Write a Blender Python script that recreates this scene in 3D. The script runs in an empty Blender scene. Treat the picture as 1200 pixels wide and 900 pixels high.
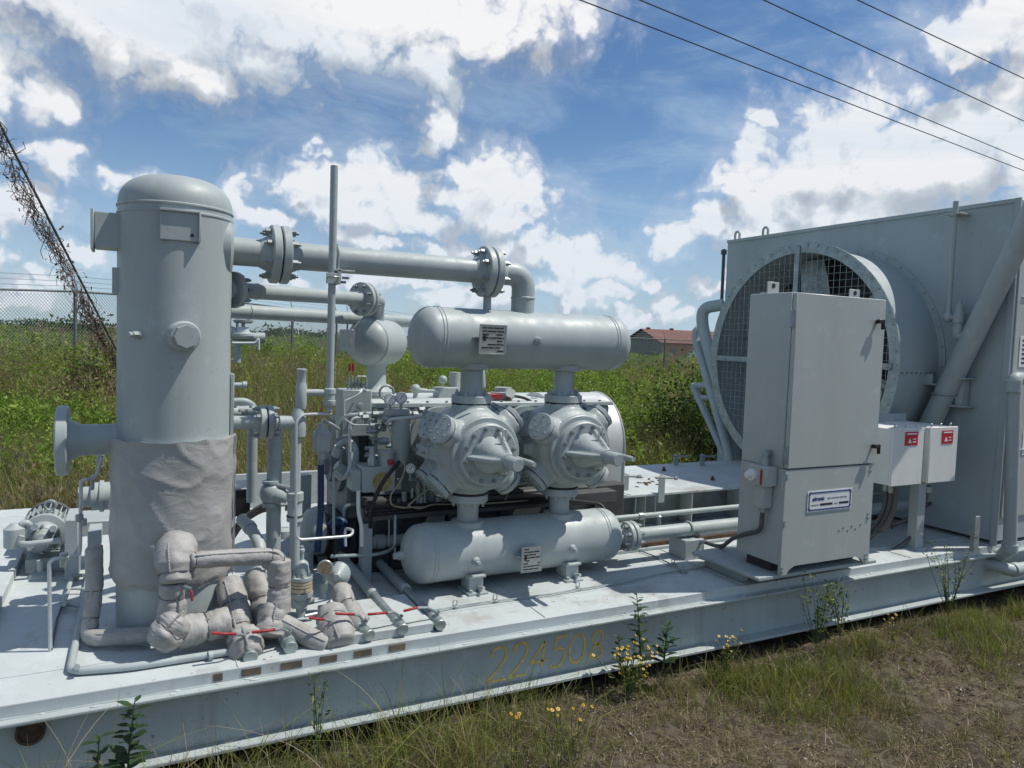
import bpy, bmesh, math, random
import numpy as np
from mathutils import Vector, Matrix, noise as mnoise

random.seed(7); rng = np.random.default_rng(7)
scene = bpy.context.scene
COL = scene.collection
R = math.radians
D = 0.45                       # top of the skid deck above the ground
EYE = 1.48 + D                 # eye height
FPX = 865.0                    # focal length in photo pixels (1200 wide)

# ------------------------------------------------------------------ camera
def camera_axes(yaw, pitch, roll):
    f = Vector((math.sin(yaw)*math.cos(pitch), math.cos(yaw)*math.cos(pitch), -math.sin(pitch)))
    rt = Vector((math.cos(yaw), -math.sin(yaw), 0)); up = rt.cross(f)
    c, s = math.cos(roll), math.sin(roll)
    return c*rt + s*up, c*up - s*rt, f
RT, UP, FW = camera_axes(R(27.26728), R(3.35518), R(2.0016))
cam_data = bpy.data.cameras.new('camera')
cam = bpy.data.objects.new('camera', cam_data); COL.objects.link(cam)
cam.matrix_world = Matrix(((RT.x, UP.x, -FW.x, 0), (RT.y, UP.y, -FW.y, 0), (RT.z, UP.z, -FW.z, EYE), (0, 0, 0, 1)))
cam_data.sensor_width = 36; cam_data.lens = FPX/1200*36
cam_data.clip_start = 0.05; cam_data.clip_end = 5000
scene.camera = cam

def ray(u, v):
    return RT*((u-600)/FPX) + UP*(-(v-450)/FPX) + FW
def P(u, v, x=None, y=None, z=None):
    """point of the place seen at photo pixel (u, v) on the plane x=, y= or z= (z above the deck)"""
    d = ray(u, v)
    if x is not None: t = x/d.x
    elif y is not None: t = y/d.y
    else: t = (z + D - EYE)/d.z
    return Vector((0, 0, EYE)) + d*t

# ------------------------------------------------------------------ light
SUN_EL, SUN_AZ = R(61), R(110)             # azimuth clockwise from +Y
SDIR = Vector((math.sin(SUN_AZ)*math.cos(SUN_EL), math.cos(SUN_AZ)*math.cos(SUN_EL), math.sin(SUN_EL)))
sun_data = bpy.data.lights.new('sun', 'SUN'); sun_data.energy = 3.8; sun_data.angle = R(0.53)
sun_data.color = (1.0, 0.95, 0.87)
sun = bpy.data.objects.new('sun', sun_data); COL.objects.link(sun)
sun.rotation_euler = SDIR.to_track_quat('Z', 'Y').to_euler(); sun.location = SDIR*60
vs = scene.view_settings
scene.display_settings.display_device = 'sRGB'
vs.view_transform = 'Standard'; vs.look = 'None'; vs.exposure = 0.16; vs.gamma = 1.0; vs.use_curve_mapping = False
scene.cycles.max_bounces = 6; scene.cycles.diffuse_bounces = 3; scene.cycles.glossy_bounces = 3
scene.cycles.transparent_max_bounces = 8; scene.cycles.caustics_reflective = False; scene.cycles.caustics_refractive = False

# ------------------------------------------------------------------ sky with clouds
class NT:
    def __init__(s, tree): s.t = tree
    def n(s, kind, **kw):
        nd = s.t.nodes.new(kind)
        for k, v in kw.items(): setattr(nd, k, v)
        return nd
    def set(s, sock, val):
        if hasattr(val, 'links') or isinstance(val, bpy.types.NodeSocket): s.t.links.new(val, sock)
        else: sock.default_value = val
    def m(s, op, a, b=None, c=None, clamp=False):
        nd = s.n('ShaderNodeMath', operation=op); nd.use_clamp = clamp
        s.set(nd.inputs[0], a)
        if b is not None: s.set(nd.inputs[1], b)
        if c is not None: s.set(nd.inputs[2], c)
        return nd.outputs[0]
    def vm(s, op, a, b=None, scale=None):
        nd = s.n('ShaderNodeVectorMath', operation=op); s.set(nd.inputs[0], a)
        if b is not None: s.set(nd.inputs[1], b)
        if scale is not None: s.set(nd.inputs['Scale'], scale)
        return nd.outputs['Value'] if op in ('LENGTH', 'DOT_PRODUCT', 'DISTANCE') else nd.outputs[0]
    def noise(s, vec, scale, detail=4, rough=.55, lac=2.0, color=False, dist=0.0, dims='3D'):
        nd = s.n('ShaderNodeTexNoise'); s.set(nd.inputs['Vector'], vec)
        nd.inputs['Scale'].default_value = scale; nd.inputs['Detail'].default_value = detail
        nd.inputs['Roughness'].default_value = rough; nd.inputs['Lacunarity'].default_value = lac
        nd.inputs['Distortion'].default_value = dist
        nd.noise_dimensions = dims
        return nd.outputs['Color' if color else 'Fac']
    def mapr(s, val, a, b, c=0.0, d=1.0, smooth=True):
        nd = s.n('ShaderNodeMapRange'); nd.interpolation_type = 'SMOOTHSTEP' if smooth else 'LINEAR'
        s.set(nd.inputs['Value'], val)
        for i, x in zip((1, 2, 3, 4), (a, b, c, d)): s.set(nd.inputs[i], x)
        return nd.outputs[0]
    def mix(s, fac, a, b, blend='MIX'):
        nd = s.n('ShaderNodeMix', data_type='RGBA', blend_type=blend)
        s.set(nd.inputs[0], fac); s.set(nd.inputs[6], a); s.set(nd.inputs[7], b)
        return nd.outputs[2]
    def xyz(s, x=0.0, y=0.0, z=0.0):
        nd = s.n('ShaderNodeCombineXYZ')
        for i, q in enumerate((x, y, z)): s.set(nd.inputs[i], q)
        return nd.outputs[0]

def azel(u, v):
    d = ray(u, v).normalized()
    return math.degrees(math.atan2(d.x, d.y)), math.degrees(math.asin(d.z))

# cumulus lobes: centre and half-size, as seen in the photograph, turned into azimuth / elevation
LOBES = [(90,-5,100,48),(200,25,110,62),(320,10,150,70),(225,85,62,34),(300,75,60,28),(470,15,140,58),(560,25,100,50),(640,0,70,32),(500,85,50,30),(410,60,80,30),
  (505,140,32,36),(60,118,22,18),(60,185,34,20),(10,252,44,26),(8,310,16,12),(62,327,16,9),(20,-40,120,60),
  (405,222,66,52),(430,188,38,30),(480,238,62,42),(372,210,34,28),(440,255,80,28),(373,172,12,9),
  (585,225,58,48),(600,250,52,38),(560,198,34,24),(590,293,56,24),(540,292,24,16),(620,230,34,30),(520,350,40,18),
  (690,310,46,30),(655,300,30,22),(720,318,36,18),(680,356,18,13),(770,352,26,15),(832,344,34,12),(640,335,40,12),(800,372,34,12),(740,372,28,11),(700,345,30,14),(640,375,36,10),(560,335,60,16),(420,330,50,14),(110,300,30,14),(30,340,40,10),(215,300,30,14),(505,300,30,18),(760,330,26,12),(860,330,26,12),(420,290,40,20),
  (862,212,40,34),(900,235,64,56),(955,190,66,62),(1010,150,56,46),(1045,195,84,62),(1100,195,92,62),(1185,140,56,62),(1120,150,60,45),(832,270,48,30),(790,275,34,20),(900,285,90,34),(890,148,28,14),(1000,250,120,60),(960,150,40,34),(870,180,30,22),
  (1140,28,50,38),(1182,15,48,34),(1128,68,20,14),(1240,20,50,40),
  (275,225,26,36),(450,295,36,14),(480,330,46,13),(300,265,40,14),(170,215,44,10),(330,335,30,9),
  (1290,200,120,90),(-90,230,70,40),(-80,60,110,60)]

world = bpy.data.worlds.new('World'); scene.world = world; world.use_nodes = True
wt = world.node_tree; wt.nodes.clear(); W = NT(wt)

def cloud_group():
    g = bpy.data.node_groups.new('cloud_density', 'ShaderNodeTree')
    g.interface.new_socket('Vector', in_out='INPUT', socket_type='NodeSocketVector')
    g.interface.new_socket('Density', in_out='OUTPUT', socket_type='NodeSocketFloat')
    g.interface.new_socket('Base', in_out='OUTPUT', socket_type='NodeSocketFloat')
    N = NT(g); gi = N.n('NodeGroupInput'); go = N.n('NodeGroupOutput')
    p = gi.outputs[0]                                           # (azimuth, elevation, 0) in degrees
    wob = N.vm('SUBTRACT', N.noise(p, .16, 4, .6, color=True, dims='2D'), (0.5, 0.5, 0.5))
    q = N.vm('ADD', p, N.vm('MULTIPLY', wob, (7.5, 5.0, 0)))
    d = None
    for (u, v, ru, rv) in LOBES:
        a, e = azel(u, v)
        ra, re = ru*.0715, rv*.0690
        L = N.vm('LENGTH', N.vm('MULTIPLY', N.vm('SUBTRACT', q, (a, e, 0)), (1/ra, 1/re, 0)))
        k = N.m('SUBTRACT', 1.14, L)
        if d is None: d = k
        else:
            nd = N.n('ShaderNodeMath', operation='SMOOTH_MAX'); N.set(nd.inputs[0], d); N.set(nd.inputs[1], k); nd.inputs[2].default_value = .22
            d = nd.outputs[0]
    d = N.m('MINIMUM', d, 1.15)
    # elsewhere: clouds of the same kind from noise alone
    sep = N.n('ShaderNodeSeparateXYZ'); N.set(sep.inputs[0], p)
    away = N.m('MAXIMUM', N.mapr(N.m('ABSOLUTE', N.m('SUBTRACT', sep.outputs[0], 27.0)), 40, 50), N.mapr(sep.outputs[1], 33, 42))
    gen = N.m('SUBTRACT', N.m('MULTIPLY', N.noise(p, .045, 2, .5, dims='2D'), 3.2), 1.75)
    d = N.m('MAXIMUM', d, N.m('SUBTRACT', N.m('MULTIPLY', N.m('ADD', gen, 2.0), away), 2.0))
    N.set(go.inputs[1], d)
    f1 = N.m('SUBTRACT', N.noise(p, .55, 5, .6, dims='2D'), .5)
    q2 = N.vm('ADD', p, N.vm('SCALE', wob, scale=2.2))
    b1 = N.m('ABSOLUTE', N.m('SUBTRACT', N.noise(q2, .30, 1, .5, dims='2D'), .5))
    b2_ = N.m('ABSOLUTE', N.m('SUBTRACT', N.noise(q2, .85, 2, .5, dims='2D'), .5))
    puff = N.m('ADD', N.m('MULTIPLY', N.m('SUBTRACT', b1, .10), 1.7), N.m('MULTIPLY', N.m('SUBTRACT', b2_, .10), .95))
    d = N.m('ADD', d, N.m('ADD', N.m('MULTIPLY', f1, .70), puff))
    N.set(go.inputs[0], d)
    return g
CG = cloud_group()
tc = W.n('ShaderNodeTexCoord'); sp = W.n('ShaderNodeSeparateXYZ'); W.set(sp.inputs[0], tc.outputs['Generated'])
az = W.m('MULTIPLY', W.m('ARCTAN2', sp.outputs[0], sp.outputs[1]), 57.29578)
el = W.m('MULTIPLY', W.m('ARCSINE', sp.outputs[2]), 57.29578)
ae = W.xyz(az, el, 0.0)
def dens(off):
    nd = W.n('ShaderNodeGroup'); nd.node_tree = CG
    W.set(nd.inputs[0], W.vm('ADD', ae, off) if off else ae); return nd.outputs[0], nd.outputs[1]
(d0, b0), (d1, _u), (_u2, b2) = dens(None), dens((.9, 1.3, 0)), dens((1.0, 4.6, 0))
alpha = W.m('MAXIMUM', W.mapr(d0, -.06, .66), W.m('MULTIPLY', W.mapr(d0, -.60, .40), .38))
fine = W.mapr(W.m('SUBTRACT', d0, d1), -.42, .42, -.5, .5, smooth=False)
broad = W.mapr(W.m('SUBTRACT', b0, b2), -.55, .35, -.5, .5)
thick = W.mapr(d0, .25, 1.25)
mid = W.m('SUBTRACT', W.noise(W.vm('ADD', ae, (5, 9, 0)), .20, 4, .6, dims='2D'), .5)
shade = W.m('SUBTRACT', W.m('ADD', W.m('ADD', W.m('ADD', .56, W.m('MULTIPLY', fine, .42)), W.m('MULTIPLY', broad, .85)), W.m('MULTIPLY', mid, .50)), W.m('MULTIPLY', thick, .22), clamp=True)
cloud_ramp = W.n('ShaderNodeValToRGB'); W.set(cloud_ramp.inputs[0], shade)
cr = cloud_ramp.color_ramp
cr.elements[0].position = .10; cr.elements[0].color = (.43, .47, .53, 1)
cr.elements[1].position = .80; cr.elements[1].color = (.90, .91, .925, 1)
e_ = cr.elements.new(.45); e_.color = (.58, .62, .67, 1)
sky = W.n('ShaderNodeTexSky'); sky.sky_type = 'NISHITA'; sky.sun_disc = False
sky.sun_elevation = SUN_EL; sky.sun_rotation = SUN_AZ; sky.altitude = 50; sky.air_density = 1.0; sky.dust_density = .15; sky.ozone_density = 4.5
SKY_K = 0.085
bg_sky = W.n('ShaderNodeBackground'); W.set(bg_sky.inputs[0], W.mix(1.0, sky.outputs[0], (.84, .97, 1.05, 1), 'MULTIPLY')); bg_sky.inputs[1].default_value = SKY_K
bg_cl = W.n('ShaderNodeBackground'); W.set(bg_cl.inputs[0], cloud_ramp.outputs[0]); bg_cl.inputs[1].default_value = 0.90
# thin high veil
veil = W.noise(W.vm('MULTIPLY', W.xyz(W.m('ADD', az, W.m('MULTIPLY', el, 1.2)), el, 0.0), (.045, .16, 0)), 1.0, 6, .62, dist=.6)
veil_a = W.m('MULTIPLY', W.mapr(veil, .40, .74), .66)
hz = W.mapr(el, 0, 18, .58, 0.0)
veil_a = W.m('MAXIMUM', veil_a, W.m('MULTIPLY', hz, W.m('ADD', .6, veil)))
tot = W.m('MAXIMUM', alpha, veil_a)
sel = W.m('DIVIDE', alpha, W.m('MAXIMUM', W.m('ADD', alpha, veil_a), .001), clamp=True)
veil_bg = W.n('ShaderNodeBackground'); veil_bg.inputs[0].default_value = (.50, .66, .86, 1); veil_bg.inputs[1].default_value = .80
mx1 = W.n('ShaderNodeMixShader'); W.set(mx1.inputs[0], sel); W.set(mx1.inputs[1], veil_bg.outputs[0]); W.set(mx1.inputs[2], bg_cl.outputs[0])
mx2 = W.n('ShaderNodeMixShader'); W.set(mx2.inputs[0], W.m('MULTIPLY', tot, W.mapr(el, -2, 0))); W.set(mx2.inputs[1], bg_sky.outputs[0]); W.set(mx2.inputs[2], mx1.outputs[0])
wo = W.n('ShaderNodeOutputWorld'); W.set(wo.inputs[0], mx2.outputs[0])
world.cycles.sampling_method = 'MANUAL'; world.cycles.sample_map_resolution = 256

# ------------------------------------------------------------------ materials
def new_mat(name):
    m = bpy.data.materials.new(name); m.use_nodes = True
    t = m.node_tree; t.nodes.clear(); N = NT(t)
    out = N.n('ShaderNodeOutputMaterial'); b = N.n('ShaderNodeBsdfPrincipled'); N.set(out.inputs[0], b.outputs[0])
    return m, N, b
def c4(c): return (c[0], c[1], c[2], 1)
def mat(name, col, rough=.5, metal=0.0, var=.08, scale=6.0, bump=0.0, bscale=40.0, dirt=None, dirt_amt=.0, dscale=3.0, streak=False, spec=.5, rust=0.0):
    m, N, b = new_mat(name)
    tcn = N.n('ShaderNodeTexCoord'); co = tcn.outputs['Object']
    if streak: co2 = N.vm('MULTIPLY', co, (1, 1, .12))
    else: co2 = co
    n1 = N.noise(co2, scale, 6, .6)
    hi = tuple(min(1, c*(1+var)) for c in col); lo = tuple(c*(1-var) for c in col)
    base = N.mix(N.mapr(n1, .3, .7), c4(lo), c4(hi))
    if dirt is not None:
        n2 = N.noise(N.vm('ADD', co2, (3.1, 7.7, 1.3)), dscale, 8, .68)
        base = N.mix(N.m('MULTIPLY', N.mapr(n2, .50, .74), dirt_amt), base, c4(dirt))
        n3 = N.noise(co, dscale*14, 3, .6)
        base = N.mix(N.m('MULTIPLY', N.mapr(n3, .66, .74), dirt_amt*.8), base, c4(dirt))
    if rust:
        r1 = N.noise(co, 26, 4, .6); r2 = N.noise(N.vm('ADD', co, (11, 5, 2)), 1.6, 3, .6)
        rm = N.m('MULTIPLY', N.mapr(r1, .64, .70), N.mapr(r2, .48, .60))
        base = N.mix(N.m('MULTIPLY', rm, rust), base, (.16, .075, .035, 1))
        s1 = N.noise(N.vm('MULTIPLY', co, (9, 9, .35)), 1.0, 4, .55); base = N.mix(N.m('MULTIPLY', N.m('MULTIPLY', N.mapr(s1, .55, .72), N.mapr(r2, .42, .60)), rust*.45), base, (.235, .225, .19, 1))
        ch = N.noise(N.vm('ADD', co, (2, 9, 4)), 7, 6, .7); base = N.mix(N.m('MULTIPLY', N.mapr(ch, .54, .68), .38), base, c4(tuple(min(1, q*1.28) for q in col)))
    N.set(b.inputs['Base Color'], base)
    N.set(b.inputs['Roughness'], N.mapr(N.noise(co, scale*2.3, 4, .6), .25, .75, max(.02, rough-.1), min(1, rough+.12)))
    b.inputs['Metallic'].default_value = metal
    b.inputs['Specular IOR Level'].default_value = spec
    if bump:
        bn = N.n('ShaderNodeBump'); bn.inputs['Strength'].default_value = bump; bn.inputs['Distance'].default_value = .01
        N.set(bn.inputs['Height'], N.noise(co, bscale, 5, .6)); N.set(b.inputs['Normal'], bn.outputs[0])
    return m
M = {}
GREY = (.365, .412, .410)
M['paint'] = mat('grey_machine_paint', GREY, .5, var=.07, scale=4, bump=.07, bscale=18, dirt=(.30, .31, .29), dirt_amt=.45, dscale=2.5, streak=True, rust=0.22)
M['cast'] = mat('painted_casting', (.350, .396, .394), .42, var=.07, scale=9, bump=.22, bscale=70, dirt=(.24, .25, .24), dirt_amt=.30, dscale=5, rust=0.25)
M['deckpaint'] = mat('weathered_deck_paint', (.485, .530, .530), .6, var=.07, scale=2.2, bump=.08, bscale=12, dirt=(.27, .25, .21), dirt_amt=.72, dscale=1.9, rust=0.8)
M['beam'] = mat('beam_paint', (.395, .447, .443), .5, var=.08, scale=2.5, bump=.05, bscale=12, dirt=(.23, .22, .19), dirt_amt=.4, dscale=2.2, streak=True, rust=0.8)
M['panelpaint'] = mat('panel_paint', (.42, .452, .435), .38, var=.03, scale=3, bump=.10, bscale=2.2, dirt=(.36, .36, .34), dirt_amt=.25, dscale=2.2, streak=True, rust=0.12)
M['coolerpaint'] = mat('cooler_paint', (.372, .432, .438), .48, var=.06, scale=1.6, bump=.03, bscale=9, dirt=(.25, .275, .28), dirt_amt=.4, dscale=1.4, streak=True, rust=0.3)
M['boxpaint'] = mat('junction_box_paint', (.74, .75, .71), .4, var=.03, scale=4, dirt=(.4, .4, .36), dirt_amt=.2)
M['galv'] = mat('galvanised_steel', (.35, .40, .395), .42, metal=.55, var=.18, scale=16)
M['alu'] = mat('bare_aluminium', (.60, .61, .60), .5, metal=.35, var=.05, scale=5, streak=True)
M['steel'] = mat('steel_bolt', (.30, .33, .34), .42, metal=.4, var=.15, scale=30)
M['dark'] = mat('recess_shade', (.03, .033, .036), .6)  # near-black that paints the shade inside openings and gaps
M['black'] = mat('black_rubber', (.014, .014, .015), .5, var=.2, scale=20)
M['conduit'] = mat('grey_conduit', (.085, .085, .085), .5, var=.1, scale=20)
M['gasket'] = mat('gasket', (.022, .022, .022), .7)
M['blue'] = mat('blue_hose', (.012, .032, .10), .45)
M['red'] = mat('red_plastic', (.34, .022, .030), .5, var=.3, scale=24, dirt=(.25, .17, .16), dirt_amt=.7, dscale=14)
M['redsign'] = mat('red_sign', (.50, .012, .030), .4, var=.03)
M['white'] = mat('white_print', (.78, .78, .77), .5, var=.03)
M['plate'] = mat('metal_nameplate', (.50, .49, .46), .38, metal=.35, var=.07, scale=30)
M['ink'] = mat('black_print', (.02, .02, .022), .5)
M['blueink'] = mat('blue_print', (.02, .045, .20), .5)
M['orange'] = mat('orange_paint_marker', (.74, .50, .12), .6, var=.2, scale=40)
M['brass'] = mat('yellow_brass', (.35, .22, .05), .4, metal=.3, var=.2, scale=20)
M['discyellow'] = mat('worn_yellow_disc', (.34, .26, .10), .6, var=.3, scale=60, dirt=(.25, .26, .25), dirt_amt=.6, dscale=14)
M['shade_grime'] = mat('grimy_shade_paint', (.060, .066, .070), .6, var=.3, scale=5)  # dirty paint with the shade under the compressor put into its colour
M['darkgrey'] = mat('dark_grey_paint', (.17, .19, .195), .5, var=.25, scale=6, dirt=(.06, .06, .055), dirt_amt=.6)  # darker grey with near-black blotches
M['dialbrown'] = mat('browned_gauge_face', (.22, .17, .11), .5, var=.3, scale=60)
M['cord'] = mat('grey_lacing_cord', (.13, .125, .12), .8)
M['rust'] = mat('rusty_steel', (.085, .052, .034), .85, var=.35, scale=25, bump=.3, bscale=60)
M['wood'] = mat('weathered_brown_board', (.13, .105, .075), .85, var=.3, scale=14, bump=.2, bscale=40)
M['beige'] = mat('beige_gasket_ring', (.50, .42, .30), .6, var=.1)
M['stain'] = mat('stainless_tubing', (.52, .55, .55), .42, metal=.3, var=.05, scale=12)
M['cable'] = mat('tan_cable', (.36, .34, .24), .55)
M['reardeck'] = mat('rear_deck_paint', (.40, .43, .44), .6, var=.12, scale=3, dirt=(.2, .19, .17), dirt_amt=.5)  # deck paint in a darker, greyer tone
def mat_blanket():
    m, N, b = new_mat('silicone_fabric_blanket')
    tcn = N.n('ShaderNodeTexCoord'); co = tcn.outputs['Object']
    n = N.noise(co, 3.5, 5, .6)
    base = N.mix(N.mapr(n, .3, .7), (.295, .300, .292, 1), (.375, .380, .370, 1))
    base = N.mix(N.m('MULTIPLY', N.mapr(N.noise(co, 9, 6, .7), .55, .75), .35), base, (.21, .21, .20, 1))
    N.set(b.inputs['Base Color'], base); b.inputs['Roughness'].default_value = .55
    b.inputs['Sheen Weight'].default_value = .1
    bn = N.n('ShaderNodeBump'); bn.inputs['Strength'].default_value = .28; bn.inputs['Distance'].default_value = .02
    w = N.noise(N.vm('MULTIPLY', co, (1, 1, 1.6)), 11, 3, .5, dist=.8)
    N.set(bn.inputs['Height'], w); N.set(b.inputs['Normal'], bn.outputs[0])
    return m
M['blanket'] = mat_blanket()
def mat_foliage(name, rough=.6, transl=.35):
    """per-leaf colour comes from the mesh attribute 'tint'"""
    m = bpy.data.materials.new(name); m.use_nodes = True
    t = m.node_tree; t.nodes.clear(); N = NT(t)
    at = N.n('ShaderNodeAttribute'); at.attribute_name = 'tint'
    b = N.n('ShaderNodeBsdfPrincipled'); N.set(b.inputs['Base Color'], at.outputs['Color']); b.inputs['Roughness'].default_value = rough
    b.inputs['Specular IOR Level'].default_value = .3
    tr = N.n('ShaderNodeBsdfTranslucent'); N.set(tr.inputs[0], N.mix(1.0, at.outputs['Color'], (1.25, 1.25, .7, 1), 'MULTIPLY'))
    mx = N.n('ShaderNodeMixShader'); mx.inputs[0].default_value = transl
    N.set(mx.inputs[1], b.outputs[0]); N.set(mx.inputs[2], tr.outputs[0])
    out = N.n('ShaderNodeOutputMaterial'); N.set(out.inputs[0], mx.outputs[0])
    return m
M['foliage'] = mat_foliage('leaf'); M['grass'] = mat_foliage('grass_blade', .55, .3); M['straw'] = mat_foliage('dry_stem', .7, .15)
# ------------------------------------------------------------------ mesh helpers
ORG = {}
def frame(d, hint=None):
    d = Vector(d).normalized()
    h = Vector(hint) if hint is not None else (Vector((0, 0, 1)) if abs(d.z) < .9 else Vector((1, 0, 0)))
    a = h.cross(d)
    if a.length < 1e-6: a = Vector((0, 1, 0)).cross(d)
    a.normalize()
    return a, d.cross(a), d
class MB:
    def __init__(s): s.v = []; s.f = []
    def add(s, vs_, fs):
        o = len(s.v); s.v.extend(vs_); s.f.extend([tuple(i+o for i in f) for f in fs])
    def rings(s, rings, cap0=True, cap1=True, closed=False):
        o = len(s.v); n = len(rings[0])
        for r in rings: s.v.extend(r)
        m = len(rings)
        for i in range(m if closed else m-1):
            j = (i+1) % m
            for k in range(n):
                l = (k+1) % n
                s.f.append((o+i*n+k, o+i*n+l, o+j*n+l, o+j*n+k))
        if not closed:
            if cap0: s.f.append(tuple(o+k for k in range(n))[::-1])
            if cap1: s.f.append(tuple(o+(m-1)*n+k for k in range(n)))
    def cyl(s, a, b, r, r2=None, seg=16, cap=True):
        a, b = Vector(a), Vector(b); r2 = r if r2 is None else r2
        x, y, _ = frame(b-a)
        cs = [(math.cos(2*math.pi*k/seg), math.sin(2*math.pi*k/seg)) for k in range(seg)]
        s.rings([[a+(x*c+y*q)*r for c, q in cs], [b+(x*c+y*q)*r2 for c, q in cs]], cap, cap); return s
    def lathe(s, o, d, prof, seg=24, cap=True):
        """prof: list of (distance along d, radius)"""
        o = Vector(o); x, y, d = frame(d)
        cs = [(math.cos(2*math.pi*k/seg), math.sin(2*math.pi*k/seg)) for k in range(seg)]
        s.rings([[o+d*t+(x*c+y*q)*max(r, .0004) for c, q in cs] for t, r in prof], cap, cap); return s
    def tube(s, pts, r, seg=10, bend=0.0, steps=5, rad=None):
        pts = [Vector(p) for p in pts]; out = [pts[0]]
        for i in range(1, len(pts)-1):
            a, p, b = pts[i-1], pts[i], pts[i+1]
            if bend <= 0: out.append(p); continue
            u1, u2 = (a-p), (b-p); L = min(bend, u1.length*.49, u2.length*.49)
            s1, e1 = p+u1.normalized()*L, p+u2.normalized()*L
            for k in range(steps+1):
                t = k/steps; out.append(s1*(1-t)**2 + p*2*t*(1-t) + e1*t*t)
        out.append(pts[-1])
        q = [out[0]]
        for p in out[1:]:
            if (p-q[-1]).length > 1e-5: q.append(p)
        rings = []; x = None
        for i, p in enumerate(q):
            t = ((q[min(i+1, len(q)-1)]-p).normalized()*1.0 + (p-q[max(i-1, 0)]).normalized()*1.0) if 0 < i < len(q)-1 else (q[1]-q[0] if i == 0 else q[-1]-q[-2])
            t = t.normalized()
            if x is None: x, y, _ = frame(t)
            else:
                x = x - t*x.dot(t)
                if x.length < 1e-5: x, _, _ = frame(t)
                x.normalize()
            y = t.cross(x)
            rr = r if rad is None else rad(i/(len(q)-1))
            rings.append([p+(x*math.cos(2*math.pi*k/seg)+y*math.sin(2*math.pi*k/seg))*rr for k in range(seg)])
        s.rings(rings); return s
    def box(s, lo, hi, bev=.004):
        lo, hi = Vector(lo), Vector(hi)
        return s.obox((lo+hi)/2, (hi-lo)/2, None, bev)
    def obox(s, c, h, rot=None, bev=.004):
        """box of half size h at c; rot = 3 axes; chamfered edges"""
        c = Vector(c); ax = rot or (Vector((1, 0, 0)), Vector((0, 1, 0)), Vector((0, 0, 1)))
        b = max(0.0, min(bev, min(h)*.45))
        vs_, idx = [], {}
        for sx in (-1, 1):
            for sy in (-1, 1):
                for sz in (-1, 1):
                    for k in range(3):
                        q = [sx*(h[0]-b), sy*(h[1]-b), sz*(h[2]-b)]; q[k] = (sx, sy, sz)[k]*h[k]
                        idx[(sx, sy, sz, k)] = len(vs_); vs_.append(c+ax[0]*q[0]+ax[1]*q[1]+ax[2]*q[2])
        fs = []
        for k in range(3):
            i, j = (k+1) % 3, (k+2) % 3
            for sg in (-1, 1):
                f = []
                for (a, bb) in ((-1, -1), (1, -1), (1, 1), (-1, 1)):
                    t = [0, 0, 0]; t[k] = sg; t[i] = a; t[j] = bb; f.append(idx[(*t, k)])
                fs.append(f)
        if b > 0:
            for k in range(3):
                i, j = (k+1) % 3, (k+2) % 3
                for a in (-1, 1):
                    for bb in (-1, 1):
                        t0 = [0, 0, 0]; t0[k] = -1; t0[i] = a; t0[j] = bb; t1 = list(t0); t1[k] = 1
                        fs.append([idx[(*t0, i)], idx[(*t0, j)], idx[(*t1, j)], idx[(*t1, i)]])
            for sx in (-1, 1):
                for sy in (-1, 1):
                    for sz in (-1, 1): fs.append([idx[(sx, sy, sz, k)] for k in range(3)])
        s.add(vs_, fs); return s
    def prism(s, poly, axis, a, b):
        """poly: 2-D points in the two other axes (in order), extruded along axis 0/1/2 from a to b"""
        i, j = [(1, 2), (0, 2), (0, 1)][axis]; n = len(poly); vs_ = []
        for t in (a, b):
            for p in poly:
                q = [0, 0, 0]; q[axis] = t; q[i] = p[0]; q[j] = p[1]; vs_.append(Vector(q))
        fs = [tuple(range(n))[::-1], tuple(range(n, 2*n))] + [(k, (k+1) % n, n+(k+1) % n, n+k) for k in range(n)]
        s.add(vs_, fs); return s
    def bolts(s, c, d, R_, n, r=.011, h=.022, ph=0.0, back=0.0):
        """ring of hex nuts with stud ends, both faces when back is given"""
        x, y, d = frame(d); c = Vector(c)
        for k in range(n):
            a = ph+2*math.pi*k/n; p = c+(x*math.cos(a)+y*math.sin(a))*R_
            s.cyl(p, p+d*h, r, seg=6); s.cyl(p+d*h, p+d*(h+.014), r*.55, seg=6)
            if back: s.cyl(p-d*back, p-d*(back+h), r, seg=6); s.cyl(p-d*(back+h), p-d*(back+h+.014), r*.55, seg=6)
        return s
    def sphere(s, c, r, seg=16, sc=(1, 1, 1)):
        c = Vector(c); n = seg//2
        s.rings([[c+Vector((r*sc[0]*max(math.sin(math.pi*i/n), .002)*math.cos(2*math.pi*k/seg), r*sc[1]*max(math.sin(math.pi*i/n), .002)*math.sin(2*math.pi*k/seg), r*sc[2]*math.cos(math.pi*i/n))) for k in range(seg)] for i in range(n+1)]); return s
    def build(s, name, material, parent=None, ang=38, stuff=False, label=None, flat=False):
        o0 = ORG.get(parent.name, Vector()) if parent else Vector()
        me = bpy.data.meshes.new(name)
        me.from_pydata([tuple(Vector(p)-o0) for p in s.v], [], s.f)
        bm = bmesh.new(); bm.from_mesh(me); bmesh.ops.recalc_face_normals(bm, faces=bm.faces); bm.to_mesh(me); bm.free()
        if not flat:
            me.shade_smooth(); me.set_sharp_from_angle(angle=R(ang))
        mm = M[material] if isinstance(material, str) else material
        me.materials.append(mm)
        ob = bpy.data.objects.new(name, me); COL.objects.link(ob)
        if parent: ob.parent = parent
        ORG[ob.name] = o0
        if stuff: ob['kind'] = 'stuff'
        if label: ob['label'] = label
        return ob
def tag(o, label, cat, group=None):
    o['label'] = label; o['category'] = cat
    if group: o['group'] = group
    return o
def thing(name, label, cat, loc, group=None):
    o = bpy.data.objects.new(name, None); COL.objects.link(o); o.location = Vector(loc); o.empty_display_size = .1
    ORG[o.name] = Vector(loc); tag(o, label, cat, group); return o
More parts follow.
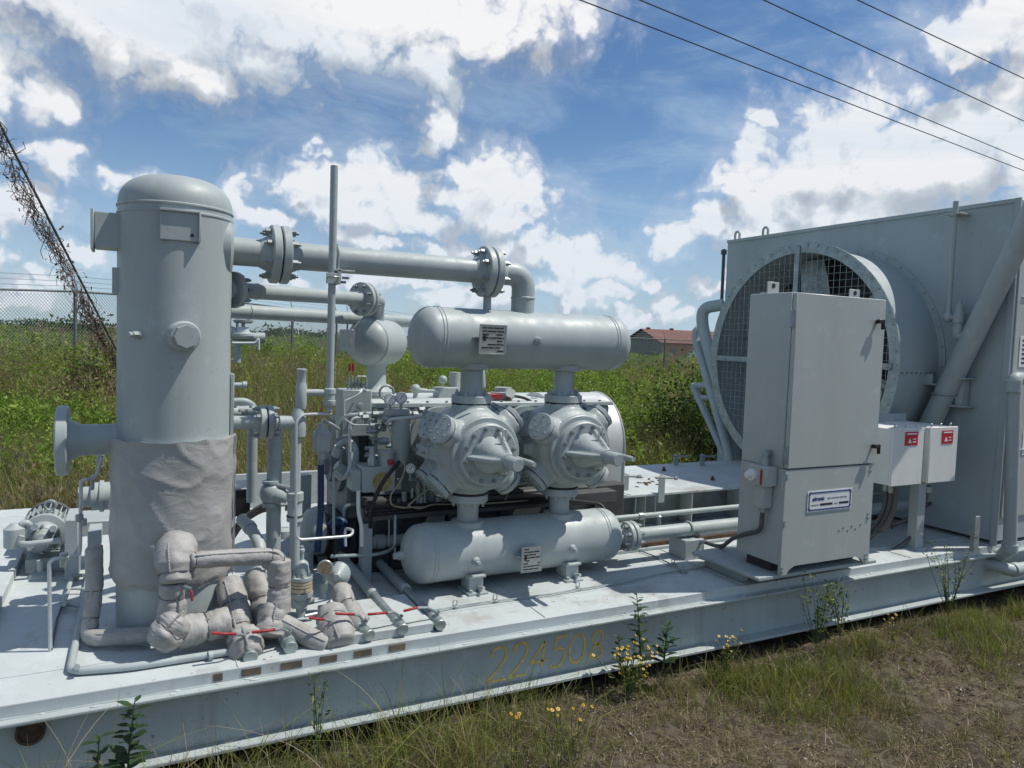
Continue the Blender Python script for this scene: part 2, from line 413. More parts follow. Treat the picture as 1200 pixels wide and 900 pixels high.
def copy_thing(root, loc, label=None):
    r = root.copy(); COL.objects.link(r); r.location = Vector(loc)
    if label: r['label'] = label
    for ch in root.children:
        c = ch.copy(); COL.objects.link(c); c.parent = r
        for g in ch.children:
            d = g.copy(); COL.objects.link(d); d.parent = c
    return r
def remesh(mb, vox, smooth=4):
    """fuse overlapping solids into one casting skin; returns a new MB-like mesh"""
    me = bpy.data.meshes.new('tmp'); me.from_pydata([tuple(p) for p in mb.v], [], mb.f)
    bm = bmesh.new(); bm.from_mesh(me); bmesh.ops.recalc_face_normals(bm, faces=bm.faces); bm.to_mesh(me); bm.free()
    ob = bpy.data.objects.new('tmp', me); COL.objects.link(ob)
    m = ob.modifiers.new('r', 'REMESH'); m.mode = 'VOXEL'; m.voxel_size = vox
    s = ob.modifiers.new('s', 'SMOOTH'); s.iterations = smooth; s.factor = .5
    dg = bpy.context.evaluated_depsgraph_get(); ev = ob.evaluated_get(dg)
    em = ev.to_mesh(); out = MB(); out.v = [v.co.copy() for v in em.vertices]; out.f = [tuple(p.vertices) for p in em.polygons]
    ev.to_mesh_clear(); bpy.data.objects.remove(ob); bpy.data.meshes.remove(me)
    return out
def text_mb(body, size, origin, xdir, updir, depth=.0015, align='LEFT', shear=0.0, bold=0.0, sx=1.0):
    cu = bpy.data.curves.new('t', 'FONT'); cu.body = body; cu.size = size; cu.align_x = align; cu.extrude = depth; cu.shear = shear; cu.offset = bold; cu.resolution_u = 2
    ob = bpy.data.objects.new('t', cu); COL.objects.link(ob)
    dg = bpy.context.evaluated_depsgraph_get(); ev = ob.evaluated_get(dg); em = ev.to_mesh()
    x, u = Vector(xdir).normalized(), Vector(updir).normalized(); n = x.cross(u)
    mb = MB(); mb.v = [Vector(origin)+x*v.co.x*sx+u*v.co.y+n*v.co.z for v in em.vertices]; mb.f = [tuple(p.vertices) for p in em.polygons]
    ev.to_mesh_clear(); bpy.data.objects.remove(ob); bpy.data.curves.remove(cu)
    return mb
def flange_pair(c, d, r, th, nb, parent, bore=None, gap=.008, br=.011, hub=None, hub_len=.06, R_=None, bh=.022):
    """two flange discs with gasket and stud bolts, normal d, centred at c"""
    c = Vector(c); d = Vector(d).normalized(); bv = th*.12
    for sg in (-1, 1):
        e = d*sg; m = MB()
        prof = [(gap/2, r-bv), (gap/2+bv, r), (gap/2+th-bv, r), (gap/2+th, r-bv)]
        if hub: prof += [(gap/2+th+.002, hub*1.35), (gap/2+th+hub_len, hub)]
        m.lathe(c, e, prof, 40); m.build('flange', 'paint', parent)
    MB().cyl(c-d*gap*.5, c+d*gap*.5, r*.86, seg=32).build('gasket', 'gasket', parent)
    MB().bolts(c+d*(gap/2+th), d, (R_ or r*.80), nb, br, bh, ph=math.pi/nb, back=2*(gap/2+th)).build('bolting', 'steel', parent, stuff=True)
def plate_text_rows(mb, c, x, u, w, h, rows, seed):
    rr = random.Random(seed); n = x.cross(u)
    for i in range(rows):
        yy = h*(.42 - .84*i/(rows-1)); t = -w*.44
        while t < w*.40:
            L = rr.uniform(.12, .34)*w; L = min(L, w*.44-t)
            if rr.random() < .85: mb.obox(c+x*(t+L/2)+u*yy, (L/2, h*.024, .0007), (x, u, n), 0)
            t += L+w*.03
def nameplate(c, x, u, w, h, parent, seed):
    x, u = Vector(x).normalized(), Vector(u).normalized(); n = x.cross(u); c = Vector(c)
    p = MB().obox(c, (w/2, h/2, .002), (x, u, n), .001).build('nameplate', 'plate', parent)
    b = MB(); plate_text_rows(b, c+n*.0028, x, u, w, h, 8, seed)
    b.obox(c+n*.0028+x*(-w*.34)+u*(h*.05), (w*.055, h*.10, .0007), (x, u, n), 0)
    b.build('print', 'ink', p, flat=True)
    r = MB()
    for s in (-1, 1):
        r.obox(c+x*s*(w/2+.004), (.004, h/2+.008, .004), (x, u, n), .001); r.obox(c+u*s*(h/2+.004), (w/2, .004, .004), (x, u, n), .001)
    r.build('plate_frame', 'paint', p)
def d3(x, y, z): return Vector((x, y, z+D))
X3, Y3, Z3 = Vector((1, 0, 0)), Vector((0, 1, 0)), Vector((0, 0, 1))
XL, XR, YF, YB = -2.6, 9.5, 3.35, 6.75
# ------------------------------------------------------------------ the skid
skid = thing('equipment_skid', 'long grey steel skid carrying the compressor, with 224508 hand painted on its beam', 'skid', (3.4, 5.0, .1))
MB().box(d3(XL, YF, -.052), d3(XR, YB, 0), .003).build('deck_plate', 'deckpaint', skid)
for nm, y0, y1 in (('front_beam', 3.30, 3.47), ('rear_beam', 6.62, 6.79)):
    b = MB(); yc = (y0+y1)/2
    b.box(d3(XL, y0, -.068), d3(XR, y1, -.0545), .004); b.box(d3(XL, y0+.012, -.076), d3(XR, y1-.012, -.0685), .002)
    b.box(d3(XL, yc-.006, -.333), d3(XR, yc+.006, -.0765), 0)
    b.box(d3(XL, y0, -.352), d3(XR, y1, -.3335), .004)
    b.build(nm, 'beam', skid)
for i in range(9):
    x = -2.0+i*1.35
    MB().box(d3(x-.05, 3.48, -.32), d3(x+.05, 6.61, -.07), .003).build('cross_member', 'beam', skid)
for i, x in enumerate((-1.1, .42, 1.98, 3.42, 5.05)):
    pts = [d3(x+.002*math.sin(k*2.1), 3.356+k*.2, .0015) for k in range(17)]
    MB().tube(pts, .0035, 5).build('weld_seam', 'deckpaint', skid)
pts = [d3(-2.5+k*.2, 3.62+.0015*math.sin(k*1.7), .0012) for k in range(52)]
MB().tube(pts, .003, 5).build('weld_seam', 'deckpaint', skid)
pts = [d3(-2.5+k*.12, 3.347, -.0535+.001*math.sin(k*2.3)) for k in range(90)]
MB().tube(pts, .0045, 6).build('weld_seam', 'beam', skid)
wr = random.Random(5)
for i in range(34):
    x = wr.uniform(-.6, 4.6); MB().sphere(d3(x, 3.332+wr.uniform(-.015, .012), -.0535), wr.uniform(.006, .013), 6, (wr.uniform(1, 2.6), 1, .5)).build('weld_spatter', 'deckpaint', skid)
# slots with brown boards showing in the deck edge
for u0, u1, v in ((250, 261, 790), (283, 306, 787), (329, 354, 779), (375, 395, 765), (415, 436, 757), (456, 475, 750)):
    a, b = P(u0, v, y=3.35), P(u1, v, y=3.35)
    m = MB().box((a.x, 3.3465, D-.043), (b.x, 3.352, D-.010), .002); m.build('edge_slot', 'wood', skid)
# rusty lifting hole through the web at the left
hc = P(36, 856, y=3.375)
m = MB(); m.lathe((hc.x, 3.376, hc.z), (0, -1, 0), [(0, .052), (.022, .052), (.022, .043), (-.004, .040)], 28); m.build('lifting_hole', 'rust', skid)
MB().cyl((hc.x, 3.378, hc.z), (hc.x, 3.3685, hc.z), .044, seg=24).build('hole_shadow_plate', 'rust', skid)
# raised plates
MB().box(d3(XL, 3.62, .0005), d3(-.60, 6.70, .058), .004).build('raised_plate', 'deckpaint', skid)
a, b = P(406, 772, z=0), P(512, 744, z=0)
MB().box((a.x, 3.405, D+.0005), (b.x, 3.86, D+.046), .003).build('raised_plate', 'deckpaint', skid)
# painted number, brush strokes on the web
STK = {'2': [[(.05, .75), (.12, .93), (.35, 1), (.62, .95), (.72, .78), (.66, .58), (.42, .36), (.16, .16), (.02, .02), (.35, .03), (.85, .02)]],
 '4': [[(.60, 1), (.40, .72), (.16, .42), (.02, .26), (.35, .26), (.80, .29)], [(.62, .98), (.61, .6), (.60, .05)]],
 '5': [[(.78, .98), (.40, .97), (.22, .96), (.20, .75), (.17, .56), (.42, .62), (.66, .54), (.74, .34), (.62, .12), (.38, .01), (.14, .06), (.06, .14)]],
 '0': [[(.42, 1), (.18, .86), (.08, .55), (.12, .22), (.34, .02), (.60, .08), (.76, .35), (.74, .68), (.60, .92), (.40, 1)]],
 '8': [[(.44, .52), (.20, .66), (.16, .84), (.36, .99), (.62, .95), (.70, .78), (.60, .60), (.36, .47), (.14, .30), (.14, .12), (.36, .01), (.64, .08), (.72, .28), (.58, .46), (.42, .54)]]}
def stroke(m, pts, w):
    # smooth the polyline then lay a thin ribbon along it
    q = []
    for i in range(len(pts)-1):
        p0, p1, p2, p3 = pts[max(i-1, 0)], pts[i], pts[i+1], pts[min(i+2, len(pts)-1)]
        for t in (0, .25, .5, .75): q.append(0.5*((2*p1)+(p2-p0)*t+(2*p0-5*p1+4*p2-p3)*t*t+(3*p1-p0-3*p2+p3)*t**3))
    q.append(pts[-1]); L = []
    for i, p in enumerate(q):
        t = (q[min(i+1, len(q)-1)]-q[max(i-1, 0)]).normalized(); n = Vector((-t.z, 0, t.x)); ww = w*(.8+.4*random.random())
        L.append((p+n*ww, p-n*ww))
    o = len(m.v)
    for a_, b_ in L: m.v += [a_, b_]
    m.f += [(o+2*i, o+2*i+1, o+2*i+3, o+2*i+2) for i in range(len(L)-1)]
num = MB()
web_y = 3.379-.0022
for ch, u0, u1, vb, vt in (('2', 570, 596, 801, 757), ('2', 597, 620, 795, 752), ('4', 620, 643, 786, 750), ('5', 643, 665, 784, 744), ('0', 664, 688, 779, 741), ('8', 688, 709, 774, 738)):
    a, b = P(u0, vb, y=web_y), P(u1, vt, y=web_y)
    h = b.z-a.z; w = (b.x-a.x)
    for st in STK[ch]: stroke(num, [Vector((a.x+px*w*1.1+pz*h*.10, web_y, a.z+pz*h)) for px, pz in st], .0066)
num.build('painted_number', 'orange', skid, flat=True)
# thin tubing clipped along the deck edge
dl = thing('deck_tubing', 'thin grey tubing clipped along the deck in front of the lower vessel', 'tubing', P(640, 695, z=0))
pts = [P(u, v, z=.012) for u, v in ((498, 717), (560, 707), (640, 697), (720, 684), (770, 673), (833, 663))]
MB().tube(pts, .0048, 6).build('tube', 'galv', dl)
MB().tube([P(u, v, z=.012) for u, v in ((806, 671), (770, 653), (745, 643))], .0048, 6).build('tube', 'galv', dl)
for u, v in ((534, 713), (581, 706), (678, 691), (800, 672), (829, 664), (790, 662)):
    p = P(u, v, z=0); c = MB(); c.box(p+Vector((-.012, -.016, 0)), p+Vector((.012, .016, .016)), .002); c.tube([p+Vector((-.012, .012, .01)), p+Vector((-.012, .012, .042)), p+Vector((.012, .012, .042)), p+Vector((.012, .012, .01))], .003, 5, .01)
    c.build('clip', 'galv', dl)

# ------------------------------------------------------------------ scrubber vessel
VC = Vector((.188, 4.0, D)); VR = .256
ves = thing('scrubber_vessel', 'tall grey upright scrubber vessel with domed head and fabric blanket round its foot', 'vessel', VC)
def vz(v, y=3.75): return P(205, v, y=y).z-D
zs = vz(238)
prof = [(0, VR), (.02, VR), (vz(248)-.004, VR), (vz(248), VR+.004), (vz(246), VR+.004), (vz(246)+.004, VR), (zs-.006, VR), (zs-.003, VR+.005), (zs+.004, VR+.005), (zs+.008, VR)]
MB().lathe(VC, Z3, prof, 96).build('shell', 'paint', ves, ang=28)
hh = .150
MB().lathe(VC, Z3, [(zs+.008+hh*math.sin(t)**.92, VR*max(.001, math.cos(t))**.62) for t in [i*math.pi/2/24 for i in range(25)]], 96).build('dome_head', 'paint', ves, ang=60)
MB().lathe(VC, Z3, [(-.0, VR+.03), (.018, VR+.03), (.018, VR-.02)], 64).build('base_ring', 'paint', ves)
# blanket
bz0, bz1 = vz(694, 3.71), vz(519, 3.71)
m = MB(); na, nz = 140, 70; rings = []
for j in range(nz+1):
    t = j/nz; ring = []
    for i in range(na):
        a = 2*math.pi*i/na; sa, ca = math.sin(a), math.cos(a)
        z = bz0+(bz1-bz0)*t
        q = Vector((a*2.2*1.3 if a < math.pi else (2*math.pi-a)*2.86, z*3.0, 0))
        fold = mnoise.noise(Vector((ca*1.5+z*2.2, sa*1.5, z*3.4)))*.008 + mnoise.noise(Vector((ca*2.6+z*5.5, sa*2.6, z*7+3)))*.0035
        ridge = (1-abs(mnoise.noise(Vector((ca*1.6+z*3.2, sa*1.6-z*1.5, z*5.5)))))**6*.008
        edge = math.exp(-((1-t)/.03)**2)*(mnoise.noise(Vector((ca*5, sa*5, 3)))*.004+.002) - math.exp(-(t/.03)**2)*.012
        r = .279+fold+ridge+edge
        zz = z + (mnoise.noise(Vector((ca*3, sa*3, 9)))*.012 if t > .97 else 0) + (mnoise.noise(Vector((ca*2.5, sa*2.5, 4)))*.016 if t < .03 else 0)
        ring.append(VC+Vector((r*ca, r*sa, zz)))
    rings.append(ring)
rings.insert(0, [VC+(p-VC)*1.0 + Vector(((VC.x-p.x)*.09, (VC.y-p.y)*.09, 0)) for p in rings[0]])
rings.append([p+Vector(((VC.x-p.x)*.09, (VC.y-p.y)*.09, -.004)) for p in rings[-1]])
m.rings(rings); bl = m.build('insulation_blanket', 'blanket', ves, ang=70)
# seams of the blanket on the right
for a in (R(-22), R(-16)):
    pts = [VC+Vector(((.2875+mnoise.noise(Vector((z*9, a, 0)))*.004)*math.cos(a), .2875*math.sin(a), bz0+(bz1-bz0)*z)) for z in [i/14 for i in range(15)]]
    MB().tube(pts, .003, 5).build('seam', 'blanket', bl)
# bracket plate in front
a, b = P(187, 280, y=3.74), P(235, 249, y=3.74)
m = MB(); zt, zb = b.z, a.z
m.box((a.x, 3.735, zb), (b.x-.006, 3.775, zt), .003); m.box((a.x-.001, 3.722, zt-.008), (b.x, 3.78, zt+.003), .002); m.box((b.x-.008, 3.722, zb-.002), (b.x+.001, 3.79, zt+.002), .002)
br = m.build('nameplate_bracket', 'paint', ves)
MB().cyl((b.x-.035, 3.736, zb+.028), (b.x-.035, 3.7335, zb+.028), .008, seg=10).build('hole', 'ink', br)
# square stub at the upper left
a, b = P(111, 291, y=4.0), P(138, 252, y=4.0)
m = MB().box((a.x, 3.93, a.z), (0.05, 4.07, b.z), .004); st = m.build('square_stub', 'paint', ves)
MB().box((a.x-.014, 3.92, a.z-.012), (a.x-.001, 4.08, b.z+.012), .003).build('end_plate', 'paint', st)
a, b = P(132, 344, y=3.98), P(136, 314, y=3.98)
MB().box((a.x-.002, 3.94, a.z), (a.x+.05, 4.04, b.z), .003).build('lug', 'paint', ves)
# plugs
def radial(u, v):
    q = P(u, v, y=3.78); dd = Vector((q.x-VC.x, q.y-VC.y, 0)).normalized(); return Vector((VC.x, VC.y, q.z))+dd*VR, dd
c, n = radial(157, 392)
m = MB(); m.cyl(c-n*.01, c+n*.012, .026, .020, 18); m.cyl(c+n*.012, c+n*.045, .017, seg=6); m.cyl(c+n*.045, c+n*.066, .011, seg=8); m.build('small_plug', 'paint', ves)
c, n = radial(214, 394)
m = MB(); m.lathe(c, n, [(-.02, .082), (.010, .066), (.022, .062)], 28); m.cyl(c+n*.02, c+n*.058, .064, .062, 24); m.build('plug_boss', 'paint', ves)
MB().cyl(c+n*.058, c+n*.090, .055, .052, 8).build('hex_plug', 'paint', ves)
# nozzle and flange at the left
c = P(100, 515.5, y=4.02); fx = P(74, 515, y=4.02).x
m = MB(); m.lathe((0.0, 4.02, c.z), (-1, 0, 0), [(0, .092), (.06, .080), (.09, .074), (-fx-.075, .074), (-fx-.03, .098), (-fx-.022, .100)], 40); nz_ = m.build('nozzle', 'paint', ves)
MB().lathe((fx+.024, 4.02, c.z), (-1, 0, 0), [(0, .158), (.006, .164), (.044, .164), (.05, .158), (.05, .085), (.03, .07)], 48).build('flange', 'paint', nz_)
# saddle pad round the top outlet, level bridle plate on the right
zt = P(290, 293.5, y=4.0).z
MB().lathe((VC.x+.12, 4.0, zt), X3, [(0, .165), (.115, .160), (.130, .140), (.137, .085)], 40).build('saddle_pad', 'paint', ves)
a, b = P(270, 512, y=4.0), P(270, 437, y=4.0)
m = MB(); m.box((.438, 3.93, a.z), (.456, 4.07, b.z), .003); m.cyl((.45, 3.97, b.z-.06), (.52, 3.97, b.z-.06), .014, seg=10); m.cyl((.50, 3.97, b.z-.06), (.52, 3.97, b.z-.06), .02, seg=10)
m.build('level_bracket', 'paint', ves)

# ------------------------------------------------------------------ top suction pipe
PR = .071
sp_ = thing('suction_pipe', 'thick grey pipe with bolted flanges between the tall vessel and the upper bottle', 'pipe', (1.2, 4.0, zt))
f1 = P(327, 297, y=4.0); f2 = P(572, 320, y=4.0); zc = (f1.z+f2.z)/2
zt = zc; e2 = P(607, 345, y=4.0).x+.035
m = MB(); m.cyl((VC.x+.1, 4.0, zc), (f1.x-.03, 4.0, zc), PR, seg=32); m.build('pipe_stub', 'paint', sp_)
for i, wx in enumerate((f1.x-.085, f1.x+.10, f2.x-.075, f2.x+.07)): MB().lathe((wx-.006, 4.0, zc), X3, [(0, PR), (.003, PR+.0035), (.009, PR+.0035), (.012, PR)], 32).build('weld_bead', 'paint', sp_)
m = MB(); m.cyl((f1.x+.03, 4.0, zc), (f2.x-.03, 4.0, zc), PR, seg=32); m.build('straight_run', 'paint', sp_)
flange_pair((f1.x, 4.0, zc), X3, .150, .042, 8, sp_, hub=PR, hub_len=.055, br=.0155, bh=.03)
flange_pair((f2.x, 4.0, zc), X3, .150, .042, 8, sp_, hub=PR, hub_len=.055, br=.0155, bh=.03)
zb = P(600, 372, y=4.0).z-.05
m = MB(); m.tube([(f2.x+.04, 4.0, zc), (e2, 4.0, zc), (e2, 4.0, zb)], PR, 32, bend=.14, steps=14); m.build('elbow', 'paint', sp_, ang=60)
MB().lathe((e2, 4.0, zc-.135), -Z3, [(0, PR), (.004, PR+.004), (.010, PR+.004), (.014, PR)], 32).build('weld_bead', 'paint', sp_)
MB().cyl((f2.x, 4.0, zc-.14), (f2.x, 4.0, zb), .024, seg=16).build('prop', 'paint', sp_)

# ------------------------------------------------------------------ upper and lower bottles
def bottle(name, label, cx0, cx1, y, zc, r, seams):
    t = thing(name, label, 'bottle', ((cx0+cx1)/2, y, zc))
    hl = r*.62; pr = []
    for i in range(13): a_ = math.pi/2*i/12; pr.append((hl*(1-math.cos(a_)), r*max(math.sin(a_)**.9, .002)))
    L = cx1-cx0
    for s_ in (hl+.03, hl+.05): pr += [(s_-.004, r), (s_, r+.0035), (s_+.004, r)]
    for s_ in (L-hl-.05, L-hl-.03): pr += [(s_-.004, r), (s_, r+.0035), (s_+.004, r)]
    for i in range(12, -1, -1): a_ = math.pi/2*i/12; pr.append((L-hl*(1-math.cos(a_)), r*max(math.sin(a_)**.9, .002)))
    MB().lathe((cx0, y, zc), X3, pr, 64).build('shell', 'paint', t, ang=28)
    return t
YB_ = 4.0
ub0, ub1 = P(481, 398, y=YB_), P(730, 404, y=YB_); uz = (P(620, 364, y=YB_).z+P(620, 434, y=YB_).z)/2; ur = .176
ub = bottle('suction_bottle', 'upper horizontal grey bottle above the two cylinders, with elbow on top', ub0.x, ub1.x, YB_, uz, ur, None)
lz = .222+D; lr = .172
lb0, lb1 = P(472, 655, y=YB_), P(720, 638, y=YB_)
lb = bottle('discharge_bottle', 'lower horizontal grey bottle on feet beneath the two cylinders', lb0.x, lb1.x, YB_, lz, lr, None)
SX = (1.793, 2.43)
for t, z0, sg in ((ub, uz-ur, -1), (lb, lz+lr, 1)):
    for sx in SX:
        m = MB(); zz = z0-sg*.03
        far = (1.135+D) if sg < 0 else (.535+D)
        m.lathe((sx, YB_, zz), (0, 0, sg), [(0, .105), (.034, .098), (.040, .064), (abs(far-zz)-.06, .064), (abs(far-zz)-.02, .078), (abs(far-zz), .080)], 32); m.build('standpipe', 'paint', t)
for t, (u, v) in ((ub, (630, 399.5)), (lb, (558, 658)), (lb, (671, 643))):
    q = P(u, v, y=YB_-ur); q.y = YB_-math.sqrt(max(.001, ur**2-(q.z-(uz if t is ub else lz))**2)); n = Vector((0, q.y-YB_, q.z-(uz if t is ub else lz))).normalized()
    m = MB(); m.cyl(q-n*.01, q+n*.022, .026, .022, 20); m.cyl(q+n*.022, q+n*.045, .017, seg=8); m.cyl(q+n*.045, q+n*.052, .012, seg=8); m.build('plug', 'paint', t)
q = Vector((lb0.x, YB_, lz)); m = MB(); m.cyl(q+X3*.02, q-X3*.03, .028, .024, 18); m.cyl(q-X3*.03, q-X3*.055, .019, seg=8); m.build('end_plug', 'paint', lb)
for u, v in ((556, 690), (668, 677)):
    fx_ = P(u, v, y=3.86).x; m = MB()
    m.box(d3(fx_-.062, 3.80, 0.0), d3(fx_+.062, 3.98, .014), .002); m.box(d3(fx_-.045, 3.835, .014), d3(fx_+.045, 3.96, .095), .004); m.box(d3(fx_-.055, 3.82, .095), d3(fx_+.055, 4.02, .110), .003)
    ft = m.build('foot', 'paint', lb)
    b = MB(); b.cyl(d3(fx_+.02, 3.82, .014), d3(fx_+.02, 3.82, .036), .013, seg=6); b.cyl(d3(fx_+.01, 3.835, .035), d3(fx_+.02, 3.775, .05), .010, seg=8); b.cyl(d3(fx_-.04, 3.82, .014), d3(fx_-.04, 3.82, .030), .011, seg=6); b.build('anchor_bolt', 'paint', ft)
# name plates
c = P(577.5, 398, y=YB_-ur-.045); nameplate(c, X3, (0, -.08, 1), .155, .155, ub, 3)
MB().box((c.x-.06, YB_-ur-.04, c.z-.006), (c.x+.06, YB_-ur+.03, c.z+.006), .002).build('plate_stem', 'paint', ub)
MB().box((c.x-.105, YB_-ur-.042, c.z+.005), (c.x-.03, YB_-ur+.03, c.z+.013), .002).build('plate_stem', 'paint', ub)
c = P(623, 655, y=YB_-lr-.055); nameplate(c, X3, (0, -.05, 1), .125, .145, lb, 5)
MB().box((c.x-.05, YB_-lr-.05, c.z-.006), (c.x+.05, YB_-lr+.03, c.z+.006), .002).build('plate_stem', 'paint', lb)
MB().box((c.x-.095, YB_-lr-.05, c.z+.012), (c.x-.02, YB_-lr+.03, c.z+.020), .002).build('plate_stem', 'paint', lb)

# ------------------------------------------------------------------ compressor cylinders
def make_cylinder(x, label):
    zc = .832+D; t = thing('compressor_cylinder', label, 'cylinder', (x, YB_, zc), 'pair of compressor cylinders')
    m = MB()
    m.lathe((x, 3.80, zc), Y3, [(0, .200), (.02, .212), (.05, .238), (.12, .250), (.32, .250), (.40, .235), (.46, .20), (.50, .17)], 48)
    m.lathe((x, YB_, zc), Z3, [(-.262, .122), (-.21, .122), (-.19, .128), (-.14, .18), (.14, .18), (.19, .128), (.215, .119), (.272, .119)], 40)
    for sx in (-1, 1):
        for ang in (38, -42):
            dv = Vector((sx*math.cos(R(ang)), 0, math.sin(R(ang))))
            if sx < 0 and ang > 0: dv = Vector((-.86, -.34, .47)).normalized()
            for dy in (-.075, .105):
                m.lathe((x, YB_+dy-.0, zc), dv, [(.10, .098), (.23, .093), (.270, .090), (.292, .090)], 28)
        m.box((x+sx*.20-.08, 3.93, zc-.055), (x+sx*.20+.08, 4.14, zc+.03), .01)
    rm = remesh(m, .0105, 7); rm.build('cylinder_body', 'cast', t, ang=60)
    for sg, zz in ((1, .288), (-1, -.286)):
        c = Vector((x, YB_, zc+zz)); f = MB()
        f.lathe(c, (0, 0, sg), [(-.016, .112), (-.014, .119), (.026, .119), (.03, .115)], 40); f.build('flange', 'paint', t)
        MB().cyl(c-Z3*sg*.030, c-Z3*sg*.0165, .1165, seg=32).build('gasket', 'gasket', t)
        MB().bolts(c+Z3*sg*.028, (0, 0, sg), .094, 8, .012, .016).build('bolting', 'paint', t, stuff=True)
    for sx in (-1, 1):
        for ang in (38, -42):
            dv = Vector((sx*math.cos(R(ang)), 0, math.sin(R(ang))))
            if sx < 0 and ang > 0: dv = Vector((-.86, -.34, .47)).normalized()
            for dy in (-.075, .105):
                c = Vector((x, YB_+dy, zc))+dv*.292
                vc = MB().lathe(c, dv, [(.000, .082), (.004, .086), (.026, .086), (.030, .081)], 32).build('valve_cover', 'cast', t)
                MB().lathe(c, dv, [(-.012, .084), (-.0005, .084)], 32).build('gasket', 'gasket', vc)
                MB().bolts(c+dv*.030, dv, .064, 6, .0095, -.004, ph=.4).bolts(c+dv*.030, dv, .030, 4, .008, -.006).build('bolting', 'cast', vc, stuff=True)
    # side nameplates cast on the body
    pl = MB(); pl.box((x-.296, 3.945, zc-.045), (x-.272, 4.12, zc+.020), .004); pl.build('cover_strip', 'paint', t)
    MB().bolts((x-.296, 4.03, zc-.012), (-1, 0, 0), .06, 2, .010, .008).build('bolting', 'steel', t, stuff=True)
    # front head with unloader snout
    h = MB(); yh = 3.80
    h.lathe((x, yh, zc), -Y3, [(0, .200), (.004, .212), (.030, .212), (.036, .206), (.036, .180), (.050, .176), (.070, .176), (.078, .168), (.078, .14)], 56)
    hd = h.build('front_head', 'cast', t)
    MB().bolts((x, yh-.077, zc), -Y3, .152, 12, .0125, .018, ph=.2).build('bolting', 'steel', hd, stuff=True)
    s = MB(); o = Vector((x, yh-.075, zc))
    s.lathe(o, -Y3, [(0, .112), (.015, .104), (.10, .070), (.17, .044), (.21, .040), (.235, .038)], 32)
    for a_ in (185, 62, 305):
        dv = Vector((math.cos(R(a_)), 0, math.sin(R(a_))))
        q = Vector((-dv.z, 0, dv.x))
        vs_ = []
        for w_ in (-.013, .013):
            vs_ += [o+dv*.150+q*w_, o+dv*.135+q*w_-Y3*.03, o+dv*.044+q*w_-Y3*.235, o+q*w_-Y3*.235, o+q*w_]
        s.add(vs_, [(0, 1, 2, 3, 4), (9, 8, 7, 6, 5)]+[(i, (i+1) % 5, 5+(i+1) % 5, 5+i) for i in range(5)])
    rs = remesh(s, .0075, 5); rs.build('unloader_cone', 'cast', hd, ang=60)
    n = MB(); n.cyl(o-Y3*.225, o-Y3*.345, .0365, seg=28); n.cyl(o-Y3*.225, o-Y3*.245, .043, seg=28); n.cyl(o-Y3*.345, o-Y3*.352, .0355, .032, 28)
    n.build('unloader_barrel', 'cast', hd)
    o2 = o+Vector((.05, 0, .005)); n = MB(); n.tube([o2-Y3*.20+X3*.02, o2-Y3*.335+X3*.028], .017, 16); n.cyl(o2-Y3*.335+X3*.028, o2-Y3*.378+X3*.03, .017, .013, 16); n.build('stem_guard', 'cast', hd)
    tb = MB(); p0 = o+Vector((.03, -.10, .10)); tb.tube([p0, p0+Z3*.055, p0+Vector((.022, 0, .055)), p0+Vector((.022, 0, .0))], .0045, 6, .012); tb.cyl(p0-Z3*.03, p0+Z3*.005, .008, seg=8); tb.build('vent_tube', 'stain', hd)
    # distance piece towards the crankcase
    g = MB(); g.lathe((x, 4.22, zc), Y3, [(0, .17), (.02, .19), (.05, .19), (.05, .150), (.26, .150), (.26, .20), (.30, .20)], 40); g.build('distance_piece', 'cast', t)
    return t
cyl_a = make_cylinder(SX[0], 'compressor cylinder nearer the tall vessel, valve covers on its slanted shoulders')
cyl_b = copy_thing(cyl_a, (SX[1], YB_, .832+D), 'compressor cylinder farther from the tall vessel, in front of the silver guard')
# ------------------------------------------------------------------ second and third pipe, rear bottle
q0, q1 = P(278, 340, y=4.12), P(424, 350.5, y=4.66)
dz = Vector((q1.x-q0.x, q1.y-q0.y, q1.z-q0.z)).normalized()
t = thing('interstage_pipe', 'slanting grey pipe below the top pipe, ending in a bolted flange above the round bottle', 'pipe', q0)
MB().cyl(q0-dz*.10, q1, .042, seg=28).build('straight_run', 'paint', t)
MB().lathe(q0-dz*.04, dz, [(-.03, .05), (-.001, .05), (0, .090), (.004, .095), (.028, .095), (.032, .090), (.033, .06), (.07, .042)], 36).build('flange', 'paint', t)
MB().bolts(q0+dz*.007, dz, .074, 8, .012, .022).build('bolting', 'steel', t, stuff=True)
MB().lathe(q0+dz*.12, dz, [(0, .042), (.003, .045), (.010, .045), (.013, .042)], 28).build('weld_bead', 'paint', t)
flange_pair(q1+dz*.02, dz, .108, .03, 8, t, hub=.042, hub_len=.03, br=.0125, bh=.018)
rb = P(442, 401, y=4.95); e = q1+dz*.05
MB().tube([e, e+dz*.12, Vector((rb.x-.02, rb.y-.05, e.z-.04)), Vector((rb.x, rb.y-.02, rb.z+.08))], .045, 20, bend=.09, steps=8).build('elbow', 'paint', t)
t = thing('interstage_bottle', 'short round-ended grey bottle seen end-on, left of the upper bottle', 'bottle', rb)
r_ = .158; ax = Vector((.72, .70, 0)).normalized()
pr = []
for i in range(13): a_ = math.pi/2*i/12; pr.append((-.235+.115*(1-math.cos(a_)), r_*max(math.sin(a_)**.9, .002)))
pr += [(-.14, r_), (-.135, r_+.004), (-.125, r_+.004), (-.12, r_)]
for i in range(12, -1, -1): a_ = math.pi/2*i/12; pr.append((.235-.115*(1-math.cos(a_)), r_*max(math.sin(a_)**.9, .002)))
MB().lathe(rb, ax, pr, 48).build('shell', 'paint', t, ang=50)
s0 = rb.copy(); zf = P(442, 458, y=4.95).z
